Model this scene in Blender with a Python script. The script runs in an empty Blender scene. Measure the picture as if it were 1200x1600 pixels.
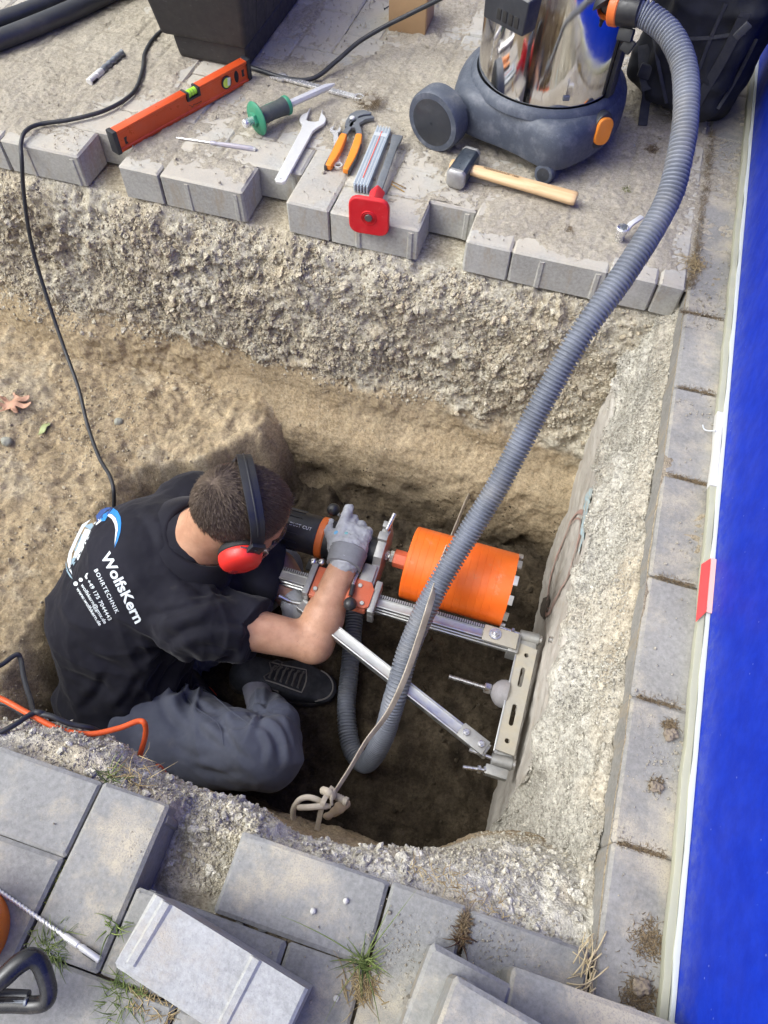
import bpy, bmesh, math, random
import numpy as np
from mathutils import Vector, Matrix
from mathutils.bvhtree import BVHTree

random.seed(7)
rng = np.random.default_rng(7)
sc = bpy.context.scene
COL = sc.collection
R = math.radians

# ------------------------------------------------------------------ camera, sky, sun, exposure
CAM_POS = Vector((0.0, 0.0, 1.05))
PITCH, YAW, ROLL, FPX = R(59.234), R(15.686), R(1.737), 1155.7
_f = Vector((-math.sin(YAW) * math.cos(PITCH), math.cos(YAW) * math.cos(PITCH), -math.sin(PITCH)))
_r = Vector((math.cos(YAW), math.sin(YAW), 0.0))
_u = _r.cross(_f)
CR = _r * math.cos(ROLL) + _u * math.sin(ROLL)
CU = -_r * math.sin(ROLL) + _u * math.cos(ROLL)
cam_data = bpy.data.cameras.new('camera')
cam = bpy.data.objects.new('camera', cam_data)
COL.objects.link(cam)
cam_data.sensor_fit = 'VERTICAL'
cam_data.sensor_height = 36.0
cam_data.sensor_width = 27.0
cam_data.lens = 36.0 * FPX / 1600.0
cam_data.clip_start = 0.02
cam_data.clip_end = 200.0
cam.matrix_world = Matrix(((CR.x, CU.x, -_f.x, CAM_POS.x), (CR.y, CU.y, -_f.y, CAM_POS.y),
                           (CR.z, CU.z, -_f.z, CAM_POS.z), (0, 0, 0, 1)))
sc.camera = cam

SUN_EL, SUN_AZ = R(52), R(-113)          # azimuth measured from +Y towards +X
world = bpy.data.worlds.new('World')
sc.world = world
world.use_nodes = True
wn = world.node_tree
bg = wn.nodes['Background']
sky = wn.nodes.new('ShaderNodeTexSky')
sky.sky_type = 'NISHITA'
sky.sun_disc = False
sky.sun_elevation = SUN_EL
sky.sun_rotation = SUN_AZ
sky.air_density = 1.0
sky.dust_density = 6.0
sky.ozone_density = 0.6
hs = wn.nodes.new('ShaderNodeHueSaturation')               # thin high cloud: a paler sky
hs.inputs['Saturation'].default_value = 0.0
wn.links.new(sky.outputs[0], hs.inputs['Color'])
wn.links.new(hs.outputs[0], bg.inputs[0])
bg.inputs[1].default_value = 0.15
sun_data = bpy.data.lights.new('sun', 'SUN')
sun = bpy.data.objects.new('sun', sun_data)
COL.objects.link(sun)
sun_data.energy = 0.85
sun_data.angle = R(60)
sun_data.color = (1.0, 0.975, 0.89)
_sd = Vector((math.sin(SUN_AZ) * math.cos(SUN_EL), math.cos(SUN_AZ) * math.cos(SUN_EL), math.sin(SUN_EL)))
sun.rotation_euler = (-_sd).to_track_quat('-Z', 'Y').to_euler()
sun.location = _sd * 6
sc.view_settings.view_transform = 'Standard'
sc.view_settings.look = 'None'
sc.view_settings.gamma = 1.0
sc.view_settings.use_curve_mapping = False
sc.view_settings.exposure = 0.71
sc.cycles.max_bounces = 8
sc.cycles.diffuse_bounces = 3
sc.cycles.use_denoising = True
sc.cycles.use_adaptive_sampling = False
sc.cycles.sampling_pattern = 'BLUE_NOISE'
sc.cycles.sample_clamp_indirect = 2.0

# ------------------------------------------------------------------ helpers
def at(px, py, z=0.0):
    """point of the place at height z that the photograph shows at (px, py)"""
    d = _f + CR * ((px - 600) / FPX) - CU * ((py - 800) / FPX)
    t = (z - CAM_POS.z) / d.z
    return CAM_POS + d * t

def ray(px, py):
    return (_f + CR * ((px - 600) / FPX) - CU * ((py - 800) / FPX)).normalized()

def _hash(ix, iy, iz, seed):
    h = (ix.astype(np.uint32) * np.uint32(374761393) + iy.astype(np.uint32) * np.uint32(668265263)
         + iz.astype(np.uint32) * np.uint32(2147483647) + np.uint32((seed * 974711 + 12345) & 0xffffffff))
    h = (h ^ (h >> np.uint32(13))) * np.uint32(1274126177)
    h = (h ^ (h >> np.uint32(16))) * np.uint32(2246822519)
    return (h ^ (h >> np.uint32(15))).astype(np.float32) / np.float32(4294967295.0)

def vnoise(p, seed=0):
    p = np.asarray(p, np.float32)
    i = np.floor(p).astype(np.int64); f = p - i
    w = f * f * f * (f * (f * 6 - 15) + 10)
    out = np.zeros(len(p), np.float32)
    for dx in (0, 1):
        wx = w[:, 0] if dx else 1 - w[:, 0]
        for dy in (0, 1):
            wy = w[:, 1] if dy else 1 - w[:, 1]
            for dz in (0, 1):
                wz = w[:, 2] if dz else 1 - w[:, 2]
                out += wx * wy * wz * _hash(i[:, 0] + dx, i[:, 1] + dy, i[:, 2] + dz, seed)
    return out * 2 - 1

def fbm(p, octs=4, seed=0, gain=0.5):
    p = np.asarray(p, np.float32); a = 1.0; s = 0
    for o in range(octs):
        s = s + a * vnoise(p * (2.03 ** o) + 17.3 * o, seed + o); a *= gain
    return s

def worley(p, seed=0):
    """distance to nearest feature point, and a random value of that point's cell"""
    p = np.asarray(p, np.float32)
    i = np.floor(p).astype(np.int64)
    best = np.full(len(p), 9.0, np.float32); bid = np.zeros(len(p), np.float32)
    for dx in (-1, 0, 1):
        for dy in (-1, 0, 1):
            for dz in (-1, 0, 1):
                cx, cy, cz = i[:, 0] + dx, i[:, 1] + dy, i[:, 2] + dz
                q = np.stack([cx + _hash(cx, cy, cz, seed), cy + _hash(cx, cy, cz, seed + 1), cz + _hash(cx, cy, cz, seed + 2)], 1)
                d = ((q - p) ** 2).sum(1)
                m = d < best
                best = np.where(m, d, best); bid = np.where(m, _hash(cx, cy, cz, seed + 3), bid)
    return np.sqrt(best), bid

def sstep(a, b, x):
    t = np.clip((np.asarray(x, np.float64) - a) / (b - a), 0, 1)
    return t * t * (3 - 2 * t)

def tag(o, label=None, cat=None, group=None, kind=None):
    if label: o['label'] = label
    if cat: o['category'] = cat
    if group: o['group'] = group
    if kind: o['kind'] = kind
    return o

def thing(name, label, cat, loc=(0, 0, 0), rot=(0, 0, 0), group=None):
    o = bpy.data.objects.new(name, None)
    o.empty_display_size = 0.05
    COL.objects.link(o)
    o.location = loc
    o.rotation_euler = rot
    return tag(o, label, cat, group)

def link(name, mesh, mat=None, parent=None):
    o = bpy.data.objects.new(name, mesh)
    COL.objects.link(o)
    if mat is not None:
        for m in (mat if isinstance(mat, (list, tuple)) else [mat]):
            mesh.materials.append(m)
    if parent is not None:
        o.parent = parent
    return o

def copy_tree(o, parent=None):
    c = o.copy(); COL.objects.link(c)
    if parent is not None: c.parent = parent
    for ch in list(o.children): copy_tree(ch, c)
    return c

def np_mesh(name, V, F, smooth=True, attrs=None, recalc=False, sharp=None):
    """mesh out of numpy verts and a quad (n,4) or triangle (n,3) index array"""
    me = bpy.data.meshes.new(name)
    V = np.ascontiguousarray(V, np.float32); F = np.ascontiguousarray(F, np.int32)
    k = F.shape[1]
    me.vertices.add(len(V)); me.vertices.foreach_set('co', V.ravel())
    me.loops.add(F.size); me.loops.foreach_set('vertex_index', F.ravel())
    me.polygons.add(len(F))
    me.polygons.foreach_set('loop_start', np.arange(0, F.size, k, dtype=np.int32))
    me.polygons.foreach_set('loop_total', np.full(len(F), k, np.int32))
    me.polygons.foreach_set('use_smooth', np.full(len(F), smooth, bool))
    for an, av in (attrs or {}).items():
        a = me.attributes.new(an, 'FLOAT', 'POINT'); a.data.foreach_set('value', np.ascontiguousarray(av, np.float32))
    me.update(calc_edges=True); me.validate()
    if sharp: me.set_sharp_from_angle(angle=R(sharp))
    return me

def grid_faces(nu, nv):
    i = np.arange(nu * nv).reshape(nu, nv)
    return np.stack([i[:-1, :-1], i[1:, :-1], i[1:, 1:], i[:-1, 1:]], -1).reshape(-1, 4)

def grid_normals(P):
    du = np.gradient(P, axis=0); dv = np.gradient(P, axis=1)
    n = np.cross(du, dv); n /= np.linalg.norm(n, axis=-1, keepdims=True) + 1e-12
    return n

def frame(o, x=(1, 0, 0), z=(0, 0, 1)):
    z = Vector(z).normalized(); x = Vector(x); x = (x - z * x.dot(z)).normalized(); y = z.cross(x); o = Vector(o)
    return Matrix(((x.x, y.x, z.x, o.x), (x.y, y.y, z.y, o.y), (x.z, y.z, z.z, o.z), (0, 0, 0, 1)))

class MB:
    """collects shapes; build() links them as one mesh object"""
    def __init__(s, M=None):
        s.v = []; s.f = []; s.mi = []; s.M = M or Matrix.Identity(4); s.m = 0
    def add(s, vs, fs):
        n = len(s.v)
        s.v += [s.M @ Vector(p) for p in vs]
        s.f += [[n + i for i in f] for f in fs]; s.mi += [s.m] * len(fs)
        return s
    def box(s, c, size, F=None, taper=1.0):
        x, y, z = (q / 2 for q in size); t = taper
        vs = [(-x, -y, -z), (x, -y, -z), (x, y, -z), (-x, y, -z), (-x * t, -y * t, z), (x * t, -y * t, z), (x * t, y * t, z), (-x * t, y * t, z)]
        vs = [(F @ Vector(p) if F else Vector(p)) + Vector(c) for p in vs]
        return s.add(vs, [(0, 3, 2, 1), (4, 5, 6, 7), (0, 1, 5, 4), (1, 2, 6, 5), (2, 3, 7, 6), (3, 0, 4, 7)])
    def lathe(s, prof, F, n=24, caps=True, a0=0.0, a1=2 * math.pi):
        vs = []; fs = []; full = abs(a1 - a0 - 2 * math.pi) < 1e-6; m = n if full else n + 1
        for r, z in prof:
            for i in range(m):
                a = a0 + (a1 - a0) * i / n
                vs.append(F @ Vector((r * math.cos(a), r * math.sin(a), z)))
        for j in range(len(prof) - 1):
            for i in range(n):
                k = (i + 1) % m
                fs.append((j * m + i, j * m + k, (j + 1) * m + k, (j + 1) * m + i))
        if caps and full:
            fs.append(tuple(range(m - 1, -1, -1))); fs.append(tuple((len(prof) - 1) * m + i for i in range(m)))
        return s.add(vs, fs)
    def cyl(s, p0, p1, r0, r1=None, n=16, ch=0.0):
        p0, p1 = Vector(p0), Vector(p1); d = p1 - p0; L = d.length
        if r1 is None: r1 = r0
        F = frame(p0, (1, 0, 0) if abs(d.normalized().x) < 0.9 else (0, 1, 0), d)
        pr = [(r0, 0), (r1, L)] if ch <= 0 else [(r0 - ch, 0), (r0, ch), (r1, L - ch), (r1 - ch, L)]
        return s.lathe(pr, F, n)
    def tube(s, pts, r, n=8, closed=False):
        pts = [Vector(p) for p in pts]; N = len(pts); rr = r if isinstance(r, (list, tuple)) else [r] * N
        vs = []; fs = []; up = None
        for i, p in enumerate(pts):
            t = (pts[(i + 1) % N if closed else min(i + 1, N - 1)] - pts[(i - 1) % N if closed else max(i - 1, 0)]).normalized()
            if up is None: up = t.orthogonal().normalized()
            up = (up - t * up.dot(t)).normalized(); b = t.cross(up)
            for k in range(n):
                a = 2 * math.pi * k / n
                vs.append(p + (up * math.cos(a) + b * math.sin(a)) * rr[i])
        for i in range(N if closed else N - 1):
            j = (i + 1) % N
            for k in range(n):
                l = (k + 1) % n
                fs.append((i * n + k, i * n + l, j * n + l, j * n + k))
        if not closed:
            fs.append(tuple(range(n - 1, -1, -1))); fs.append(tuple((N - 1) * n + k for k in range(n)))
        return s.add(vs, fs)
    def ribbon(s, pts, ws, nrm, th):
        """flat band along pts, width ws, thickness th"""
        pts = [Vector(p) for p in pts]; N = len(pts); vs = []; fs = []
        for i, p in enumerate(pts):
            t = (pts[min(i + 1, N - 1)] - pts[max(i - 1, 0)]).normalized()
            nn = Vector(nrm[i]) if isinstance(nrm, list) else Vector(nrm)
            b = t.cross(nn).normalized(); nn = b.cross(t).normalized(); w = ws[i] if isinstance(ws, list) else ws
            vs += [p - b * w / 2 - nn * th / 2, p + b * w / 2 - nn * th / 2, p + b * w / 2 + nn * th / 2, p - b * w / 2 + nn * th / 2]
        for i in range(N - 1):
            for k in range(4):
                l = (k + 1) % 4
                fs.append((i * 4 + k, i * 4 + l, (i + 1) * 4 + l, (i + 1) * 4 + k))
        fs += [(3, 2, 1, 0), tuple((N - 1) * 4 + k for k in range(4))]
        return s.add(vs, fs)
    def prism(s, poly, F, h):
        n = len(poly)
        vs = [F @ Vector((x, y, 0)) for x, y in poly] + [F @ Vector((x, y, h)) for x, y in poly]
        fs = [tuple(range(n - 1, -1, -1)), tuple(range(n, 2 * n))] + [(i, (i + 1) % n, n + (i + 1) % n, n + i) for i in range(n)]
        return s.add(vs, fs)
    def ball(s, c, r, sc3=(1, 1, 1), nu=12, nv=8, F=None):
        vs = []; fs = []; F = F or Matrix.Identity(3)
        F3 = F.to_3x3()
        for j in range(1, nv):
            th = math.pi * j / nv
            for i in range(nu):
                a = 2 * math.pi * i / nu
                vs.append(Vector(c) + F3 @ Vector((r * sc3[0] * math.sin(th) * math.cos(a), r * sc3[1] * math.sin(th) * math.sin(a), r * sc3[2] * math.cos(th))))
        for j in range(nv - 2):
            for i in range(nu):
                k = (i + 1) % nu
                fs.append((j * nu + i, (j + 1) * nu + i, (j + 1) * nu + k, j * nu + k))
        t = len(vs); vs += [Vector(c) + F3 @ Vector((0, 0, r * sc3[2])), Vector(c) - F3 @ Vector((0, 0, r * sc3[2]))]
        for i in range(nu):
            k = (i + 1) % nu
            fs.append((t, i, k)); fs.append((t + 1, (nv - 2) * nu + k, (nv - 2) * nu + i))
        return s.add(vs, fs)
    def mesh(s, name, sharp=35, recalc=True, bevel=0.0, seg=2):
        me = bpy.data.meshes.new(name)
        me.from_pydata([tuple(p) for p in s.v], [], s.f)
        me.polygons.foreach_set('material_index', s.mi)
        bm = bmesh.new(); bm.from_mesh(me)
        if recalc: bmesh.ops.recalc_face_normals(bm, faces=bm.faces)
        if bevel > 0:
            es = [e for e in bm.edges if len(e.link_faces) == 2 and e.calc_face_angle(0) > R(40)]
            bmesh.ops.bevel(bm, geom=es, offset=bevel, segments=seg, affect='EDGES', profile=0.6, clamp_overlap=True)
        bm.to_mesh(me); bm.free()
        me.polygons.foreach_set('use_smooth', [True] * len(me.polygons))
        me.update(); me.set_sharp_from_angle(angle=R(sharp))
        return me
    def build(s, name, mat, parent=None, sharp=35, bevel=0.0, seg=2, recalc=True):
        return link(name, s.mesh(name, sharp, recalc, bevel, seg), mat, parent)

def bez(pts, n=10):
    """smooth curve (Catmull-Rom) through pts, n steps per span"""
    P = [Vector(p) for p in pts]; P = [P[0] * 2 - P[1]] + P + [P[-1] * 2 - P[-2]]; out = []
    for i in range(1, len(P) - 2):
        for k in range(n):
            t = k / n; a, b, c, d = P[i - 1:i + 3]
            out.append(0.5 * ((2 * b) + (c - a) * t + (2 * a - 5 * b + 4 * c - d) * t * t + (3 * b - a - 3 * c + d) * t ** 3))
    out.append(P[-2])
    return out

def plate(outline, holes, th, F, name='plate', bevel=0.0):
    """flat plate with real holes: filled 2-D outline extruded to thickness th, placed by frame F (z is the thickness)"""
    cu = bpy.data.curves.new(name, 'CURVE'); cu.dimensions = '2D'; cu.fill_mode = 'BOTH'
    cu.extrude = th / 2 - bevel; cu.bevel_depth = bevel; cu.bevel_resolution = 1
    for poly in [outline] + list(holes):
        sp = cu.splines.new('POLY'); sp.points.add(len(poly) - 1); sp.use_cyclic_u = True
        for p, q in zip(sp.points, poly): p.co = (q[0], q[1], 0, 1)
    o = bpy.data.objects.new(name, cu); COL.objects.link(o)
    dg = bpy.context.evaluated_depsgraph_get(); dg.update()
    me = bpy.data.meshes.new_from_object(o.evaluated_get(dg))
    bpy.data.objects.remove(o); bpy.data.curves.remove(cu)
    me.transform(F @ Matrix.Translation((0, 0, th / 2)))
    me.polygons.foreach_set('use_smooth', [True] * len(me.polygons)); me.set_sharp_from_angle(angle=R(35))
    return me

def circle(cx, cy, r, n=16, a0=0.0):
    return [(cx + r * math.cos(a0 + 2 * math.pi * i / n), cy + r * math.sin(a0 + 2 * math.pi * i / n)) for i in range(n)]

def slot(cx, cy, L, r, n=8):
    """rounded slot along y"""
    return [(cx + r * math.cos(math.pi * i / n), cy + L / 2 + r * math.sin(math.pi * i / n)) for i in range(n + 1)] + \
           [(cx - r * math.cos(math.pi * i / n), cy - L / 2 - r * math.sin(math.pi * i / n)) for i in range(n + 1)]

def rrect(cx, cy, w, h, r, n=4):
    o = []
    for sx, sy, a in ((1, 1, 0), (-1, 1, 90), (-1, -1, 180), (1, -1, 270)):
        for i in range(n + 1):
            t = R(a + 90 * i / n); o.append((cx + sx * (w / 2 - r) + r * math.cos(t), cy + sy * (h / 2 - r) + r * math.sin(t)))
    return o

def text_mesh(txt, size, spacing=1.0, bold=0.0):
    cu = bpy.data.curves.new('text', 'FONT'); cu.body = txt; cu.size = size; cu.space_character = spacing; cu.offset = bold; cu.resolution_u = 3
    o = bpy.data.objects.new('text', cu); COL.objects.link(o)
    dg = bpy.context.evaluated_depsgraph_get(); dg.update()
    me = bpy.data.meshes.new_from_object(o.evaluated_get(dg))
    bpy.data.objects.remove(o); bpy.data.curves.remove(cu)
    return me

# ---- organic shapes: signed distance fields turned into one continuous surface
class SDF:
    def __init__(s, lo, hi, h):
        s.lo = np.array(lo, np.float32); s.h = h
        n = np.ceil((np.array(hi) - np.array(lo)) / h).astype(int) + 1
        s.ax = [s.lo[i] + h * np.arange(n[i], dtype=np.float32) for i in range(3)]
        s.F = np.full(n, 0.08, np.float32)
    def _blk(s, lo, hi):
        sl = []
        for i in range(3):
            a = int(np.clip(np.floor((lo[i] - s.lo[i]) / s.h), 0, len(s.ax[i]))); b = int(np.clip(np.ceil((hi[i] - s.lo[i]) / s.h) + 1, 0, len(s.ax[i])))
            sl.append(slice(a, b))
        X, Y, Z = np.meshgrid(*[s.ax[i][sl[i]] for i in range(3)], indexing='ij')
        return tuple(sl), X, Y, Z
    def _join(s, sl, d, k, op):
        A = s.F[sl]
        if op == 'sub':
            d = -d; h = np.clip(0.5 - 0.5 * (A - d) / k, 0, 1); s.F[sl] = A + (d - A) * h + k * h * (1 - h)
        else:
            h = np.clip(0.5 + 0.5 * (A - d) / k, 0, 1); s.F[sl] = A + (d - A) * h - k * h * (1 - h)
    def cap(s, a, b, ra, rb=None, k=0.02, op='add', sq=None):
        rb = ra if rb is None else rb
        a = np.array(a, np.float32); b = np.array(b, np.float32); m = max(ra, rb) + k + 0.03
        sl, X, Y, Z = s._blk(np.minimum(a, b) - m, np.maximum(a, b) + m)
        ab = b - a; L2 = float(ab @ ab) + 1e-9
        t = np.clip(((X - a[0]) * ab[0] + (Y - a[1]) * ab[1] + (Z - a[2]) * ab[2]) / L2, 0, 1)
        d = np.sqrt((X - a[0] - t * ab[0]) ** 2 + (Y - a[1] - t * ab[1]) ** 2 + (Z - a[2] - t * ab[2]) ** 2) - (ra + t * (rb - ra))
        s._join(sl, d, k, op); return s
    def ell(s, c, r, M=None, k=0.02, op='add'):
        c = np.array(c, np.float32); m = max(r) + k + 0.03
        sl, X, Y, Z = s._blk(c - m, c + m)
        X = X - c[0]; Y = Y - c[1]; Z = Z - c[2]
        if M is not None:
            M = np.array(M.to_3x3()); X, Y, Z = [M[0, i] * X + M[1, i] * Y + M[2, i] * Z for i in range(3)]
        k0 = np.sqrt((X / r[0]) ** 2 + (Y / r[1]) ** 2 + (Z / r[2]) ** 2); k1 = np.sqrt((X / r[0] ** 2) ** 2 + (Y / r[1] ** 2) ** 2 + (Z / r[2] ** 2) ** 2) + 1e-9
        s._join(sl, k0 * (k0 - 1) / k1, k, op); return s
    def box(s, c, half, M=None, rd=0.005, k=0.01, op='add'):
        c = np.array(c, np.float32); m = float(np.linalg.norm(half)) + k + 0.02
        sl, X, Y, Z = s._blk(c - m, c + m)
        X = X - c[0]; Y = Y - c[1]; Z = Z - c[2]
        if M is not None:
            M = np.array(M.to_3x3()); X, Y, Z = [M[0, i] * X + M[1, i] * Y + M[2, i] * Z for i in range(3)]
        qx, qy, qz = np.abs(X) - half[0] + rd, np.abs(Y) - half[1] + rd, np.abs(Z) - half[2] + rd
        d = np.sqrt(np.maximum(qx, 0) ** 2 + np.maximum(qy, 0) ** 2 + np.maximum(qz, 0) ** 2) + np.minimum(np.maximum(qx, np.maximum(qy, qz)), 0) - rd
        s._join(sl, d, k, op); return s
    def half(s, p, n, k=0.004):
        """cut away everything on the side of plane (p, n) that n points to"""
        n = np.array(Vector(n).normalized()); p = np.array(p)
        X, Y, Z = np.meshgrid(*s.ax, indexing='ij', sparse=True)
        d = (X - p[0]) * n[0] + (Y - p[1]) * n[1] + (Z - p[2]) * n[2]
        h = np.clip(0.5 - 0.5 * (s.F - d) / k, 0, 1); s.F = (s.F + (d - s.F) * h + k * h * (1 - h)).astype(np.float32); return s
    def surface(s, smooth=1):
        F = s.F; S = F < 0
        c = np.zeros(np.array(F.shape) - 1, np.int8); offs = [(a, b, d) for a in (0, 1) for b in (0, 1) for d in (0, 1)]
        n = c.shape
        for a, b, d in offs: c += S[a:a + n[0], b:b + n[1], d:d + n[2]]
        act = (c > 0) & (c < 8); idx = np.full(n, -1, np.int32); idx[act] = np.arange(act.sum())
        I = np.stack(np.nonzero(act), 1); sm = np.zeros((len(I), 3)); ct = np.zeros(len(I))
        for p in offs:
            for ax in range(3):
                if p[ax]: continue
                q = list(p); q[ax] = 1
                fa = F[I[:, 0] + p[0], I[:, 1] + p[1], I[:, 2] + p[2]]; fb = F[I[:, 0] + q[0], I[:, 1] + q[1], I[:, 2] + q[2]]
                m = (fa < 0) != (fb < 0); t = np.where(m, fa / np.where(m, fa - fb, 1), 0)
                pos = np.tile(np.array(p, float), (len(I), 1)); pos[:, ax] += t
                sm += pos * m[:, None]; ct += m
        V = (I + sm / ct[:, None]) * s.h + s.lo
        Q = []
        for ax in range(3):
            b, d = (ax + 1) % 3, (ax + 2) % 3
            lo = [slice(1, -1)] * 3; hi = [slice(1, -1)] * 3; lo[ax] = slice(0, -1); hi[ax] = slice(1, None)
            A, B = S[tuple(lo)], S[tuple(hi)]
            E = np.stack(np.nonzero(A != B), 1); ins = A[A != B]
            off = np.ones(3, int); off[ax] = 0; E = E + off
            def cell(db, dd):
                G = E.copy(); G[:, b] += db; G[:, d] += dd; return idx[G[:, 0], G[:, 1], G[:, 2]]
            q = np.stack([cell(-1, -1), cell(0, -1), cell(0, 0), cell(-1, 0)], 1)
            q[~ins] = q[~ins][:, ::-1]; Q.append(q)
        Q = np.concatenate(Q); Q = Q[(Q >= 0).all(1)]
        for _ in range(smooth):
            acc = np.zeros_like(V); cn = np.zeros(len(V))
            for a, b in ((0, 1), (1, 2), (2, 3), (3, 0)):
                np.add.at(acc, Q[:, a], V[Q[:, b]]); np.add.at(acc, Q[:, b], V[Q[:, a]]); np.add.at(cn, Q[:, a], 1); np.add.at(cn, Q[:, b], 1)
            V = V * 0.5 + 0.5 * acc / np.maximum(cn, 1)[:, None]
        return V, Q

def vert_normals(V, Q):
    n = np.cross(V[Q[:, 2]] - V[Q[:, 0]], V[Q[:, 3]] - V[Q[:, 1]]); o = np.zeros_like(V)
    for k in range(4): np.add.at(o, Q[:, k], n)
    return o / (np.linalg.norm(o, axis=1, keepdims=True) + 1e-12)

# ------------------------------------------------------------------ materials
def lin(h):
    h = h.lstrip('#'); c = [int(h[i:i + 2], 16) / 255 for i in (0, 2, 4)]
    return tuple(x / 12.92 if x <= 0.04045 else ((x + 0.055) / 1.055) ** 2.4 for x in c)

class NT:
    """small wrapper for writing node trees"""
    def __init__(s, name):
        s.mat = bpy.data.materials.new(name); s.mat.use_nodes = True; s.t = s.mat.node_tree
        s.p = s.t.nodes['Principled BSDF']; s.co = s.t.nodes.new('ShaderNodeTexCoord'); s.geo = None
    def link(s, a, b): s.t.links.new(a, b)
    def val(s, v, sock):
        if hasattr(v, 'is_linked') or isinstance(v, bpy.types.NodeSocket): s.link(v, sock)
        elif isinstance(v, (tuple, list)): sock.default_value = tuple(v) + ((1,) if len(v) == 3 and len(sock.default_value) == 4 else ())
        else: sock.default_value = v
    def pos(s):
        if s.geo is None: s.geo = s.t.nodes.new('ShaderNodeNewGeometry')
        return s.geo.outputs['Position']
    def noise(s, scale, detail=4, rough=0.55, vec=None, dist=0.0, stretch=None):
        v = vec or s.co.outputs['Object']
        if stretch:
            m = s.t.nodes.new('ShaderNodeMapping'); m.inputs['Scale'].default_value = stretch; s.link(v, m.inputs[0]); v = m.outputs[0]
        n = s.t.nodes.new('ShaderNodeTexNoise'); n.inputs['Scale'].default_value = scale; n.inputs['Detail'].default_value = detail
        n.inputs['Roughness'].default_value = rough; n.inputs['Distortion'].default_value = dist; s.link(v, n.inputs['Vector']); return n.outputs['Fac']
    def voro(s, scale, vec=None, out='Distance', feature='F1'):
        n = s.t.nodes.new('ShaderNodeTexVoronoi'); n.feature = feature; n.inputs['Scale'].default_value = scale; s.link(vec or s.co.outputs['Object'], n.inputs['Vector']); return n.outputs[out]
    def ramp(s, fac, a, b, ca=0.0, cb=1.0):
        n = s.t.nodes.new('ShaderNodeMapRange'); n.interpolation_type = 'SMOOTHSTEP'; s.val(fac, n.inputs[0])
        for i, v in zip((1, 2, 3, 4), (a, b, ca, cb)): s.val(v, n.inputs[i])
        return n.outputs[0]
    def mix(s, fac, a, b, mode='MIX'):
        n = s.t.nodes.new('ShaderNodeMix'); n.data_type = 'RGBA'; n.blend_type = mode
        s.val(fac, n.inputs[0]); s.val(a, n.inputs[6]); s.val(b, n.inputs[7]); return n.outputs[2]
    def math(s, op, a, b=0.0):
        n = s.t.nodes.new('ShaderNodeMath'); n.operation = op; s.val(a, n.inputs[0]); s.val(b, n.inputs[1]); return n.outputs[0]
    def attr(s, name):
        n = s.t.nodes.new('ShaderNodeAttribute'); n.attribute_name = name; return n.outputs['Fac']
    def objrand(s):
        n = s.t.nodes.new('ShaderNodeObjectInfo'); return n.outputs['Random']
    def bump(s, h, strength=0.3, dist=0.002):
        n = s.t.nodes.new('ShaderNodeBump'); n.inputs['Strength'].default_value = strength; n.inputs['Distance'].default_value = dist
        s.link(h, n.inputs['Height']); s.link(n.outputs[0], s.p.inputs['Normal']); return n
    def up(s):
        s.pos(); sp = s.t.nodes.new('ShaderNodeSeparateXYZ'); s.link(s.geo.outputs['Normal'], sp.inputs[0]); return sp.outputs[2]
    def set(s, col=None, rough=None, metal=None, spec=None, **k):
        if col is not None: s.val(col, s.p.inputs['Base Color'])
        if rough is not None: s.val(rough, s.p.inputs['Roughness'])
        if metal is not None: s.val(metal, s.p.inputs['Metallic'])
        if spec is not None: s.val(spec, s.p.inputs['Specular IOR Level'])
        for n, v in k.items(): s.val(v, s.p.inputs[n])
        return s.mat

DUST = (0.44, 0.38, 0.29)
def worn(name, col, rough=0.5, metal=0.0, var=0.25, scale=30, dust=0.0, bump=0.1, spec=0.5, scratch=0.0, dustcol=DUST, bscale=300):
    """general used-object finish: mottled colour, uneven gloss, dust that lies in patches, fine relief"""
    n = NT(name); f = n.noise(scale, 5, 0.6)
    c = n.mix(f, tuple(x * (1 - var) for x in col), tuple(min(1, x * (1 + var)) for x in col))
    rf = n.ramp(n.noise(scale * 2.3, 4, 0.6), 0.3, 0.7, max(0.03, rough - 0.1), min(1, rough + 0.12))
    if dust > 0:
        m = n.ramp(n.noise(scale * 0.6, 8, 0.7), 0.52 - 0.3 * dust, 0.85 - 0.2 * dust); m = n.math('MULTIPLY', m, min(0.9, dust * 1.4))
        c = n.mix(m, c, dustcol); rf = n.mix(m, rf, (0.95, 0.95, 0.95))
        if metal > 0:
            metal = n.math('MULTIPLY', n.math('SUBTRACT', 1.0, m), metal)
    if scratch > 0:
        m = n.ramp(n.noise(scale * 3, 3, 0.7, stretch=(1, 14, 3)), 0.62, 0.72); c = n.mix(n.math('MULTIPLY', m, scratch), c, tuple(min(1, x * 1.6 + 0.12) for x in col))
    n.set(c, rf, metal, spec)
    if bump > 0: n.bump(n.noise(bscale, 3, 0.6), bump, 0.001)
    return n.mat
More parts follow.
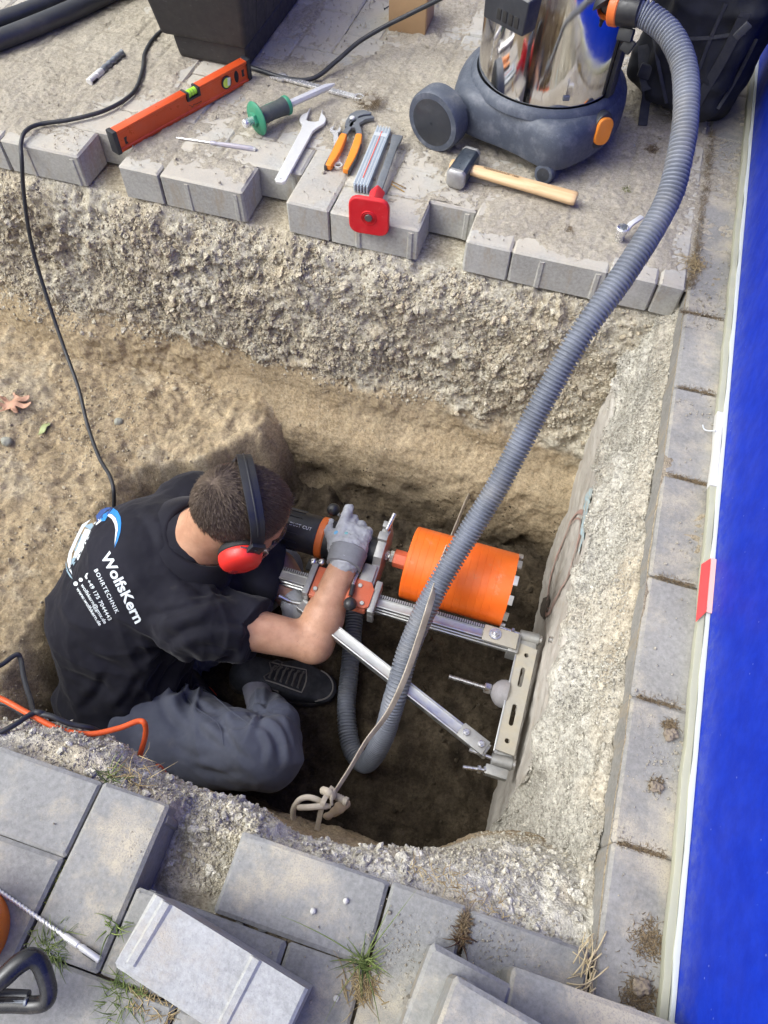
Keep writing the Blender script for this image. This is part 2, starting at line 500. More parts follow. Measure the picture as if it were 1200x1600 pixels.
# ================================================================== the setting
# ---- soil material: colour follows what the soil is (gravel / sand / damp earth), given per vertex
def soil_mat(name, bump=0.8, ga=(0.345, 0.318, 0.248), gb=(0.515, 0.482, 0.392)):
    n = NT(name); P = n.pos()
    g, d, t = n.attr('gravel'), n.attr('damp'), n.attr('tone')
    big, med, fin = n.noise(5, 5, 0.6, P), n.noise(38, 5, 0.65, P), n.noise(260, 4, 0.7, P)
    sand = n.mix(n.ramp(big, 0.3, 0.7), (0.29, 0.218, 0.128), (0.41, 0.325, 0.21))
    sand = n.mix(n.math('MULTIPLY', n.ramp(med, 0.4, 0.72), 0.5), sand, (0.42, 0.35, 0.235))
    sand = n.mix(n.math('MULTIPLY', n.ramp(n.noise(14, 6, 0.7, P), 0.55, 0.75), 0.5), sand, (0.22, 0.15, 0.085))
    grav = n.mix(n.ramp(med, 0.3, 0.7), ga, gb)
    grav = n.mix(n.math('MULTIPLY', n.ramp(big, 0.5, 0.75), 0.35), grav, tuple(x * y for x, y in zip(ga, (1.05, 0.96, 0.82))))
    gc = n.t.nodes.new('ShaderNodeTexVoronoi'); gc.inputs['Scale'].default_value = 240; n.link(P, gc.inputs['Vector'])
    sp = n.t.nodes.new('ShaderNodeSeparateColor'); n.link(gc.outputs['Color'], sp.inputs[0])
    grav = n.mix(n.ramp(sp.outputs[0], 0.0, 1.0, 0.0, 0.35), grav, (0.64, 0.61, 0.54))
    c = n.mix(g, sand, grav)
    c = n.mix(n.ramp(fin, 0.3, 0.75, 0.0, 0.25), c, (0.52, 0.47, 0.38))
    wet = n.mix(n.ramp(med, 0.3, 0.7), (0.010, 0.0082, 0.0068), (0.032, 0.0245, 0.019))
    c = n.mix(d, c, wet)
    gn = n.ramp(n.noise(135, 4, 0.75, P), 0.32, 0.68); c = n.mix(1.0, c, n.mix(gn, (0.70, 0.69, 0.67), (1.24, 1.23, 1.21)), 'MULTIPLY')
    sp_ = n.ramp(n.voro(95, P), 0.10, 0.24, 0.5, 0.0); c = n.mix(sp_, c, n.mix(d, (0.19, 0.155, 0.11), (0.012, 0.010, 0.008)))
    tn = n.mix(t, (0.72, 0.72, 0.72), (1.25, 1.25, 1.25)); c = n.mix(1.0, c, tn, 'MULTIPLY')
    n.set(c, n.mix(d, (1.0, 1.0, 1.0), (0.80, 0.80, 0.80)), 0, 0.08)
    h = n.math('ADD', n.math('MULTIPLY', n.noise(420, 3, 0.7, P), 0.7), n.math('MULTIPLY', n.voro(330, P), 0.6))
    n.bump(h, bump, 0.003)
    return n.mat
M_SOIL = soil_mat('soil')
M_SOILW = soil_mat('pale_gravel', 0.8, (0.30, 0.293, 0.263), (0.44, 0.432, 0.392)); M_SOILR = soil_mat('rim_gravel', 0.8, (0.43, 0.415, 0.365), (0.61, 0.595, 0.53))

def soil_sheet(name, P, gravel, damp, tone, disp, parent=None, mat=None):
    """a dense sheet of soil: P (nu, nv, 3) pushed along its normals by disp"""
    nu, nv = P.shape[:2]; N = grid_normals(P)
    Q = P + N * disp[..., None]
    me = np_mesh(name, Q.reshape(-1, 3), grid_faces(nu, nv), True, {'gravel': gravel.ravel(), 'damp': damp.ravel(), 'tone': tone.ravel()})
    o = link(name, me, mat or M_SOIL, parent); tag(o, kind='structure')
    return o, Q, N

def clods(P, amp=1.0, seed=0):
    """lumpy broken gravelly face"""
    p = P.reshape(-1, 3); wob = p + 0.012 * np.stack([vnoise(p * 30, seed + 90 + i) for i in range(3)], 1)
    a, ai = worley(wob * 26, seed); b, bi = worley(wob * 62, seed + 10); c, ci = worley(p * 150, seed + 20)
    m = sstep(-0.35, 0.35, vnoise(p * 9, seed + 40))
    d = (0.026 * (0.60 - a) * (0.25 + 1.1 * ai) + 0.015 * (0.58 - b) * (0.3 + 1.2 * bi)) * (0.35 + 0.9 * m) + 0.0075 * (0.55 - c) * (0.2 + 1.2 * ci)
    d += 0.016 * fbm(p * 7, 3, seed + 30) + 0.004 * fbm(p * 45, 3, seed + 35)
    tone = 0.5 + 0.28 * (ai - 0.5) + 0.3 * (bi - 0.5) + 0.35 * (ci - 0.5)
    return (d * amp).reshape(P.shape[:2]), tone.reshape(P.shape[:2])

def sandy(P, amp=1.0, seed=0):
    """sand face: smooth scrapes, soft slumps, crumbs"""
    p = P.reshape(-1, 3)
    d = 0.011 * fbm(p * 6, 3, seed) + 0.0075 * fbm(p * 24, 5, seed + 5, 0.6) * (0.25 + 0.75 * sstep(-.25, .3, vnoise(p * 4.5, seed + 3))) + 0.0022 * fbm(p * 120, 2, seed + 9)
    q = (p + 0.05 * fbm(p * 4, 2, seed + 11)[:, None]) @ np.array([[13, 4, 2], [6, 15, 3], [5, 6, 7.0]]); r = np.abs(vnoise(q, seed + 12)); d -= 0.0035 * sstep(0.16, 0.0, r) * sstep(0, .5, vnoise(p * 7, seed + 13))
    a, ai = worley(p * 48, seed + 15); d += 0.010 * np.clip(0.42 - a, 0, 1) * (ai > 0.72); a, ai = worley(p * 120, seed + 17); d += 0.0042 * np.clip(0.5 - a, 0, 1) * (ai > 0.45)
    return (d * amp).reshape(P.shape[:2]), np.clip(0.5 + 0.18 * fbm(p * 18, 3, seed + 21), 0, 1).reshape(P.shape[:2])

def sweep(us, prof_fn, nv, along='x'):
    """sheet: for each u a profile polyline [(a, z), ...] resampled to nv points"""
    out = np.zeros((len(us), nv, 3))
    for i, u in enumerate(us):
        pr = np.array(prof_fn(u), float); L = np.concatenate([[0], np.cumsum(np.hypot(*np.diff(pr, axis=0).T))]); s = np.linspace(0, L[-1], nv)
        a, z = np.interp(s, L, pr[:, 0]), np.interp(s, L, pr[:, 1])
        out[i] = np.stack([np.full(nv, u), a, z], 1) if along == 'x' else np.stack([a, np.full(nv, u), z], 1)
    return out

# ---- far wall of the trench (top of the bed under the far paving, broken gravel, then sand, damp foot)
def far_prof(x):
    l = float(sstep(-0.75, -1.3, x)); r = float(sstep(-0.25, 0.15, x))
    return [(1.62, -0.088), (1.40, -0.088), (1.335, -0.086), (1.30 - 0.005 * r, -0.088), (1.272, -0.115), (1.25, -0.17), (1.225, -0.27),
            (1.21 - 0.02 * l, -0.40), (1.20 - 0.045 * l, -0.44), (1.165 - 0.06 * l, -0.55), (1.13 - 0.09 * l, -0.66), (1.10 - 0.10 * l, -0.78), (1.08 - 0.1 * l, -0.90)]
ux = np.arange(-2.4, 0.335, 0.0044)
P = sweep(ux, far_prof, 300)
X, Y, Z = P[..., 0], P[..., 1], P[..., 2]
pf = P.reshape(-1, 3)
edge = (-0.425 + 0.035 * fbm(pf * np.array([4, 0, 0]), 3, 3) + 0.02 * fbm(pf * 25, 3, 8) - 0.05 * sstep(-0.45, 0.0, pf[:, 0]) + 0.05 * sstep(-0.7, -1.2, pf[:, 0])).reshape(X.shape)
g = sstep(-0.02, 0.02, Z - edge)
dg, tg = clods(P, 1.0, 1); ds, ts = sandy(P, 1.0, 50)
fade = sstep(1.32, 1.28, Y)                                                    # flat bed under the stones
low = sstep(-0.50, -0.60, Z + 0.03 * (X + 0.5)) * sstep(-0.86, -0.80, X)        # cut with the spade, a step back at its left end
ds *= 1 - 0.4 * sstep(-0.9, -0.7, X)
disp = (dg * g + ds * (1 - g)) * (0.15 + 0.85 * fade) + (1 - g) * 0.0 - 0.045 * low * (1 - g)
lumps, li = worley(pf * 11, 77); lumps = (np.clip(0.6 - lumps, 0, 1) * (li > 0.5)).reshape(X.shape)
disp += lumps * 0.05 * (1 - g) * sstep(-0.64, -0.74, Z)
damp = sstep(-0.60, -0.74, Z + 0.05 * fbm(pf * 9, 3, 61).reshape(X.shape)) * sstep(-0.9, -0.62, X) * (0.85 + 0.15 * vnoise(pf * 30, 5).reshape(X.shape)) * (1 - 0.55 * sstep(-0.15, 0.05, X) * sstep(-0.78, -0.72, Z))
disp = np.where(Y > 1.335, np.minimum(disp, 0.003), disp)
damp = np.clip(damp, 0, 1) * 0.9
g = g * (0.62 + 0.38 * sstep(-0.35, 0.25, fbm(pf * 8, 4, 333))).reshape(X.shape)
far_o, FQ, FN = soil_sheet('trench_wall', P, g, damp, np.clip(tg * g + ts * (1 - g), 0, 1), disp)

# ---- floor of the trench with the sand bank on its left
FST = 0.0050
fx = np.arange(-2.0, 0.26, FST); fy = np.arange(-0.06, 1.30, FST)
GX, GY = np.meshgrid(fx, fy, indexing='ij')
p2 = np.stack([GX.ravel(), GY.ravel(), np.zeros(GX.size)], 1)
bank = sstep(-0.74, -0.93, GX - 0.10 * (GY - 0.6) - 0.24 * sstep(0.78, 1.05, GY) + 0.05 * fbm(p2 * 5, 3, 4).reshape(GX.shape))
FZ = -0.80 + 0.27 * bank + 0.06 * sstep(-1.0, -1.5, GX) - 0.06 * bank * sstep(0.5, 0.15, GY)
FZ += (0.016 * fbm(p2 * 5, 4, 11) + 0.0065 * fbm(p2 * 38, 4, 14, 0.65)).reshape(GX.shape)
wa, wi = worley(p2 * 24, 31); FZ += (0.012 * np.clip(0.5 - wa, 0, 1) * (wi > 0.85)).reshape(GX.shape)
wa, wi = worley(p2 * 95, 35); FZ += (0.0036 * np.clip(0.5 - wa, 0, 1) * (wi > 0.5)).reshape(GX.shape) + (0.0022 * fbm(p2 * 110, 2, 36)).reshape(GX.shape)
P = np.stack([GX, GY, FZ], -1); P = P[:, ::1]
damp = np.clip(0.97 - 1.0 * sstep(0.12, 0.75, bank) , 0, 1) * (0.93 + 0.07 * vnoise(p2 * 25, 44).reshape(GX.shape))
grv = 0.28 * sstep(0.0, 0.7, fbm(p2 * 7, 5, 71, 0.75)).reshape(GX.shape) * sstep(0.55, 0.95, bank)
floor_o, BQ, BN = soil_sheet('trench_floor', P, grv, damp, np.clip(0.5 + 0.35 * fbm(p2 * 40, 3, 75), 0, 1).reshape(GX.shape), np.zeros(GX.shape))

# ---- near edge: bed of the near paving, gravel lip, face that falls to the floor
def near_prof(x):
    r = float(sstep(0.0, 0.2, x)); w = 0.012 * math.sin(x * 9) + 0.008 * math.sin(x * 23 + 1); hole = float(sstep(-0.315, -0.295, x) * sstep(-0.195, -0.215, x))
    lip = -0.026 - 0.035 * hole
    return [(-0.32, -0.088), (0.0, -0.086), (0.058, -0.078 + 0.02 * r), (0.078, lip), (0.100 + w, lip - 0.012), (0.120 + w + 0.03 * r, -0.075), (0.132 + w + 0.055 * r, -0.13),
            (0.140 + w + 0.08 * r, -0.26 + 0.03 * r), (0.16 + 0.085 * r, -0.42), (0.175 + 0.075 * r, -0.55), (0.21 + 0.05 * r, -0.86)]
ux = np.arange(-2.4, 0.30, 0.0042)
P = sweep(ux, near_prof, 230); X, Y, Z = P[..., 0], P[..., 1], P[..., 2]; pf = P.reshape(-1, 3)
g = sstep(-0.27, -0.20, Z + 0.03 * fbm(pf * 12, 3, 6).reshape(X.shape))
P2 = P[:, ::-1]                                                                  # so that the normals look out of the soil
dg, tg = clods(P2, 0.5, 101); ds, ts = sandy(P2, 1.0, 150)
g2 = g[:, ::-1]; edge_hide = sstep(0.045, 0.085, P2[..., 1])
inhole = sstep(-0.31, -0.29, P2[..., 0]) * sstep(-0.19, -0.21, P2[..., 0])
edge_hide = np.maximum(edge_hide, inhole * sstep(-0.02, 0.0, P2[..., 1]))
disp = (dg * g2 + ds * (1 - g2)) * (0.1 + 0.9 * edge_hide)
sandp = sstep(0.15, 0.6, fbm(P2.reshape(-1, 3) * 10, 4, 160)).reshape(X.shape) * 0.7
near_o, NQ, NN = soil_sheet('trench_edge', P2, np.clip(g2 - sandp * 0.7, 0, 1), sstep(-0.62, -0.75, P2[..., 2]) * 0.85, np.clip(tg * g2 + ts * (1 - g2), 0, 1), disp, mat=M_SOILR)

# ---- right side: gravel slope under the kerb stones down to the concrete
def slope_end(y): return np.interp(y, [-0.1, 0.20, 0.28, 0.354, 0.43, 0.55, 0.75, 0.93, 1.1, 1.22, 1.3], [-0.80, -0.80, -0.66, -0.32, -0.185, -0.15, -0.175, -0.21, -0.24, -0.20, -0.12])
def slope_edge(y): return slope_end(y) + 0.014 * np.sin(y * 31) * np.sin(y * 13 + 1) + 0.008 * np.sin(y * 73)
def right_prof(y):
    ze = float(slope_edge(y))
    n = float(sstep(0.34, 0.18, y))
    return [(0.345, -0.09), (0.285, -0.088), (0.262, -0.060 + 0.010 * math.sin(y * 19) * math.sin(y * 47)), (0.248, -0.082), (0.226 - 0.02 * n, -0.09 + 0.35 * (ze + 0.09)), (0.200 - 0.05 * n, -0.09 + 0.80 * (ze + 0.09)), (0.183 - 0.07 * n, ze), (0.190, ze - 0.05), (0.24, ze - 0.06)]
uy = np.arange(-0.12, 1.36, 0.0042)
P = sweep(uy, right_prof, 120, 'y'); pf = P.reshape(-1, 3)
dg, tg = clods(P, 0.5, 201)
q = pf * np.array([90, 14, 14.0]); scr = vnoise(q, 230).reshape(P.shape[:2])
disp = (dg + 0.006 * scr + (0.010 * fbm(pf * np.array([6, 9, 9.0]), 3, 231)).reshape(P.shape[:2])) * sstep(0.285, 0.262, P[..., 0])
sandp = (sstep(0.2, 0.7, fbm(pf * 8, 4, 260)) * 0.6).reshape(P.shape[:2]) + 0.6 * sstep(-0.115, -0.085, P[..., 2])
gr = np.clip(1 - sandp * 0.38, 0, 1)
right_o, RQ, RN = soil_sheet('trench_side', P, gr, np.zeros(P.shape[:2]), np.clip(tg + 0.1, 0, 1), disp, mat=M_SOILW)

# ---- stones and crumbs lying loose in the soil: real small pebbles
ICO = bmesh.new(); bmesh.ops.create_icosphere(ICO, subdivisions=1, radius=1.0)
ICO_V = np.array([v.co[:] for v in ICO.verts]); ICO_F = np.array([[v.index for v in f.verts] for f in ICO.faces]); ICO.free()
def pebbles(name, pts, nrm, size, tones, gravel=1.0, damp=0.0, flat=0.7, sink=0.2, mat=None, fine=False):
    ICO_V, ICO_F = (IC2_V, IC2_F) if fine else (globals()['ICO_V'], globals()['ICO_F'])
    n = len(pts); size = np.broadcast_to(size, (n,))
    if n == 0: return None
    a = rng.normal(size=(n, 3)); a /= np.linalg.norm(a, axis=1, keepdims=True)
    b = np.cross(a, rng.normal(size=(n, 3))); b /= np.linalg.norm(b, axis=1, keepdims=True); c = np.cross(a, b)
    sc3 = rng.uniform(0.6, 1.15, (n, 3)); sc3[:, 2] *= flat
    jit = 1 + rng.uniform(-0.22, 0.22, (n, len(ICO_V)))
    if fine:
        o_ = rng.uniform(0, 50, (n, 1, 3)); jit = 1 + 0.55 * vnoise((ICO_V[None] * 1.5 + o_).reshape(-1, 3), 9).reshape(n, -1) + 0.22 * vnoise((ICO_V[None] * 4 + o_).reshape(-1, 3), 10).reshape(n, -1)
    L = ICO_V[None] * jit[..., None] * (sc3 * size[:, None])[:, None, :]
    V = L[..., 0:1] * a[:, None] + L[..., 1:2] * b[:, None] + L[..., 2:3] * c[:, None] + (pts + nrm * (size * (0.5 - sink))[:, None])[:, None]
    F = ICO_F[None] + (np.arange(n) * len(ICO_V))[:, None, None]
    k = len(ICO_V); rep = lambda v: np.repeat(np.broadcast_to(v, (n,)), k)
    me = np_mesh(name, V.reshape(-1, 3), F.reshape(-1, 3), False, {'gravel': rep(gravel), 'damp': rep(damp), 'tone': rep(tones)})
    o = link(name, me, mat or M_SOIL); tag(o, kind='stuff'); return o
ICO2 = bmesh.new(); bmesh.ops.create_icosphere(ICO2, subdivisions=2, radius=1.0)
IC2_V = np.array([v.co[:] for v in ICO2.verts]); IC2_F = np.array([[v.index for v in f.verts] for f in ICO2.faces]); ICO2.free()
def scatter(Q, N, w, n):
    q = Q.reshape(-1, 3); nn = N.reshape(-1, 3); w = np.clip(w.ravel(), 0, None); idx = rng.choice(len(q), n, p=w / w.sum()); return q[idx] + rng.normal(0, 0.0015, (n, 3)), nn[idx]
dens = lambda Q, s, sc_: 0.25 + sstep(-0.2, 0.5, fbm(Q.reshape(-1, 3) * sc_, 3, s)).reshape(Q.shape[:2])
pts, nn = scatter(FQ, FN, dens(FQ, 301, 10) * sstep(-0.47, -0.40, FQ[..., 2]) * sstep(1.31, 1.285, FQ[..., 1]) * (FQ[..., 0] > -1.75), 26000)
pebbles('gravel', pts, nn, np.clip(rng.lognormal(-5.95, 0.5, len(pts)), 0.0009, 0.011), rng.uniform(0.1, 0.95, len(pts)), rng.uniform(0.4, 1.0, len(pts)))
pts, nn = scatter(FQ, FN, dens(FQ, 305, 9) * sstep(-0.46, -0.38, FQ[..., 2]) * sstep(1.285, 1.262, FQ[..., 1]) * (FQ[..., 0] > -1.7), 5600)
pebbles('clods', pts, nn, np.clip(rng.lognormal(-5.5, 0.5, len(pts)), 0.002, 0.015), rng.uniform(0.2, 0.85, len(pts)), rng.uniform(0.4, 1.0, len(pts)), sink=0.42, fine=True)
pts, nn = scatter(FQ, FN, sstep(-0.40, -0.48, FQ[..., 2]) * (FQ[..., 0] > -1.75) * dens(FQ, 311, 8), 4500)
pebbles('gravel', pts, nn, np.clip(rng.lognormal(-6.4, 0.4, len(pts)), 0.0008, 0.005), rng.uniform(0.3, 0.8, len(pts)), 0.35, 0.95 * (sstep(-0.58, -0.66, pts[:, 2]) * sstep(-0.9, -0.7, pts[:, 0])))
pts, nn = scatter(NQ, NN, dens(NQ, 321, 12) * sstep(0.075, 0.09, NQ[..., 1]) * sstep(-0.3, -0.12, NQ[..., 2]) * (NQ[..., 0] > -0.75) + 3 * inhole * (NQ[..., 1] > 0.0) * (NQ[..., 2] > -0.1), 15000)
pebbles('gravel', pts, nn, np.clip(rng.lognormal(-6.3, 0.4, len(pts)), 0.0008, 0.006), rng.uniform(0.15, 1.0, len(pts)))
pts, nn = scatter(NQ, NN, dens(NQ, 325, 12) * sstep(0.08, 0.095, NQ[..., 1]) * sstep(-0.25, -0.12, NQ[..., 2]) * (NQ[..., 0] > -0.75) + 1.5 * inhole * (NQ[..., 1] > 0.02) * (NQ[..., 2] > -0.1), 1100)
pebbles('clods', pts, nn, np.clip(rng.lognormal(-5.5, 0.4, len(pts)), 0.002, 0.009), rng.uniform(0.3, 1.0, len(pts)), 1.0, sink=0.4, fine=True, mat=M_SOILR)
pts, nn = scatter(RQ, RN, dens(RQ, 331, 9) * (RQ[..., 0] > 0.182) * (RQ[..., 0] < 0.262), 24000)
pebbles('gravel', pts, nn, np.clip(rng.lognormal(-6.6, 0.45, len(pts)), 0.0007, 0.005), rng.uniform(0.25, 1.0, len(pts)), mat=M_SOILW)
pts, nn = scatter(RQ, RN, np.exp(-(((RQ[..., 1] - 0.165) / 0.05) ** 2 + ((RQ[..., 0] - 0.215) / 0.022) ** 2)), 420)
pebbles('gravel', pts, nn, np.clip(rng.lognormal(-5.35, 0.25, len(pts)), 0.003, 0.008), rng.uniform(0.45, 0.9, len(pts)), fine=True, mat=M_SOILW)
pts, nn = scatter(BQ, BN, (BQ[..., 2] > -0.70) * (BQ[..., 0] > -1.75) * (BQ[..., 0] < -0.75) * dens(BQ, 341, 7), 9000)
pebbles('gravel', pts, nn, np.clip(rng.lognormal(-6.45, 0.55, len(pts)), 0.0007, 0.009), rng.uniform(0.3, 0.95, len(pts)), 0.5)
pts, nn = scatter(BQ, BN, (BQ[..., 2] < -0.72) * (BQ[..., 0] > -0.75) * 1.0, 2200)
pebbles('gravel', pts, nn, np.clip(rng.lognormal(-5.9, 0.5, len(pts)), 0.001, 0.012), rng.uniform(0.3, 0.9, len(pts)), 0.2, 0.9)

# ---- concrete foundation wall at the right of the trench
def concrete_mat():
    n = NT('foundation_concrete'); P = n.pos()
    c = n.mix(n.ramp(n.noise(6, 6, 0.65, P, stretch=(1, 0.7, 2.0)), 0.32, 0.68), (0.33, 0.305, 0.265), (0.50, 0.475, 0.43))
    c = n.mix(n.math('MULTIPLY', n.ramp(n.noise(16, 6, 0.7, P), 0.5, 0.75), 0.55), c, (0.36, 0.285, 0.20))
    c = n.mix(n.ramp(n.noise(60, 4, 0.7, P), 0.6, 0.75, 0, 0.5), c, (0.20, 0.17, 0.14))
    n.set(c, 0.9, 0, 0.3); n.bump(n.math('ADD', n.noise(34, 6, 0.65, P, stretch=(1, 0.5, 1.5)), n.math('MULTIPLY', n.noise(300, 3, 0.6, P), 0.35)), 0.55, 0.004); return n.mat
M_CONC = concrete_mat()
WALL_X = 0.188
cy = np.arange(0.16, 1.40, 0.006); ct = np.linspace(0, 1, 120)
CY, CT = np.meshgrid(cy, ct, indexing='ij'); CZ = -0.95 + CT * (slope_edge(CY) + 0.009 + 0.95); pf = np.stack([np.zeros(CY.size), CY.ravel(), CZ.ravel()], 1)
CX = 0.020 * sstep(slope_edge(CY) - 0.022, slope_edge(CY) + 0.009, CZ) + WALL_X + 0.008 * fbm(pf * np.array([1, 4, 6.0]), 4, 400).reshape(CY.shape) + 0.002 * fbm(pf * 60, 3, 405).reshape(CY.shape)
wall_t = thing('concrete_wall', 'rough grey concrete foundation wall on the right side of the trench', 'wall', (WALL_X, 0.6, -0.95))
P = np.stack([CX - WALL_X, CY - 0.6, CZ + 0.95], -1); NU, NV = P.shape[:2]
Vw = np.concatenate([P.reshape(-1, 3), P.reshape(-1, 3) + np.array([0.12, 0, 0])]); fq = grid_faces(NU, NV)
link('face', np_mesh('face', P.reshape(-1, 3), fq[:, ::-1]), M_CONC, wall_t)
mb = MB(); mb.box((0.14, 0.28, 0.30), (0.20, 1.0, 0.58)); mb.build('core', M_CONC, wall_t)
M_BLUESPRAY = worn('blue_spray_paint', (0.36, 0.55, 0.64), 0.85, var=0.3, scale=60, dust=0.75, bump=0.3)
M_ROSE = worn('old_drill_ring_stain', (0.40, 0.26, 0.22), 0.9, var=0.2, scale=60, dust=0.3, bump=0.3)
M_DARKHOLE = worn('groove_dark', (0.09, 0.075, 0.06), 0.95, var=0.3, scale=80)  # dark colour of a flat decal, painted in place of the groove's depth
def wall_surface_x(y, z):
    q = np.array([[0, y, z]]); return float(WALL_X + 0.008 * fbm(q * np.array([1, 4, 6.0]), 4, 400)[0] + 0.002 * fbm(q * 60, 3, 405)[0])
def wall_decal(name, poly, mat, off=0.0035):
    bm = bmesh.new(); vs = [bm.verts.new((0, y, z)) for y, z in poly]; f = bm.faces.new(vs)
    bmesh.ops.triangulate(bm, faces=[f]); bmesh.ops.subdivide_edges(bm, edges=bm.edges, cuts=3, use_grid_fill=True)
    for v in bm.verts: v.co = (wall_surface_x(v.co.y, v.co.z) - WALL_X - off, v.co.y - 0.6, v.co.z + 0.95)
    me = bpy.data.meshes.new(name); bm.to_mesh(me); bm.free(); return link(name, me, mat, wall_t)
def blob(cy_, cz_, ry, rz, n=18, j=0.25, sd=1):
    r_ = random.Random(sd); return [(cy_ + ry * (1 + r_.uniform(-j, j)) * math.cos(2 * math.pi * i / n), cz_ + rz * (1 + r_.uniform(-j, j)) * math.sin(2 * math.pi * i / n)) for i in range(n)]

# ---- far ground round the site
n = NT('far_ground'); c = n.mix(n.ramp(n.noise(3, 8, 0.7, n.pos()), 0.35, 0.7), (0.30, 0.27, 0.22), (0.42, 0.38, 0.31)); n.set(c, 0.95); n.bump(n.noise(60, 4, 0.6, n.geo.outputs['Position']), 0.4, 0.006)
M_FAR = n.mat
mb = MB()
xs = [-60, -2.42, 0.30, 0.36]; 
for (x0, x1, y0, y1) in ((-60, -2.38, -60, 60), (-2.38, 0.36, 1.60, 60), (-2.38, 0.36, -60, -0.30)):
    mb.add([(x0, y0, -0.09), (x1, y0, -0.09), (x1, y1, -0.09), (x0, y1, -0.09)], [(0, 1, 2, 3)])
mb.add([(-2.38, -0.3, -0.09), (-2.38, 1.6, -0.09), (-2.38, 1.6, -1.1), (-2.38, -0.3, -1.1)], [(0, 1, 2, 3)])
tag(mb.build('ground', M_FAR), kind='structure')

# ---- paving: concrete block paving in herringbone bond, each stone a part
def paver_mat(name, a, b, dust, warm=(0.45, 0.40, 0.31)):
    n = NT(name); P = n.pos(); r = n.objrand()
    c = n.mix(n.ramp(n.noise(9, 5, 0.6, P), 0.3, 0.7), a, b)
    c = n.mix(n.math('MULTIPLY', r, 0.35), c, tuple(x * 0.72 for x in a))
    c = n.mix(1.0, c, n.mix(n.ramp(n.noise(120, 5, 0.8, P), 0.3, 0.7), (0.86, 0.86, 0.86), (1.12, 1.12, 1.12)), 'MULTIPLY'); c = n.mix(n.ramp(n.noise(16, 6, 0.7, P), 0.55, 0.8, 0, 0.4), c, tuple(x * .7 for x in a)); c = n.mix(n.ramp(n.noise(150, 4, 0.7, P), 0.35, 0.75, 0.0, 0.4), c, tuple(min(1, x * 1.35) for x in b))
    c = n.mix(n.ramp(n.voro(170, P), 0.0, 0.22, 0.35, 0.0), c, (0.13, 0.125, 0.12))
    m = n.ramp(n.noise(7, 8, 0.68, P), 0.60 - 0.35 * dust, 0.72 - 0.15 * dust); m = n.math('MULTIPLY', m, n.ramp(n.up(), 0.3, 0.9))
    m = n.math('MULTIPLY', m, n.ramp(n.noise(500, 2, 0.6, P), 0.3, 0.55, 0.35, 0.95))
    c = n.mix(m, c, warm)
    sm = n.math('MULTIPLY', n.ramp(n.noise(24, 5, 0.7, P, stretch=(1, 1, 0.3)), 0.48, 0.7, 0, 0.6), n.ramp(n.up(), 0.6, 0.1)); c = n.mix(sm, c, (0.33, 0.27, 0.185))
    n.set(c, 0.9, 0, 0.3); n.bump(n.math('ADD', n.noise(260, 4, 0.7, P), n.math('MULTIPLY', m, 0.8)), 0.45, 0.0016); return n.mat
M_PAVE_FAR = paver_mat('dusty_paving_stone', (0.33, 0.325, 0.30), (0.42, 0.415, 0.385), 0.85, (0.455, 0.415, 0.345))
M_PAVE_NEAR = paver_mat('paving_stone', (0.200, 0.201, 0.195), (0.268, 0.268, 0.259), 0.34)
M_PAVE_KERB = paver_mat('kerb_stone', (0.215, 0.209, 0.193), (0.278, 0.271, 0.253), 0.40)
M_PAVE_UNDER = paver_mat('paving_stone_side', (0.29, 0.295, 0.292), (0.38, 0.386, 0.382), 0.42, (0.40, 0.36, 0.30))

CX_, CY_ = 0.1018, 0.1008
def paver_mesh(name, lx, ly, h=0.078, nubs=True, sd=0):
    r_ = random.Random(sd); x, y = lx / 2 - 0.0013, ly / 2 - 0.0013; c = 0.0045; d = 0.004
    j = lambda: r_.uniform(-0.0009, 0.0009) - (0.0016 if r_.random() < .12 else 0)
    bm = bmesh.new(); rings = []
    for (ix, iy, z, cc) in ((0, 0, -h, 0.0015), (0, 0, -d, 0.0015), (c, c, 0, 0.001)):
        ring = []
        for sx, sy in ((-1, -1), (1, -1), (1, 1), (-1, 1)):
            X, Y = sx * (x - ix), sy * (y - iy); q = cc * 2
            pts = [(X, Y - sy * q), (X - sx * q, Y)] if sx * sy < 0 else [(X - sx * q, Y), (X, Y - sy * q)]
            if sx * sy > 0: pts = pts[::-1] if (sx, sy) == (1, 1) else pts[::-1]
            for px, py in pts: ring.append((px + j(), py + j(), z + (j() * 0.6 if z == 0 else 0)))
        ring.sort(key=lambda p: math.atan2(p[1] / y, p[0] / x)); rings.append([bm.verts.new(p) for p in ring])
    n = len(rings[0])
    for a, b in zip(rings[:-1], rings[1:]):
        for i in range(n): bm.faces.new((a[i], a[(i + 1) % n], b[(i + 1) % n], b[i]))
    bm.faces.new(rings[-1]); bm.faces.new(rings[0][::-1])
    if nubs:                                                             # spacer ribs cast on the long sides
        for sy in (-1, 1):
            for px in ((-0.036, 0.083) if sy < 0 else (-0.083, 0.036)):
                if abs(px) > x - 0.008: continue
                w = 0.0075; a = [bm.verts.new(p) for p in ((px - w, sy * (y - 0.0005), -h + 0.001), (px - w * .5, sy * (y + 0.0032), -h + 0.001), (px + w * .5, sy * (y + 0.0032), -h + 0.001), (px + w, sy * (y - 0.0005), -h + 0.001))]
                b = [bm.verts.new((v.co.x, v.co.y - (sy * 0.001), -0.010)) for v in a]
                for i in range(3): bm.faces.new((a[i], a[i + 1], b[i + 1], b[i]))
                bm.faces.new((b[0], b[1], b[2], b[3]))
    bmesh.ops.recalc_face_normals(bm, faces=bm.faces)
    me = bpy.data.meshes.new(name); bm.to_mesh(me); bm.free()
    me.polygons.foreach_set('use_smooth', [True] * len(me.polygons)); me.set_sharp_from_angle(angle=R(28)); return me

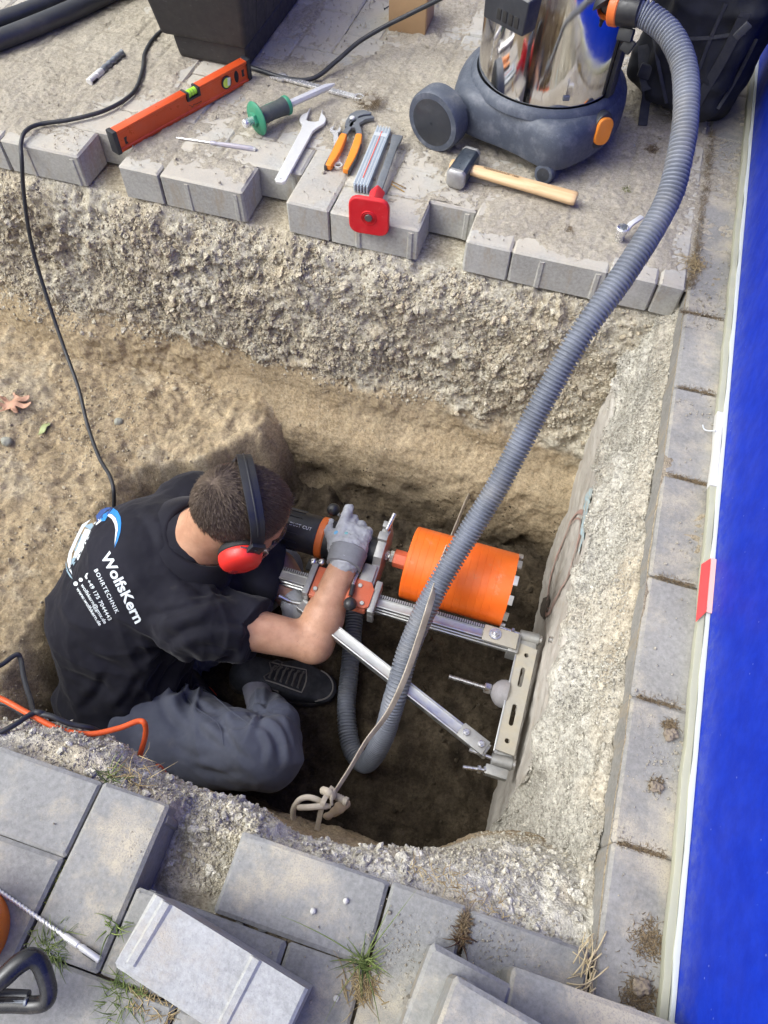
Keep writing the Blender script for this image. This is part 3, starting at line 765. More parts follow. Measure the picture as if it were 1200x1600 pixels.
def paver_set(mat, nubs=True):
    out = {}
    for kind, lx in (('full', 2 * CX_), ('half', CX_)):
        out[kind] = []
        for k in range(3):
            me = paver_mesh('brick', lx, CY_, nubs=nubs, sd=k + (10 if kind == 'half' else 0)); me.materials.append(mat); out[kind].append(me)
    return out
PV = thing('paving', None, None, (0, 0, 0)); tag(PV, kind='structure')
def put_brick(me, x, y, z=0.0, rz=0.0, tilt=(0, 0), mat=None, parent=PV):
    o = bpy.data.objects.new('brick', me); COL.objects.link(o); o.parent = parent
    o.location = (x, y, z); o.rotation_euler = (tilt[0], tilt[1], rz); return o
X0, Y0 = -0.915, 1.292
far_set, near_set, kerb_set = paver_set(M_PAVE_FAR), paver_set(M_PAVE_NEAR), paver_set(M_PAVE_KERB, False)
brnd = random.Random(3)
def lay(i0, i1, j0, j1, ok, holes, S, zj, skip=()):
    free = {(i, j) for i in range(i0, i1 + 1) for j in range(j0, j1 + 1) if ok(i, j)} - set(holes)
    for (i, j) in sorted(free):
        if (i, j) not in free: continue
        s = (i - j) % 4; cell = None
        if s == 0 and (i + 1, j) in free: cell = [(i, j), (i + 1, j)]
        elif s == 3 and (i, j + 1) in free: cell = [(i, j), (i, j + 1)]
        if cell is None: continue
        free -= set(cell)
        cx = X0 + CX_ * (sum(c[0] for c in cell) / 2 + 0.5); cyy = Y0 + CY_ * (sum(c[1] for c in cell) / 2 + 0.5)
        put_brick(brnd.choice(S['full']), cx, cyy, brnd.uniform(-zj, zj), (0 if s == 0 else math.pi / 2) + (math.pi if brnd.random() < .5 else 0) + brnd.gauss(0, .004), (brnd.gauss(0, .006), brnd.gauss(0, .006)))
    for (i, j) in sorted(free):
        put_brick(brnd.choice(S['half']), X0 + CX_ * (i + .5), Y0 + CY_ * (j + .5), brnd.uniform(-zj, zj), brnd.choice((0, 1, 2, 3)) * math.pi / 2 + brnd.gauss(0, .004), (brnd.gauss(0, .005), brnd.gauss(0, .005)))
FAR_HOLES = [(i, 0) for i in range(-10, 10) if (i % 4) == 2]
lay(-10, 10, 0, 12, lambda i, j: True, FAR_HOLES, far_set, 0.0012)
NEAR_HOLES = [(2, -13), (6, -13), (10, -13), (11, -13), (10, -14), (11, -14)]
lay(0, 10, -16, -13, lambda i, j: True, NEAR_HOLES, near_set, 0.0015)
# two cut stones that close the bond against the kerb row
for (xa, xb, j) in ((0.1065, 0.2585, -13), (0.1065, 0.2585, -14)):
    me = paver_mesh('brick', xb - xa, CY_, sd=40 + j); me.materials.append(M_PAVE_NEAR); put_brick(me, (xa + xb) / 2, Y0 + CY_ * (j + .5), 0.0, math.pi)
for j in range(0, 13):
    me = paver_mesh('brick', 0.0540, CY_, nubs=False, sd=60 + j); me.materials.append(M_PAVE_FAR); put_brick(me, 0.2332, Y0 + CY_ * (j + .5), brnd.uniform(-.001, .001))
for k in range(-4, 12):                                                   # kerb row beside the wall: stones end to end
    y1 = 1.8388 - k * 0.2032
    put_brick(kerb_set['full'][k % 3], 0.3135, y1 - 0.1016, brnd.uniform(-.001, .001), math.pi / 2 + brnd.gauss(0, .003), (brnd.gauss(0, .004), brnd.gauss(0, .006)))

# sand swept over the far paving and into its joints
sx = np.arange(-1.95, 0.375, 0.0048); sy = np.arange(1.296, 2.62, 0.0048); GX, GY = np.meshgrid(sx, sy, indexing='ij')
p2 = np.stack([GX.ravel(), GY.ravel(), np.zeros(GX.size)], 1)
bare = sstep(0.0, 0.9, fbm(p2 * 4.2, 5, 500)).reshape(GX.shape)
SZ = 0.0044 - 0.0080 * bare + (0.0026 * fbm(p2 * 16, 4, 505) + 0.0012 * fbm(p2 * 70, 3, 510)).reshape(GX.shape)
wa, wi = worley(p2 * 75, 515); SZ += (0.0045 * np.clip(0.5 - wa, 0, 1) * (wi > 0.72)).reshape(GX.shape)
SZ += (0.0022 * fbm(p2 * 160, 2, 511)).reshape(GX.shape) * 1.0
SZ -= 0.010 * sstep(1.352, 1.306, GY + 0.018 * vnoise(p2 * 14, 520).reshape(GX.shape)) + 0.006 * sstep(0.18, 0.27, GX) + 0.0035 * sstep(1.9, 2.1, GY)
SZ += 0.016 * np.exp(-((GX + .55) ** 2 + (GY - 1.70) ** 2) / (2 * .022 ** 2)) 
u_ = (GX - X0) / CX_; v_ = (GY - Y0) / CY_; iu, jv = np.floor(u_), np.floor(v_); s4 = (iu - jv) % 4; fu, fv = u_ - iu, v_ - jv; big_ = np.full(GX.shape, 9.0)
dl, dr, db, dt = np.where(s4 == 1, big_, fu), np.where(s4 == 0, big_, 1 - fu), np.where(s4 == 2, big_, fv), np.where(s4 == 3, big_, 1 - fv)
JD = np.exp(-(np.minimum(np.minimum(dl, dr), np.minimum(db, dt)) / 0.05) ** 2) * (0.35 + 0.65 * sstep(-.3, .3, fbm(p2 * 5, 3, 533)).reshape(GX.shape))
SZ -= 0.0030 * JD
nu, nv = GX.shape; F = grid_faces(nu, nv)
ci = np.floor((GX - X0) / CX_).astype(int); cj = np.floor((GY - Y0 + 0.004) / CY_).astype(int)
bad = np.zeros(GX.shape, bool)
for (i, j) in FAR_HOLES: bad |= (GX > X0 + CX_ * i - .004) & (GX < X0 + CX_ * (i + 1) + .004) & (GY < Y0 + CY_ * (j + 1) + .004)
F = F[~bad.ravel()[F].any(1)]
me = np_mesh('sand', np.stack([GX, GY, SZ], -1).reshape(-1, 3), F, True, {'gravel': (0.45 + 0.2 * fbm(p2 * 5, 3, 530)), 'damp': np.zeros(GX.size), 'tone': np.clip(0.66 + 0.2 * fbm(p2 * 26, 3, 531) - 0.55 * JD.ravel(), 0, 1)})
n = NT('swept_sand'); P = n.pos()
c = n.mix(n.ramp(n.noise(6, 6, 0.65, P), 0.3, 0.7), (0.425, 0.39, 0.325), (0.52, 0.485, 0.415)); c = n.mix(n.ramp(n.noise(45, 5, 0.7, P), 0.4, 0.75, 0, 0.5), c, (0.56, 0.50, 0.40))
c = n.mix(n.ramp(n.noise(420, 3, 0.7, P), 0.35, 0.7, 0.0, 0.5), c, (0.33, 0.28, 0.21)); c = n.mix(1.0, c, n.mix(n.ramp(n.noise(130, 4, 0.75, P), 0.32, 0.68), (0.80, 0.79, 0.77), (1.16, 1.15, 1.13)), 'MULTIPLY'); c = n.mix(n.ramp(n.voro(80, P), 0.08, 0.2, 0.35, 0.0), c, (0.26, 0.22, 0.165)); c = n.mix(1.0, c, n.mix(n.attr('tone'), (0.86, 0.86, 0.86), (1.12, 1.12, 1.12)), 'MULTIPLY')
n.set(c, 0.95, 0, 0.2); n.bump(n.math('ADD', n.noise(330, 4, 0.8, P), n.math('MULTIPLY', n.noise(70, 4, 0.65, P), 1.2)), 1.0, 0.0045); M_SANDTOP = n.mat
o = link('sand', me, M_SANDTOP); tag(o, kind='stuff')
# joint filling between the near stones and along the kerb row
for nm, x0, x1, y0, y1, z in (('sand', -0.95, 0.262, -0.30, 0.068, -0.019), ('sand', 0.263, 0.372, -0.34, 2.6, -0.008)):
    jx = np.arange(x0, x1, 0.006); jy = np.arange(y0, y1, 0.006); GX, GY = np.meshgrid(jx, jy, indexing='ij'); p2 = np.stack([GX.ravel(), GY.ravel(), np.zeros(GX.size)], 1)
    JZ = z + (0.006 * fbm(p2 * 12, 3, 540) + 0.002 * fbm(p2 * 90, 2, 545)).reshape(GX.shape)
    F = grid_faces(*GX.shape); bad = np.zeros(GX.shape, bool)
    if x1 < 0.3:
        for (i, j) in ((2, -13), (6, -13)): bad |= (GX > X0 + CX_ * i - .002) & (GX < X0 + CX_ * (i + 1) + .002) & (GY > Y0 + CY_ * j - .002)
    F = F[~bad.ravel()[F].any(1)]
    tag(link('sand', np_mesh('sand', np.stack([GX, GY, JZ], -1).reshape(-1, 3), F, True, {'gravel': np.full(GX.size, .35), 'damp': np.full(GX.size, .55 if x1 < .3 else .15), 'tone': np.full(GX.size, .4)}), M_SOIL), kind='stuff')
# grains and crumbs on the stones
def grains(n, x0, x1, y0, y1, dfn, smean, tones=(0.4, 1.0), z=0.0005, g_=0.6):
    x, y = rng.uniform(x0, x1, n), rng.uniform(y0, y1, n); keep = rng.uniform(0, 1, n) < dfn(np.stack([x, y, 0 * x], 1))
    for (i, j) in FAR_HOLES + NEAR_HOLES[:2]: keep &= ~((x > X0 + CX_ * i - .004) & (x < X0 + CX_ * (i + 1) + .004) & (y > Y0 + CY_ * j - .004) & (y < Y0 + CY_ * (j + 1) + .004))
    x, y = x[keep], y[keep]
    pts = np.stack([x, y, np.full(len(x), z)], 1)
    pebbles('gravel', pts, np.tile([0, 0, 1.0], (len(x), 1)), np.clip(rng.lognormal(smean, .45, len(x)), .0005, .005), rng.uniform(*tones, len(x)), g_, 0.0, sink=0.1, mat=M_SANDTOP)
grains(15000, -1.7, 0.26, 1.30, 2.3, lambda p: 0.3 + 0.7 * sstep(0, .6, fbm(p * 6, 3, 550)), -6.7, z=0.003)
grains(5200, 0.262, 0.345, -0.1, 1.85, lambda p: sstep(0.0, .7, fbm(p * 9, 3, 560)) + .05, -7.0)
spot = lambda p, c, r: np.exp(-((p[:, 0] - c[0]) ** 2 + (p[:, 1] - c[1]) ** 2) / r ** 2)
q1, q2, q3 = at(222, 1330), at(770, 1480), at(620, 1490)
grains(16000, -0.56, 0.26, -0.14, 0.072, lambda p: .012 + .8 * spot(p, q1, .02) + .7 * spot(p, q2, .04) + .6 * spot(p, q3, .035) + .4 * spot(p, at(690, 1560), .03), -7.1)

# ---- the building: blue cladding above a white base profile
n = NT('blue_cladding'); P = n.pos()
c = n.mix(n.ramp(n.noise(40, 5, 0.7, P), 0.3, 0.7), (0.003, 0.024, 0.40), (0.005, 0.036, 0.50))
m = n.ramp(n.noise(26, 7, 0.75, P, stretch=(1, 1, 0.25)), 0.68, 0.82, 0, 0.20); c = n.mix(m, c, (0.16, 0.26, 0.55))
sz = n.t.nodes.new('ShaderNodeSeparateXYZ'); n.link(P, sz.inputs[0]); dz = n.math('MULTIPLY', n.ramp(sz.outputs[2], 0.0, 0.10, 0.55, 0.0), n.ramp(n.noise(60, 6, 0.75, P), 0.35, 0.7)); c = n.mix(dz, c, (0.14, 0.17, 0.36))
m3 = n.ramp(n.noise(70, 3, 0.6, P, stretch=(1, 2.5, 0.35), dist=0.4), 0.70, 0.76, 0, 0.35); c = n.mix(m3, c, (0.12, 0.20, 0.62))
m2 = n.ramp(n.voro(38, P), 0.02, 0.06, 0.6, 0.0); c = n.mix(m2, c, (0.35, 0.38, 0.62))
n.set(c, n.ramp(n.noise(14, 5, 0.65, P), 0.3, 0.7, 0.5, 0.65), 0, 0.10); n.bump(n.noise(500, 3, 0.6, P), 0.10, 0.001)
M_BLUE = n.mat
M_STRIP = worn('base_profile_paint', (0.37, 0.37, 0.285), 0.75, var=0.12, scale=14, dust=0.35, bump=0.2, dustcol=(0.50, 0.48, 0.33))
M_STRIPW = worn('white_sealing_strip', (0.52, 0.55, 0.545), 0.6, var=0.06, scale=20, dust=0.1, bump=0.1)
M_WHITEEND = worn('fresh_white_paint', (0.58, 0.575, 0.55), 0.7, var=0.04, scale=20, bump=0.1)
bw = thing('building_wall', 'tall blue clad building wall with pale base strip right of the paving', 'wall', (0.3535, 1.0, 0.0))
mb = MB(); mb.box((0.079, 0.6, 1.56), (0.15, 6.4, 3.14)); mb.build('cladding', M_BLUE, bw, bevel=0.004)
# base profile: three flat runs (pale green foam lip, white edge), with a fresh white piece
def strip_piece(nm, y0, y1, x0, x1, z0, z1, mat):
    m_ = MB(); N_ = max(2, int((y1 - y0) / 0.04)); vs = []; fs = []
    for k in range(N_ + 1):
        y = y0 + (y1 - y0) * k / N_; w = 0.0009 * math.sin(y * 37) + 0.0007 * math.sin(y * 91 + 1)
        vs += [(x0 + w - .36, y - 1, z0), (x1 - .36, y - 1, z0), (x1 - .36, y - 1, z1), (x0 + w - .36, y - 1, z1)]
    for k in range(N_):
        for a in range(4): fs.append((k * 4 + a, k * 4 + (a + 1) % 4, k * 4 + 4 + (a + 1) % 4, k * 4 + 4 + a))
    fs += [(0, 1, 2, 3), (N_ * 4 + 3, N_ * 4 + 2, N_ * 4 + 1, N_ * 4)]
    m_.add(vs, fs); return m_.build(nm, mat, bw, bevel=0.001)
YW0, YW1 = at(1104, 757, .016).y, at(1121, 642, .016).y
strip_piece('base_strip', -1.5, YW0, 0.3465, 0.3565, 0.002, 0.016, M_STRIP)
strip_piece('base_strip', YW1, 3.6, 0.3465, 0.3565, 0.002, 0.016, M_STRIP)
tag(strip_piece('base_strip', YW0 + .001, YW1 - .001, 0.3458, 0.3567, 0.002, 0.0172, M_WHITEEND), label='freshly white painted piece of base strip')
strip_piece('edge_strip', -1.5, 3.6, 0.3570, 0.3635, 0.003, 0.019, M_STRIPW)
# ================================================================== the worker
def at_y(px, py, y):
    d = ray(px, py); return CAM_POS + d * ((y - CAM_POS.y) / d.y)
def V3(*a): return Vector(a)

# joints
HR = Vector((0.53, -0.848, 0)).normalized()                    # the man's right
_h = Vector((0.848, 0.53, 0)); HF = (_h * math.cos(R(38)) + V3(0, 0, -1) * math.sin(R(38))).normalized()
HU = HR.cross(HF).normalized()
EAR = at(380, 873, -0.264) - HR * 0.098
HEADM = Matrix((HF, -HR, HU)).transposed().to_4x4()            # local x forward, y left, z up
def hp(x, y, z): return EAR + HF * x - HR * y + HU * z
PEL, MID, CHE, NEK = V3(-0.715, 0.335, -0.675), V3(-0.745, 0.45, -0.545), V3(-0.685, 0.565, -0.435), V3(-0.588, 0.607, -0.352)
SHR, ELR, WRR = V3(-0.535, 0.468, -0.405), at(490, 1005, -0.475), at(541, 872, -0.385)
SHL, ELL, WRL = V3(-0.665, 0.725, -0.430), V3(-0.440, 0.665, -0.500), at(463, 948, -0.515)
HIPR, KNR, ANR = at(226, 1140, -0.675), at(410, 1176, -0.53), at(402, 1076, -0.738)
hem = at(412, 1119, -0.685); SHK = KNR.lerp(hem, 0.5) + V3(.018, 0, -.012)
HIPL, KNL, ANL = V3(-0.74, 0.46, -0.69), V3(-0.50, 0.74, -0.69), V3(-0.66, 0.43, -0.755)
PERS = thing('person', 'man in dark printed polo shirt and grey trousers crouching over the drill', 'person', (PEL.x, PEL.y, -0.80))
PORG = np.array((PEL.x, PEL.y, -0.80))

b = SDF((-0.95, 0.14, -0.84), (-0.20, 0.94, -0.10), 0.004)
# head
cr = hp(-0.008, 0, 0.043)
b.ell(cr, (0.101, 0.077, 0.083), HEADM, 0.01)
b.ell(hp(0.030, 0, -0.012), (0.064, 0.064, 0.085), HEADM, 0.03)
b.ell(hp(0.040, 0, -0.062), (0.048, 0.050, 0.046), HEADM, 0.025)          # jaw
b.ell(hp(0.070, 0, -0.088), (0.018, 0.022, 0.016), HEADM, 0.02)           # chin
b.cap(hp(0.086, 0, 0.012), hp(0.103, 0, -0.024), 0.008, 0.011, 0.012)     # nose
for sy in (-1, 1):
    b.ell(hp(0.076, 0.033 * sy, 0.010), (0.016, 0.018, 0.012), HEADM, 0.012, 'sub')
    b.ell(hp(0.069, 0.032 * sy, 0.010), (0.012, 0.012, 0.011), HEADM, 0.004)
    b.cap(hp(0.083, 0.014 * sy, 0.028), hp(0.072, 0.048 * sy, 0.027), 0.007, 0.005, 0.012)
    b.ell(hp(0.060, 0.045 * sy, -0.022), (0.022, 0.016, 0.018), HEADM, 0.02)
    b.ell(hp(-0.004, 0.075 * sy, 0.0), (0.017, 0.008, 0.029), HEADM, 0.006)   # ear
b.cap(hp(0.088, -0.018, -0.052), hp(0.088, 0.018, -0.052), 0.007, 0.007, 0.008)
b.cap(hp(0.085, -0.015, -0.063), hp(0.085, 0.015, -0.063), 0.007, 0.007, 0.006)
# neck, trunk, arms, legs
b.cap(hp(-0.030, 0, -0.035), NEK, 0.058, 0.064, 0.03)
b.cap(PEL, MID, 0.10, 0.10, 0.03); b.cap(MID, CHE, 0.10, 0.11, 0.03); b.cap(CHE, NEK, 0.10, 0.06, 0.04)
b.cap(CHE, SHR, 0.07, 0.052, 0.04); b.cap(CHE, SHL, 0.07, 0.052, 0.04)
for S_, E_, W_ in ((SHR, ELR, WRR), (SHL, ELL, WRL)):
    b.cap(S_, E_, 0.050, 0.040, 0.02)
    m_ = E_.lerp(W_, 0.3)
    b.cap(E_, m_, 0.0415, 0.0425, 0.02); b.cap(m_, W_, 0.0425, 0.0285, 0.015)
for H_, K_, A_ in ((HIPR, KNR, ANR), (HIPL, KNL, ANL)):
    b.cap(H_, K_, 0.060, 0.044, 0.03); c_ = (K_.lerp(A_, .5) if K_ is KNL else SHK); b.cap(K_, c_, 0.042, 0.036, 0.02); b.cap(c_, A_, 0.036, 0.026, 0.02)
V, Q = b.surface(1)
n = NT('skin'); P = n.pos()
c = n.mix(n.ramp(n.noise(30, 4, 0.6, P), 0.3, 0.7), (0.42, 0.222, 0.138), (0.55, 0.315, 0.205))
c = n.mix(n.ramp(n.noise(160, 3, 0.7, P), 0.55, 0.8, 0, 0.45), c, (0.38, 0.17, 0.11))
n.set(c, n.ramp(n.noise(200, 2, 0.6, P), 0.3, 0.7, 0.42, 0.6), 0, 0.4); n.p.inputs['Subsurface Weight'].default_value = 0.12; n.p.inputs['Subsurface Scale'].default_value = 0.01
n.p.inputs['Subsurface Radius'].default_value = (1.0, 0.35, 0.2)
n.bump(n.math('ADD', n.noise(900, 2, 0.6, P), n.math('MULTIPLY', n.voro(500, P), 0.5)), 0.22, 0.0008); M_SKIN = n.mat
link('body', np_mesh('body', V - PORG, Q, True), M_SKIN, PERS)

nh = 800; sel = rng.integers(0, len(V), 60000); pv = V[sel]; nv_ = vert_normals(V, Q)[sel]
ta = ((pv - np.array(ELR)) @ np.array(WRR - ELR)) / (WRR - ELR).length_squared; da = np.linalg.norm(pv - np.array(ELR) - ta[:, None] * np.array(WRR - ELR), axis=1)
ok_ = (ta > -0.25) & (ta < 0.85) & (da < 0.06); pv, nv_ = pv[ok_][:nh], nv_[ok_][:nh]; nh = len(pv)
dh = np.array((WRR - ELR).normalized()) * .55 + nv_ * .35 + rng.normal(0, .35, (nh, 3)); dh /= np.linalg.norm(dh, axis=1, keepdims=True); sh_ = np.cross(dh, nv_); sh_ /= np.linalg.norm(sh_, axis=1, keepdims=True) + 1e-9
lh = rng.uniform(.005, .011, nh)[:, None]; HV = np.stack([pv - sh_ * .00011, pv + sh_ * .00011, pv + dh * lh + nv_ * .0006], 1).reshape(-1, 3)
n = NT('arm_hair'); n.set((.16, .10, .065), .6, 0, .3); ah = link('arm_hair', np_mesh('arm_hair', HV - PORG, np.arange(3 * nh).reshape(-1, 3)), n.mat, PERS); ah['kind'] = 'stuff'
# ---- shirt
s = SDF((-0.98, 0.10, -0.84), (-0.30, 0.94, -0.22), 0.0042)
s.cap(PEL, MID, 0.142, 0.140, 0.05); s.cap(MID, CHE, 0.142, 0.140, 0.05); s.cap(CHE, NEK, 0.132, 0.072, 0.05)
s.ell(MID + V3(-0.035, 0.06, -0.02), (0.125, 0.16, 0.12), None, 0.05)
s.cap(CHE + V3(0.02, -0.03, 0.0), SHR, 0.105, 0.068, 0.05); s.cap(CHE, SHL, 0.11, 0.070, 0.05)
s.cap(CHE + V3(.06, .02, -.05), V3(-0.50, 0.60, -0.54), 0.115, 0.085, 0.05)                     # chest leaning forward
slv = SHR.lerp(ELR, 0.56)
s.cap(SHR, slv, 0.068, 0.066, 0.03); s.cap(slv, SHR.lerp(ELR, 0.66), 0.064, 0.072, 0.01)
s.cap(SHL, V3(-0.445, 0.65, -0.485), 0.070, 0.064, 0.03)
s.cap(V3(-0.445, 0.665, -0.47), V3(-0.445, 0.625, -0.475), 0.052, 0.05, 0.02)
s.cap(PEL + V3(-0.02, -0.05, -0.02), PEL + V3(0.05, -0.07, -0.03), 0.115, 0.10, 0.04)          # hem hangs over the hips
s.half(SHR.lerp(ELR, 0.60), ELR - SHR)
s.half(V3(-0.392, 0.64, -0.47), V3(1, -0.1, 0.1))
s.half(V3(-0.715, 0.25, -0.755), V3(0.05, -0.35, -1))
hemd = Vector((-0.62, 0.20, -0.70))
V, Q = s.surface(1); N = vert_normals(V, Q)
def folds(V, o, ax, f, seed, w):
    """creases that run out from point o: w is how far they carry"""
    d = V - np.array(o); r = np.linalg.norm(d, axis=1); a = np.array(Vector(ax).normalized()); u = d / (r[:, None] + 1e-6)
    e1 = np.array(Vector(ax).orthogonal().normalized()); e2 = np.cross(a, e1); ang = np.arctan2(d @ e2, d @ e1)
    q = np.stack([np.cos(ang) * f, np.sin(ang) * f, r * 5], 1)
    x = vnoise(q, seed); return (1 - 2 * np.abs(x)) * np.exp(-(r / w) ** 2) * sstep(0.01, 0.07, r)
def creases(V, Q, lines):
    """single folds of the cloth: a groove with a soft roll beside it, along lines read off the photo"""
    bv = BVHTree.FromPolygons([tuple(p) for p in V], [tuple(f) for f in Q]); out = np.zeros(len(V))
    for pts, dp, wd in lines:
        L = []
        for p in bez([V3(x, y, 0) for x, y in pts], 10):
            h = bv.ray_cast(CAM_POS, ray(p.x, p.y))[0]
            if h is not None: L.append(tuple(h))
        if len(L) < 4: continue
        L = np.array(L); lo, hi = L.min(0) - 4 * wd, L.max(0) + 4 * wd; m = ((V > lo) & (V < hi)).all(1); q = V[m]
        D = np.linalg.norm(q[:, None] - L[None], axis=2); k = D.argmin(1); d = D[np.arange(len(q)), k]; fade = np.sin(np.pi * np.clip((k + .5) / len(L), .02, .98)) ** .6
        T = np.gradient(L, axis=0); T /= np.linalg.norm(T, axis=1, keepdims=True) + 1e-9; view = L - np.array(CAM_POS); S = np.cross(T, view); S /= np.linalg.norm(S, axis=1, keepdims=True) + 1e-9
        sd_ = ((q - L[k]) * S[k]).sum(1)
        out[m] += fade * dp * (-np.exp(-(sd_ / wd) ** 2) + 0.9 * np.exp(-((sd_ - 1.9 * wd) / (1.3 * wd)) ** 2)) * np.exp(-np.clip(d * d - sd_ * sd_, 0, None) / wd ** 2)
    return out
SHIRT_FOLDS = [([(352, 930), (310, 942), (268, 956), (235, 962)], .009, .011), ([(392, 925), (340, 922), (296, 930), (262, 934)], .008, .010), ([(330, 975), (290, 985), (255, 1012)], .008, .011), ([(262, 1005), (243, 1050), (212, 1098)], .009, .012), ([(285, 1010), (262, 1040), (246, 1078)], .006, .009),
    ([(96, 1045), (140, 1066), (184, 1084)], .007, .012), ([(118, 1010), (165, 1036), (205, 1046)], .006, .011), ([(262, 862), (286, 902), (330, 930)], .006, .009), ([(368, 1022), (340, 1008), (305, 1004)], .006, .008), ([(402, 985), (375, 975), (340, 972)], .006, .008), ([(180, 1110), (205, 1075), (222, 1040)], .007, .010), ([(128, 1108), (150, 1085), (165, 1050)], .006, .010), ([(210, 800), (235, 830), (245, 865)], .005, .009), ([(428, 870), (438, 905), (440, 940)], .005, .008), ([(300, 1030), (330, 1024), (360, 1030)], .005, .007)]
TROUSER_FOLDS = [([(338, 1105), (350, 1140), (368, 1168), (392, 1190)], .009, .009), ([(404, 1128), (424, 1148), (434, 1172), (436, 1196)], .010, .008), ([(392, 1132), (362, 1138), (330, 1126)], .009, .009), ([(424, 1120), (440, 1140), (452, 1168)], .007, .008), ([(262, 1048), (286, 1082), (318, 1108), (340, 1118)], .010, .010), ([(248, 1080), (262, 1120), (290, 1150)], .008, .011), ([(300, 1120), (316, 1146), (346, 1168)], .006, .008), ([(300, 1195), (340, 1208), (380, 1206)], .006, .011), ([(386, 1112), (400, 1122), (420, 1120)], .007, .006), ([(385, 1100), (404, 1108), (424, 1106)], .006, .006), ([(270, 1165), (300, 1180), (330, 1182)], .005, .010), ([(400, 1150), (410, 1166), (408, 1190)], .006, .007)]
dsp = 0.014 * folds(V, SHR + V3(-.02, -.03, -.08), SHR - CHE, 3.0, 5, 0.16) + 0.011 * folds(V, SHL + V3(.02, 0, -.07), SHL - CHE, 3.0, 9, 0.16)
dsp += 0.013 * folds(V, V3(-0.60, 0.30, -0.60), (0, -1, 0.3), 3.2, 11, 0.2) + 0.010 * folds(V, NEK + V3(.02, -.02, -.04), NEK - CHE, 2.6, 15, 0.13)
q = V @ np.array([[7, 2, 1], [2, 9, 3], [3, 2, 12.0]]); dsp += 0.0080 * (1 - 2 * np.abs(vnoise(q, 21))) * (0.4 + 0.6 * sstep(-0.3, 0.4, vnoise(V * 6, 22))) + 0.0010 * fbm(V * 60, 2, 23)
q = V @ np.array([[18, 3, 2], [4, 14, 3], [2, 4, 9.0]]); dsp += 0.0045 * (1 - 2 * np.abs(vnoise(q, 25))) * sstep(0.0, 0.5, vnoise(V * 9, 26))
dsp += creases(V, Q, SHIRT_FOLDS)
VS = V + N * dsp[:, None]
n = NT('dark_polo_cloth'); P = n.pos()
c = n.mix(n.ramp(n.noise(9, 4, 0.6, P), 0.3, 0.7), (0.0085, 0.0085, 0.014), (0.014, 0.014, 0.022)); c = n.mix(n.ramp(n.noise(14, 6, 0.7, P), 0.62, 0.85, 0, 0.30), c, (0.10, 0.09, 0.075))
n.set(c, 0.85, 0, 0.25); n.p.inputs['Sheen Weight'].default_value = 0.10; n.p.inputs['Sheen Roughness'].default_value = 0.4
n.bump(n.math('ADD', n.voro(900, P), n.noise(90, 3, 0.6, P)), 0.25, 0.0009); M_SHIRT = n.mat
shirt = link('polo_shirt', np_mesh('polo_shirt', VS - PORG, Q, True), M_SHIRT, PERS)
shirt_bvh = BVHTree.FromPolygons([tuple(p) for p in VS], [tuple(f) for f in Q])
# collar: a folded band round the neck
ax = (hp(-0.030, 0, -0.035) - NEK).normalized(); CF = frame(NEK + ax * 0.004, HR, ax)
mb = MB()
prof = [(0.068, -0.012), (0.066, 0.012), (0.068, 0.031), (0.073, 0.038), (0.083, 0.036), (0.098, 0.012), (0.113, -0.014), (0.112, -0.022), (0.104, -0.018)]
vs = []; fs = []; nn_ = 64; gap = R(18)
front = math.atan2(HF.dot(CF.col[1].to_3d()), HF.dot(CF.col[0].to_3d()))
for k in range(nn_ + 1):
    a = front + gap / 2 + (2 * math.pi - gap) * k / nn_; dr = math.cos(a - front)
    for r, z in prof:
        rr = r * (1 + 0.03 * math.sin(a * 3)) ; zz = z + (0.006 * math.sin(a * 2 + 1)) - (0.022 * max(0, dr) ** 2 if z > 0 else 0.028 * max(0, dr) ** 3)
        vs.append(CF @ Vector((rr * math.cos(a) * 1.02, rr * math.sin(a) * 0.98, zz)))
m_ = len(prof)
for k in range(nn_):
    for i in range(m_ - 1): fs.append((k * m_ + i, (k + 1) * m_ + i, (k + 1) * m_ + i + 1, k * m_ + i + 1))
mb.add([v - Vector(PORG) for v in vs], fs); mb.build('collar', M_SHIRT, shirt, sharp=70)
# print on the back: lettering and a bent core drill, lying on the cloth
def on_shirt(px, py, off=0.0013):
    d = ray(px, py); h, nrm, _, _ = shirt_bvh.ray_cast(CAM_POS, d)
    if h is None: h, nrm = at(px, py, -0.45), -d
    return h - d * off * 1.2 + nrm * off * 0.3
def print_on(name, polys, mat, parent=shirt):
    """polys: photo outlines of flat printed shapes, laid on the cloth"""
    bm = bmesh.new()
    for poly in polys:
        f = bm.faces.new([bm.verts.new((x, -y, 0)) for x, y in poly])
    bmesh.ops.triangulate(bm, faces=bm.faces[:]); 
    for _ in range(3):
        es = [e for e in bm.edges if e.calc_length() > 5]
        if es: bmesh.ops.subdivide_edges(bm, edges=es, cuts=1); bmesh.ops.triangulate(bm, faces=[f for f in bm.faces if len(f.verts) > 3])
    for v in bm.verts: v.co = on_shirt(v.co.x, -v.co.y) - Vector(PORG)
    me = bpy.data.meshes.new(name); bm.to_mesh(me); bm.free(); return link(name, me, mat, parent)
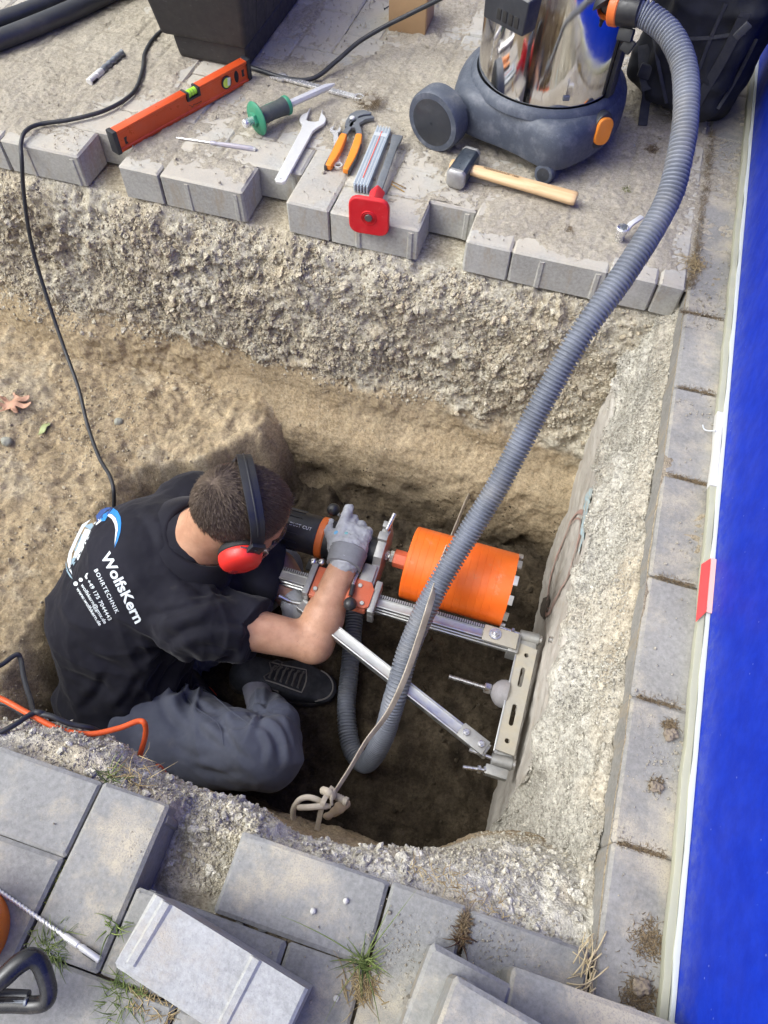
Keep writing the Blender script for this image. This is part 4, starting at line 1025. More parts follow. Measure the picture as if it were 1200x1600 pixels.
def text_on(name, txt, p0, p1, hgt, mat, spacing=1.0, bold=0.0):
    me = text_mesh(txt, 1.0, spacing, bold); xs = [v.co.x for v in me.vertices]; x0, x1 = min(xs), max(xs)
    bm = bmesh.new(); bm.from_mesh(me); bmesh.ops.triangulate(bm, faces=bm.faces[:])
    es = [e for e in bm.edges if e.calc_length() > 0.35]
    if es: bmesh.ops.subdivide_edges(bm, edges=es, cuts=2); bmesh.ops.triangulate(bm, faces=[f for f in bm.faces if len(f.verts) > 3])
    d = Vector((p1[0] - p0[0], p1[1] - p0[1])); L = d.length; d.normalize(); u = Vector((d.y, -d.x))
    for v in bm.verts:
        s_, t_ = (v.co.x - x0) / (x1 - x0) * L, v.co.y * hgt / 0.7
        v.co = on_shirt(p0[0] + d.x * s_ + u.x * t_, p0[1] + d.y * s_ + u.y * t_) - Vector(PORG)
    bm.to_mesh(me); bm.free(); return link(name, me, mat, shirt)
M_PRINTW = worn('white_print', (0.72, 0.78, 0.82), 0.7, var=0.06, scale=80, bump=0.05)
M_PRINTB = worn('blue_print', (0.02, 0.22, 0.62), 0.7, var=0.12, scale=60, bump=0.05)
M_PRINTD = worn('dark_blue_print', (0.03, 0.08, 0.26), 0.7, var=0.15, scale=60, bump=0.05)
M_PRINTG = worn('grey_blue_print', (0.25, 0.36, 0.44), 0.7, var=0.2, scale=70, bump=0.05)
text_on('lettering', 'WolfsKern', (157, 868), (212, 975), 16, M_PRINTW, 1.0, 0.028)
text_on('lettering', 'BOHRTECHNIK', (147, 891), (181, 959), 6.2, M_PRINTW, 1.25, 0.012)
text_on('lettering', '+49 175 7044443', (136, 908), (170, 970), 6.0, M_PRINTW, 1.05, 0.012)
text_on('lettering', 'wolfskern@gmx.de', (126, 914), (163, 975), 5.6, M_PRINTW, 1.0, 0.012)
text_on('lettering', 'www.wolfskern.de', (119, 920), (155, 978), 5.6, M_PRINTW, 1.0, 0.012)
print_on('logo', [[(135, 896), (138, 895), (136, 900), (137, 904), (135, 905), (132.5, 901)], circle(126.5, 906, 3.4, 6), circle(118.5, 912, 3.6, 10)], M_PRINTW)
print_on('logo', [[(177, 794), (184, 799), (188.5, 808), (189.5, 818), (188, 832), (184, 845), (179, 856), (182, 842), (185, 828), (184, 818), (181, 808), (175, 803), (170, 803)]], M_PRINTB)
print_on('logo', [[(170, 803), (175, 804), (180.5, 809), (183.5, 818), (184.2, 828), (181, 843), (179, 852), (180, 838), (181, 828), (179, 819), (175, 811), (168, 806)]], M_PRINTW)
print_on('logo', [[(150, 806), (157, 797), (166, 793), (176, 792), (169, 805), (160, 809), (152, 816)]], M_PRINTD)
print_on('logo', [[(158, 806), (168, 800), (169, 805), (164, 814), (157, 815)], ], M_PRINTB)
print_on('logo', [[(150, 815), (157, 809), (159, 814), (150, 821), (146, 818)], [(133, 826), (143, 829), (140, 838), (127, 864), (122, 876), (114, 872), (117, 862)], [(105, 876), (108, 862), (117, 842), (128, 820), (142, 811), (131, 824), (120, 846), (112, 865), (110, 884), (113, 898), (108, 890)]], M_PRINTW)
print_on('logo', [[(112, 873), (117, 870), (118, 878), (115, 884), (111, 882)], [(131, 822), (144, 817), (147, 822), (141, 828)], [(116, 860), (126, 838), (129, 833), (126, 845), (118, 862)]], M_PRINTG)
print_on('logo', [[(103, 876), (104, 884), (107, 893), (113, 903), (115, 906), (109, 901), (104, 892), (102.5, 883)]], M_PRINTG)

# ---- trousers
t = SDF((-0.98, 0.08, -0.85), (-0.20, 0.94, -0.38), 0.0042)
t.ell(PEL + V3(0.02, 0.02, -0.02), (0.15, 0.16, 0.115), None, 0.04)
th = HIPR.lerp(KNR, 0.5) + V3(0, -0.005, -0.03)
t.cap(HIPR, th, 0.108, 0.088, 0.04); t.cap(th, KNR, 0.088, 0.070, 0.02)
t.cap(HIPR + V3(0.02, .06, -.02), th + V3(0.05, .035, -.04), 0.085, 0.050, 0.03)
t.cap(KNR + V3(.012, 0, -.01), KNR.lerp(hem, 0.5) + V3(.022, 0, -.01), 0.068, 0.060, 0.012); t.cap(KNR.lerp(hem, 0.5) + V3(.018, 0, -.01), hem, 0.058, 0.050, 0.012)
t.half(hem, hem - KNR.lerp(hem, 0.3))
t.cap(HIPL, KNL, 0.10, 0.075, 0.04); t.cap(KNL, ANL, 0.07, 0.05, 0.02)
V, Q = t.surface(1); N = vert_normals(V, Q)
crease = KNR + V3(-0.03, 0.085, 0.0)
dsp = 0.017 * folds(V, at(300, 1050, -0.62), (0.3, -0.4, 1), 2.2, 31, 0.20) + 0.018 * folds(V, crease, (0, 0, 1), 2.4, 35, 0.12) + 0.012 * folds(V, hem, hem - KNR, 2.6, 37, 0.09)
q = V @ np.array([[4, 1, 1], [3, 14, 2], [2, 6, 12.0]]); dsp += 0.0085 * (1 - 2 * np.abs(vnoise(q, 41))) * (0.35 + 0.65 * sstep(-0.2, 0.4, vnoise(V * 7, 42))) + 0.001 * fbm(V * 50, 2, 43)
dsp += creases(V, Q, TROUSER_FOLDS)
VT = V + N * dsp[:, None]
n = NT('grey_trouser_cloth'); P = n.pos()
c = n.mix(n.ramp(n.noise(8, 5, 0.6, P), 0.3, 0.7), (0.066, 0.073, 0.102), (0.108, 0.117, 0.152)); c = n.mix(n.ramp(n.noise(18, 7, 0.72, P), 0.58, 0.85, 0, 0.40), c, (0.21, 0.19, 0.17))
n.set(c, 0.85, 0, 0.25); n.p.inputs['Sheen Weight'].default_value = 0.08; n.bump(n.math('ADD', n.noise(1100, 2, 0.6, P, stretch=(1, 3, 1)), n.noise(80, 4, 0.6, P)), 0.25, 0.0009); M_TROU = n.mat
trousers = link('trousers', np_mesh('trousers', VT - PORG, Q, True), M_TROU, PERS)
trouser_bvh = BVHTree.FromPolygons([tuple(p) for p in VT], [tuple(f) for f in Q])
def seam_on(bvh, pts, r, mat, parent, name='seam'):
    out = []
    for p in bez([V3(x, y, 0) for x, y in pts], 6):
        d = ray(p.x, p.y); h, nr, _, _ = bvh.ray_cast(CAM_POS, d)
        if h is not None: out.append(h - Vector(PORG))
    if len(out) > 3: m_ = MB(); m_.tube(out, r, 5); m_.build(name, mat, parent)
seam_on(trouser_bvh, [(262, 1035), (290, 1058), (330, 1085), (362, 1112), (398, 1136)], 0.0022, M_TROU, trousers)
seam_on(trouser_bvh, [(265, 1042), (300, 1100), (340, 1130), (350, 1165)], 0.0016, M_TROU, trousers)

# ---- right glove: fingers closed over the motor, forefinger straight
g = SDF(np.array(WRR) - 0.14, np.array(WRR) + np.array([0.14, 0.22, 0.14]), 0.0026)
hd = Vector((-0.05, 1.0, 0.03)).normalized(); hx = Vector((1, 0.05, -0.12)).normalized(); hz = hx.cross(hd).normalized()
if hz.z < 0: hz = -hz
def gp(x, y, z): return WRR + hx * x + hd * y + hz * z
g.cap(gp(0, -0.006, 0), gp(0, 0.018, 0), 0.034, 0.036, 0.006)
g.box(gp(-0.001, 0.048, 0.004), (0.038, 0.032, 0.0155), Matrix((hx, hd, hz)).transposed().to_4x4(), 0.015, 0.016)
g.ell(gp(-0.026, 0.030, -0.006), (0.022, 0.034, 0.018), Matrix((hx, hd, hz)).transposed().to_4x4(), 0.015)
fing = [(-0.028, 0.078, [(0.000, 0.022, 0.008), (0.001, 0.036, 0.006), (0.002, 0.044, -0.002)], 0.0116),
        (-0.010, 0.080, [(0.000, 0.020, -0.008), (0.000, 0.026, -0.034), (0.000, 0.014, -0.052)], 0.0110),
        (0.010, 0.077, [(0.001, 0.017, -0.010), (0.001, 0.021, -0.034), (0.001, 0.010, -0.050)], 0.0106),
        (0.028, 0.070, [(0.002, 0.013, -0.010), (0.002, 0.016, -0.028), (0.002, 0.006, -0.042)], 0.0096)]
for fx_, fy_, js, r_ in fing:
    p = gp(fx_, fy_ - 0.012, 0.002); rr = r_ + 0.001
    for k, (dx, dy, dz) in enumerate(js):
        q_ = gp(fx_ + dx, fy_ + dy, dz); r2 = r_ - 0.0008 * (k + 1); g.cap(p, q_, rr, r2, 0.004 if k else 0.008); p, rr = q_, r2
g.cap(gp(-0.034, 0.030, -0.006), gp(-0.056, 0.058, -0.016), 0.0135, 0.0115, 0.01); g.cap(gp(-0.056, 0.058, -0.016), gp(-0.060, 0.086, -0.028), 0.0115, 0.0095, 0.004)
V, Q = g.surface(1); N = vert_normals(V, Q)
V = V + N * (0.0012 * (1 - 2 * np.abs(vnoise(V * 90, 61))) + 0.0008 * vnoise(V * 240, 62))[:, None]
n = NT('grey_knit_glove'); P = n.pos(); c = n.mix(n.ramp(n.noise(40, 5, 0.65, P), 0.3, 0.7), (0.30, 0.31, 0.335), (0.42, 0.43, 0.455)); c = n.mix(n.ramp(n.noise(22, 6, 0.7, P), 0.55, 0.8, 0, 0.5), c, (0.20, 0.19, 0.18))
n.set(c, 0.9, 0, 0.2); n.bump(n.math('ADD', n.noise(1300, 2, 0.5, P), n.noise(200, 3, 0.6, P)), 0.35, 0.001); M_GLOVE = n.mat
glove = link('glove', np_mesh('glove', V - PORG, Q, True), M_GLOVE, PERS)
glove_bvh = BVHTree.FromPolygons([tuple(p) for p in V], [tuple(f) for f in Q])
M_CUFF = worn('knit_cuff', (0.20, 0.205, 0.22), 0.95, var=0.2, scale=90, bump=0.5, bscale=900)
mb = MB(); Fc = frame(gp(0, -0.020, 0) - Vector(PORG), hx, hd)
pr = [(0.0315, -0.002), (0.0375, 0.0)] + [(0.0372 + 0.0012 * (k % 2) + 0.0003 * k, 0.003 + k * 0.0032) for k in range(12)] + [(0.037, 0.044)]
mb.lathe(pr, Fc @ Matrix.Diagonal((1.03, 0.92, 1, 1)), 36, False); mb.build('cuff', M_CUFF, glove, sharp=60)
def dots_on(bvh, spots, r, mat, parent, name):
    m_ = MB()
    for px, py in spots:
        d = ray(px, py); h, nr, _, _ = bvh.ray_cast(CAM_POS, d)
        if h is not None: m_.ball(h - Vector(PORG), r, (1, 1, 0.35), 10, 6, frame((0, 0, 0), nr.orthogonal(), nr))
    if m_.v: m_.build(name, mat, parent)
dots_on(glove_bvh, [(525, 832)], 0.0055, worn('light_blue_patch', (0.16, 0.42, 0.68), 0.7, scale=60), glove, 'patch')
dots_on(glove_bvh, [(541, 833)], 0.0045, worn('teal_patch', (0.16, 0.40, 0.42), 0.7, scale=60), glove, 'patch')
# left glove closed round the feed lever (mostly hidden by the body)
g = SDF(np.array(WRL) - 0.12, np.array(WRL) + 0.12, 0.004)
ld = Vector((0.5, -0.6, -0.25)).normalized(); lx = ld.cross(V3(0, 0, 1)).normalized(); lz = lx.cross(ld)
def lp(x, y, z): return WRL + lx * x + ld * y + lz * z
LM = Matrix((lx, ld, lz)).transposed().to_4x4()
g.cap(lp(0, -0.02, 0), lp(0, 0.01, 0), 0.033, 0.034, 0.008); g.box(lp(0, 0.040, 0), (0.038, 0.034, 0.015), LM, 0.014, 0.015)
for k, fx_ in enumerate((-0.029, -0.010, 0.010, 0.028)):
    p = lp(fx_, 0.066, 0)
    for q_ in (lp(fx_, 0.094 - 0.004 * k, -0.012), lp(fx_, 0.092 - 0.004 * k, -0.038), lp(fx_, 0.070, -0.046)): g.cap(p, q_, 0.0105, 0.0098, 0.004); p = q_
g.cap(lp(-0.03, 0.02, -0.006), lp(-0.052, 0.045, -0.022), 0.013, 0.0105, 0.008); g.cap(lp(-0.052, 0.045, -0.022), lp(-0.040, 0.066, -0.040), 0.0105, 0.0095, 0.004)
V, Q = g.surface(1); link('glove', np_mesh('glove', V - PORG, Q, True), M_GLOVE, PERS)

# ---- socks and shoes
M_SOCK = worn('grey_sock', (0.17, 0.17, 0.215), 0.95, var=0.2, scale=60, bump=0.4, bscale=700)
n = NT('dark_shoe_suede'); P = n.pos(); c = n.mix(n.ramp(n.noise(30, 6, 0.65, P), 0.3, 0.7), (0.016, 0.018, 0.024), (0.040, 0.042, 0.050)); c = n.mix(n.ramp(n.noise(20, 7, 0.75, P), 0.55, 0.85, 0, 0.5), c, (0.13, 0.11, 0.09))
n.set(c, 0.85, 0, 0.3); n.bump(n.noise(600, 3, 0.6, P), 0.3, 0.001); M_SHOE = n.mat
M_SOLE = worn('shoe_sole_rubber', (0.030, 0.028, 0.027), 0.8, var=0.3, scale=50, dust=0.35, bump=0.3, dustcol=(0.16, 0.13, 0.10))
M_LACE = worn('shoe_lace', (0.085, 0.08, 0.08), 0.9, var=0.25, scale=90, bump=0.4, bscale=900)
M_TRIM = worn('shoe_edge_trim', (0.18, 0.17, 0.16), 0.8, var=0.25, scale=70, bump=0.2)
def shoe(ank, dirv, roll=0.0):
    F_ = frame(V3(ank.x, ank.y, -0.797), dirv, V3(0, math.sin(roll), math.cos(roll))); f = lambda x, y, z: F_ @ V3(x, y, z)
    s_ = SDF(np.array(F_.translation) - np.array([.26, .26, .03]), np.array(F_.translation) + np.array([.26, .26, .19]), 0.004)
    s_.cap(f(-0.045, 0, 0.045), f(-0.035, 0, 0.075), 0.036, 0.036, 0.02); s_.cap(f(-0.03, 0, 0.045), f(0.09, 0.006, 0.040), 0.037, 0.046, 0.02); s_.cap(f(0.09, 0.006, 0.040), f(0.150, 0, 0.036), 0.046, 0.040, 0.02)
    s_.cap(f(0.0, 0, 0.085), f(0.075, 0, 0.062), 0.030, 0.030, 0.025)
    s_.half(f(0, 0, 0.016), -F_.col[2].to_3d()); s_.half(f(-0.01, 0, 0.103), F_.col[2].to_3d() + F_.col[0].to_3d() * 0.35)
    V, Q = s_.surface(1); sh = link('shoe', np_mesh('shoe', V - PORG, Q), M_SHOE, PERS)
    bv = BVHTree.FromPolygons([tuple(p) for p in V], [tuple(q) for q in Q])
    m_ = MB(Matrix.Translation(-Vector(PORG)))
    ol = [(-0.082, 0.018), (-0.085, 0), (-0.082, -0.018), (-0.06, -0.034), (0.0, -0.036), (0.08, -0.045), (0.135, -0.042), (0.175, -0.027), (0.192, 0.0), (0.178, 0.026), (0.135, 0.044), (0.08, 0.048), (0.0, 0.037), (-0.06, 0.034)]
    m_.prism(ol, F_, 0.023); m_.build('sole', M_SOLE, sh, bevel=0.004)
    up = F_.col[2].to_3d()
    def top(x, y, off=0.0025):
        h, nr, _, _ = bv.ray_cast(f(x, y, 0.2), -up); return (h + up * off if h is not None else f(x, y, 0.08)) - Vector(PORG)
    m_ = MB()
    for k in range(6):
        x = 0.030 + 0.014 * k; w = 0.018 + 0.001 * k
        m_.tube([top(x - .002 + (.010 if q == 4 else 0), w * (-1 + q * 0.5)) for q in range(5)], 0.0022, 6); m_.tube([top(x + .004 - .008 * (q / 4), w * (1 - q * 0.5), 0.0045) for q in range(5)], 0.0020, 6)
    m_.tube([top(x, y, 0.005) for x, y in ((0.03, 0), (0.02, 0.02), (0.035, 0.035), (0.05, 0.03), (0.035, 0.005))], 0.0020, 6); m_.tube([top(x, y, 0.005) for x, y in ((0.03, 0), (0.015, -0.018), (0.03, -0.036), (0.055, -0.044))], 0.0020, 6)
    m_.build('lace', M_LACE, sh)
    m_ = MB(); m_.tube([top(0.135 + 0.045 * math.cos(R(a)), 0.040 * math.sin(R(a)) , 0.0) for a in range(-80, 81, 10)], 0.0022, 6)
    for sy in (-1, 1): m_.tube([top(x, sy * y, 0.0) for x, y in ((0.02, 0.024), (0.05, 0.025), (0.08, 0.028), (0.108, 0.030), (0.112, 0.012), (0.113, 0.0))], 0.0018, 6)
    m_.build('trim', M_TRIM, sh); return sh
shoe(at(409, 1065, -0.77), at(520, 1080, -0.77) - at(409, 1065, -0.77), 0.10)
shoe(V3(-0.60, 0.40, -0.755), V3(0.75, -0.6, 0))
mb = MB(Matrix.Translation(-Vector(PORG))); k0 = at(400, 1072, -0.745); k1 = hem.lerp(k0, -0.25)
pts = bez([k0 + V3(0, 0, -.03), k0, hem.lerp(k0, 0.45), k1], 8); mb.tube(pts, [0.0335 + 0.0007 * (i % 2) for i in range(len(pts))], 20); mb.build('sock', M_SOCK, PERS, sharp=80)

# ---- hair: cropped, each lock a fine spike, over a dark scalp cap
n = NT('brown_hair'); a_ = n.attr('tone'); c = n.mix(a_, (0.075, 0.055, 0.041), (0.26, 0.196, 0.148)); n.set(c, 0.55, 0, 0.35); M_HAIR = n.mat
n = NT('scalp_stubble'); P = n.pos(); c = n.mix(n.ramp(n.noise(500, 3, 0.7, P), 0.35, 0.65), (0.09, 0.066, 0.05), (0.16, 0.12, 0.092)); n.set(c, 0.8, 0, 0.3); n.bump(n.noise(900, 3, 0.6, P), 0.5, 0.001); M_SCALP = n.mat
h = SDF(np.array(cr) - 0.14, np.array(cr) + 0.14, 0.004)
h.ell(cr, (0.1035, 0.0795, 0.0855), HEADM, 0.01)
h.half(hp(0.040, 0, 0.050), HF * 0.85 - HU * 0.62, 0.006); h.half(hp(0.030, 0, 0.022), HF * 0.6 - HU * .8, 0.006)        # hairline on the brow
h.half(hp(-0.03, 0, -0.022), -HU + HF * 0.55, 0.006)             # nape and round the ears
V, Q = h.surface(1); hair = link('hair', np_mesh('hair', V - PORG, Q), M_SCALP, PERS)
N = vert_normals(V, Q); loc = (V - np.array(cr)) @ np.array(HEADM.to_3x3())
ed = (np.linalg.norm((loc / np.array([0.1035, 0.0795, 0.0855])), axis=1) > 0.96)
cand = np.nonzero(ed)[0]; ns = 24000; idx = rng.choice(cand, ns)
B = V[idx] + rng.normal(0, 0.0016, (ns, 3)); NB = N[idx]; LB = (B - np.array(cr)) @ np.array(HEADM.to_3x3())
whorl = np.array([-0.075, 0.022, 0.066]); fl = LB - whorl; fl[:, 0] += 0.05
fl = fl + 0.010 * np.stack([vnoise(LB * 22, 801 + i) for i in range(3)], 1)
ang = 0.5; fl = np.stack([fl[:, 0] - ang * fl[:, 1] * .4, fl[:, 1] + ang * fl[:, 0] * .15, fl[:, 2] * 0.9 - 0.012], 1) @ np.array(HEADM.to_3x3()).T
T = fl - NB * (fl * NB).sum(1, keepdims=True); T /= np.linalg.norm(T, axis=1, keepdims=True) + 1e-9
T += 0.11 * rng.normal(size=T.shape)
length = rng.uniform(0.010, 0.018, ns) * (0.55 + 0.45 * sstep(-0.02, 0.04, LB[:, 2])); lift = rng.uniform(0.10, 0.30, ns)
D1 = T * (1 - lift[:, None] * .5) + NB * lift[:, None]; D1 /= np.linalg.norm(D1, axis=1, keepdims=True)
D2 = T + NB * 0.10; D2 /= np.linalg.norm(D2, axis=1, keepdims=True)
S_ = np.cross(D1, NB); S_ /= np.linalg.norm(S_, axis=1, keepdims=True) + 1e-9; w = rng.uniform(0.00028, 0.0006, ns)[:, None]
p0, p1 = B - NB * .001, B + D1 * (length * .55)[:, None]; p2 = p1 + D2 * (length * .55)[:, None]
VV = np.stack([p0 - S_ * w, p0 + S_ * w, p0 + NB * w * 1.2, p1 - S_ * w * .8, p1 + S_ * w * .8, p1 + NB * w, p2], 1)
FF = np.array([[0, 1, 4], [0, 4, 3], [1, 2, 5], [1, 5, 4], [2, 0, 3], [2, 3, 5], [3, 4, 6], [4, 5, 6], [5, 3, 6]])
FF = (FF[None] + 7 * np.arange(ns)[:, None, None]).reshape(-1, 3)
ho = link('strands', np_mesh('strands', VV.reshape(-1, 3) - PORG, FF, True, {'tone': np.repeat(np.clip(rng.normal(.42, .22, ns), 0, 1), 7)}), M_HAIR, hair); ho['kind'] = 'stuff'
# brows and eyes
for sy in (-1, 1):
    mb = MB(Matrix.Translation(-Vector(PORG))); mb.ribbon([hp(0.090, 0.014 * sy, 0.034), hp(0.086, 0.030 * sy, 0.037), hp(0.076, 0.048 * sy, 0.033)], 0.006, tuple(HF), 0.003); mb.build('eyebrow', M_HAIR, PERS)
for sy in (-1, 1):
    mb = MB(Matrix.Translation(-Vector(PORG))); mb.ball(hp(0.0705, 0.032 * sy, 0.009), 0.0115, nu=14, nv=10); e = mb.build('eye', worn('eye_white', (0.7, 0.66, 0.62), 0.2, var=.05, bump=0), PERS)
    mb = MB(Matrix.Translation(-Vector(PORG))); mb.ball(hp(0.0800, 0.032 * sy, 0.007), 0.0052, (0.5, 1, 1), 12, 8, HEADM); mb.build('iris', worn('iris', (0.06, 0.05, 0.04), 0.15, bump=0), e)

# ---- ear defenders and glasses (worn, so things of their own)
ED = thing('ear_defenders', 'red ear defenders with black headband worn by the crouching man', 'ear defenders', EAR)
M_RED = worn('red_plastic', (0.78, 0.035, 0.028), 0.38, var=0.08, scale=20, dust=0.05, bump=0.05)
M_BAND = worn('headband_rubber', (0.020, 0.021, 0.026), 0.42, var=0.2, scale=30, bump=0.1)
M_STEEL = worn('bright_steel', (0.62, 0.62, 0.62), 0.30, 1.0, var=0.1, scale=60, bump=0.05)
M_CUSH = worn('black_cushion', (0.016, 0.016, 0.018), 0.6, var=0.2, bump=0.1)
TE = Matrix.Translation(-EAR)
for sy in (1, -1):                                                     # sy = +1 is the man's right cup
    o_ = EAR + HR * 0.072 * sy + HU * (-0.004); tilt = (HR * sy - HU * 0.18 - HF * 0.05).normalized(); F_ = frame(o_, HU, tilt) @ Matrix.Diagonal((1.26, 1.02, 1, 1))
    mb = MB(TE); mb.lathe([(0.037, -0.004), (0.040, 0.0), (0.041, 0.006), (0.041, 0.011), (0.0385, 0.014)], F_, 32); mb.build('cushion', M_CUSH, ED)
    mb = MB(TE); mb.lathe([(0.0385, 0.012), (0.0405, 0.014), (0.0405, 0.020), (0.0385, 0.030), (0.034, 0.037), (0.026, 0.0415), (0.014, 0.0435), (0.002, 0.044)], F_, 40, True); cup = mb.build('cup', M_RED, ED, sharp=60)
    mb = MB(TE); mb.tube([o_ + tilt * 0.028 + HU * 0.050 + HF * x for x in (-0.028, -0.01, 0.01, 0.030)] + [o_ + tilt * 0.024 + HF * 0.043 + HU * 0.035, o_ + tilt * 0.022 + HF * 0.044 + HU * 0.005], 0.0017, 8); mb.build('wire', M_STEEL, cup)
    if sy == 1:
        mt = text_mesh('EAR', 0.010, 1.0, 0.0); fr = frame(o_ + tilt * 0.0442 - HU * 0.010 - HF * 0.008, HF, tilt); mt.transform(TE @ fr); 
        mb = MB(TE)
        for k, (x, y, w_, h_) in enumerate(((0, 0, .012, .0016), (.001, -.005, .016, .0012), (-.001, -.009, .010, .0012), (.002, -.013, .015, .0012))):
            mb.box(fr @ V3(x, y, 0.0), (w_, h_, 0.0012), fr.to_3x3())
        mb.build('embossing', worn('dark_red_print', (0.22, 0.02, 0.02), 0.5, bump=0), cup)
pts = []
for k in range(33):
    a = math.pi * k / 32; x = -math.cos(a); pts.append(EAR + HR * (-x * 0.098) + HU * (0.044 + 0.088 * math.sin(a) ** 0.75) + HF * (0.002 - 0.046 * math.sin(a)))
ns_ = [(p - (EAR + HU * 0.03)).normalized() for p in pts]
mb = MB(TE); mb.ribbon(pts, [0.027 + 0.004 * math.sin(math.pi * k / 32) for k in range(33)], ns_, 0.0050); band = mb.build('headband', M_BAND, ED, sharp=50, bevel=0.0012)
mb = MB(TE); mb.tube([p + n_ * 0.0024 for p, n_ in zip(pts, ns_)][3:-3], 0.0022, 6); mb.build('ridge', M_BAND, band)
for sy in (1, -1):
    e = pts[0] if sy == -1 else pts[-1]
    e = EAR + HR * 0.100 * sy + HU * 0.048
    mb = MB(TE); mb.box(e + HR * sy * 0.003, (0.010, 0.030, 0.026), frame((0, 0, 0), HR, HU).to_3x3()); mb.ball(e + HR * sy * 0.008, 0.004, (1, 1, .6), 10, 6, frame((0, 0, 0), HF, HR)); mb.build('clip', M_BAND, band, bevel=0.003)
GL = thing('safety_glasses', 'clear safety glasses worn by the crouching man', 'glasses', hp(0.09, 0, 0.01))
TG = Matrix.Translation(-hp(0.09, 0, 0.01))
n = NT('clear_plastic'); n.set((0.92, 0.95, 0.96), 0.05, 0, 0.5); n.p.inputs['Transmission Weight'].default_value = 0.92; n.p.inputs['IOR'].default_value = 1.2; n.p.inputs['Alpha'].default_value = 0.55; M_CLEAR = n.mat
for sy in (-1, 1):
    mb = MB(TG); vs = []; nu_ = 9; 
    for i in range(nu_):
        a = R(4 + 62 * i / (nu_ - 1))
        for z in (-0.019, -0.008, 0.006, 0.024):
            vs.append(hp(0.018 + 0.090 * math.cos(a) , sy * (0.083 * math.sin(a)), z + 0.002 - 0.006 * (z < -.01) * (1 - i / 8)))
    fs = [(i * 4 + j, (i + 1) * 4 + j, (i + 1) * 4 + j + 1, i * 4 + j + 1) for i in range(nu_ - 1) for j in range(3)]
    mb.add(vs, fs); le = mb.build('lens', M_CLEAR, GL); le.modifiers.new('thick', 'SOLIDIFY').thickness = 0.0018
    mb = MB(TG); mb.ribbon([hp(0.056, 0.079 * sy, 0.016), hp(0.030, 0.082 * sy, 0.013), hp(-0.004, 0.081 * sy, 0.010)], 0.008, tuple(HR * sy), 0.003); mb.build('temple', M_CLEAR, GL)
# ================================================================== core drill on its stand, hose, strap, cables
M_ALU = worn('aluminium', (0.54, 0.55, 0.55), 0.40, 1.0, var=0.12, scale=45, dust=0.30, bump=0.08, dustcol=(0.40, 0.35, 0.26))
M_CAST = worn('cast_aluminium', (0.34, 0.34, 0.335), 0.55, 0.8, var=0.15, scale=60, dust=0.25, bump=0.25, dustcol=(0.40, 0.36, 0.28))
M_CASTDUST = worn('dusty_cast_metal', (0.38, 0.36, 0.32), 0.65, 0.4, var=0.15, scale=40, dust=0.55, bump=0.25, dustcol=(0.42, 0.37, 0.27))
M_GRIT = worn('grey_cast_iron', (0.27, 0.26, 0.27), 0.75, 0.3, var=0.15, scale=90, dust=0.2, bump=0.5, bscale=700)
M_BLKP = worn('black_plastic', (0.018, 0.019, 0.022), 0.42, var=0.25, scale=40, dust=0.12, bump=0.15, dustcol=(0.20, 0.18, 0.15))
M_ORNG = worn('orange_band', (0.72, 0.16, 0.03), 0.45, var=0.1, scale=40, dust=0.1, bump=0.05)
M_CARR = worn('orange_red_paint', (0.52, 0.115, 0.05), 0.5, var=0.15, scale=35, dust=0.22, bump=0.12, scratch=0.4)
M_DARKGAP = worn('dark_recess', (0.02, 0.019, 0.018), 0.9, bump=0)
def core_mat():
    n = NT('orange_core_paint'); o_ = n.co.outputs['Object']
    c = n.mix(n.ramp(n.noise(14, 5, 0.6, o_), 0.3, 0.7), (0.78, 0.125, 0.010), (0.87, 0.165, 0.016))
    c = n.mix(n.ramp(n.noise(55, 4, 0.7, o_, stretch=(6, 0.6, 0.6)), 0.60, 0.74, 0, 0.30), c, (0.60, 0.10, 0.01))
    c = n.mix(n.ramp(n.noise(30, 6, 0.75, o_), 0.58, 0.78, 0, 0.6), c, (0.55, 0.30, 0.17))
    n.set(c, 0.42, 0, 0.5); return n.mat
M_CORE = core_mat()
RZ, CYR = -0.452, 0.631                                       # column axis height and y
BY, BZ = 0.742, -0.432                                        # drilling axis
rig = thing('core_drill', 'core drill with orange core bit on a silver column stand anchored to the concrete', 'core drill', (0.14, 0.52, -0.50))
TR = Matrix.Translation(-V3(0.14, 0.52, -0.50))
def rb(): return MB(TR)
FX = frame((0, 0, 0), (0, 1, 0), (1, 0, 0))                      # profile plane: local x = +y, local y = +z, extruded along +x
def fx_at(x, y=CYR, z=RZ): return Matrix.Translation((x, y, z)) @ FX
# column: grooved extrusion with a toothed rack along its far edge
pr = [(-.0145, .0205), (-.010, .0205), (-.009, .0185), (.0045, .0185), (.0055, .0205), (.0145, .0205), (.0145, .011), (.012, .010), (.012, -.010), (.0145, -.011), (.0145, -.0205), (-.0145, -.0205), (-.0145, -.011), (-.0115, -.010), (-.0115, -.003), (-.0145, -.002), (-.0145, .004), (-.0115, .005), (-.0115, .010), (-.0145, .011)]
mb = rb(); mb.prism(pr, fx_at(-0.47), 0.592); col = mb.build('column', M_ALU, rig, bevel=0.0006)
mb = rb(); mb.box((-0.185, CYR + .0105, RZ + .0213), (0.56, 0.0075, 0.0018)); rack = mb.build('rack', worn('dark_rack_steel', (0.10, 0.10, 0.105), 0.45, 0.8, scale=60, bump=0.1), col)
mb = rb()
for k in range(112): mb.box((-0.462 + 0.005 * k, CYR + .0105, RZ + .0229), (0.0026, 0.0070, 0.0018))
o = mb.build('rack_teeth', worn('rack_steel', (0.42, 0.42, 0.43), 0.35, 1.0, scale=60, bump=0.1), col); o['kind'] = 'stuff'
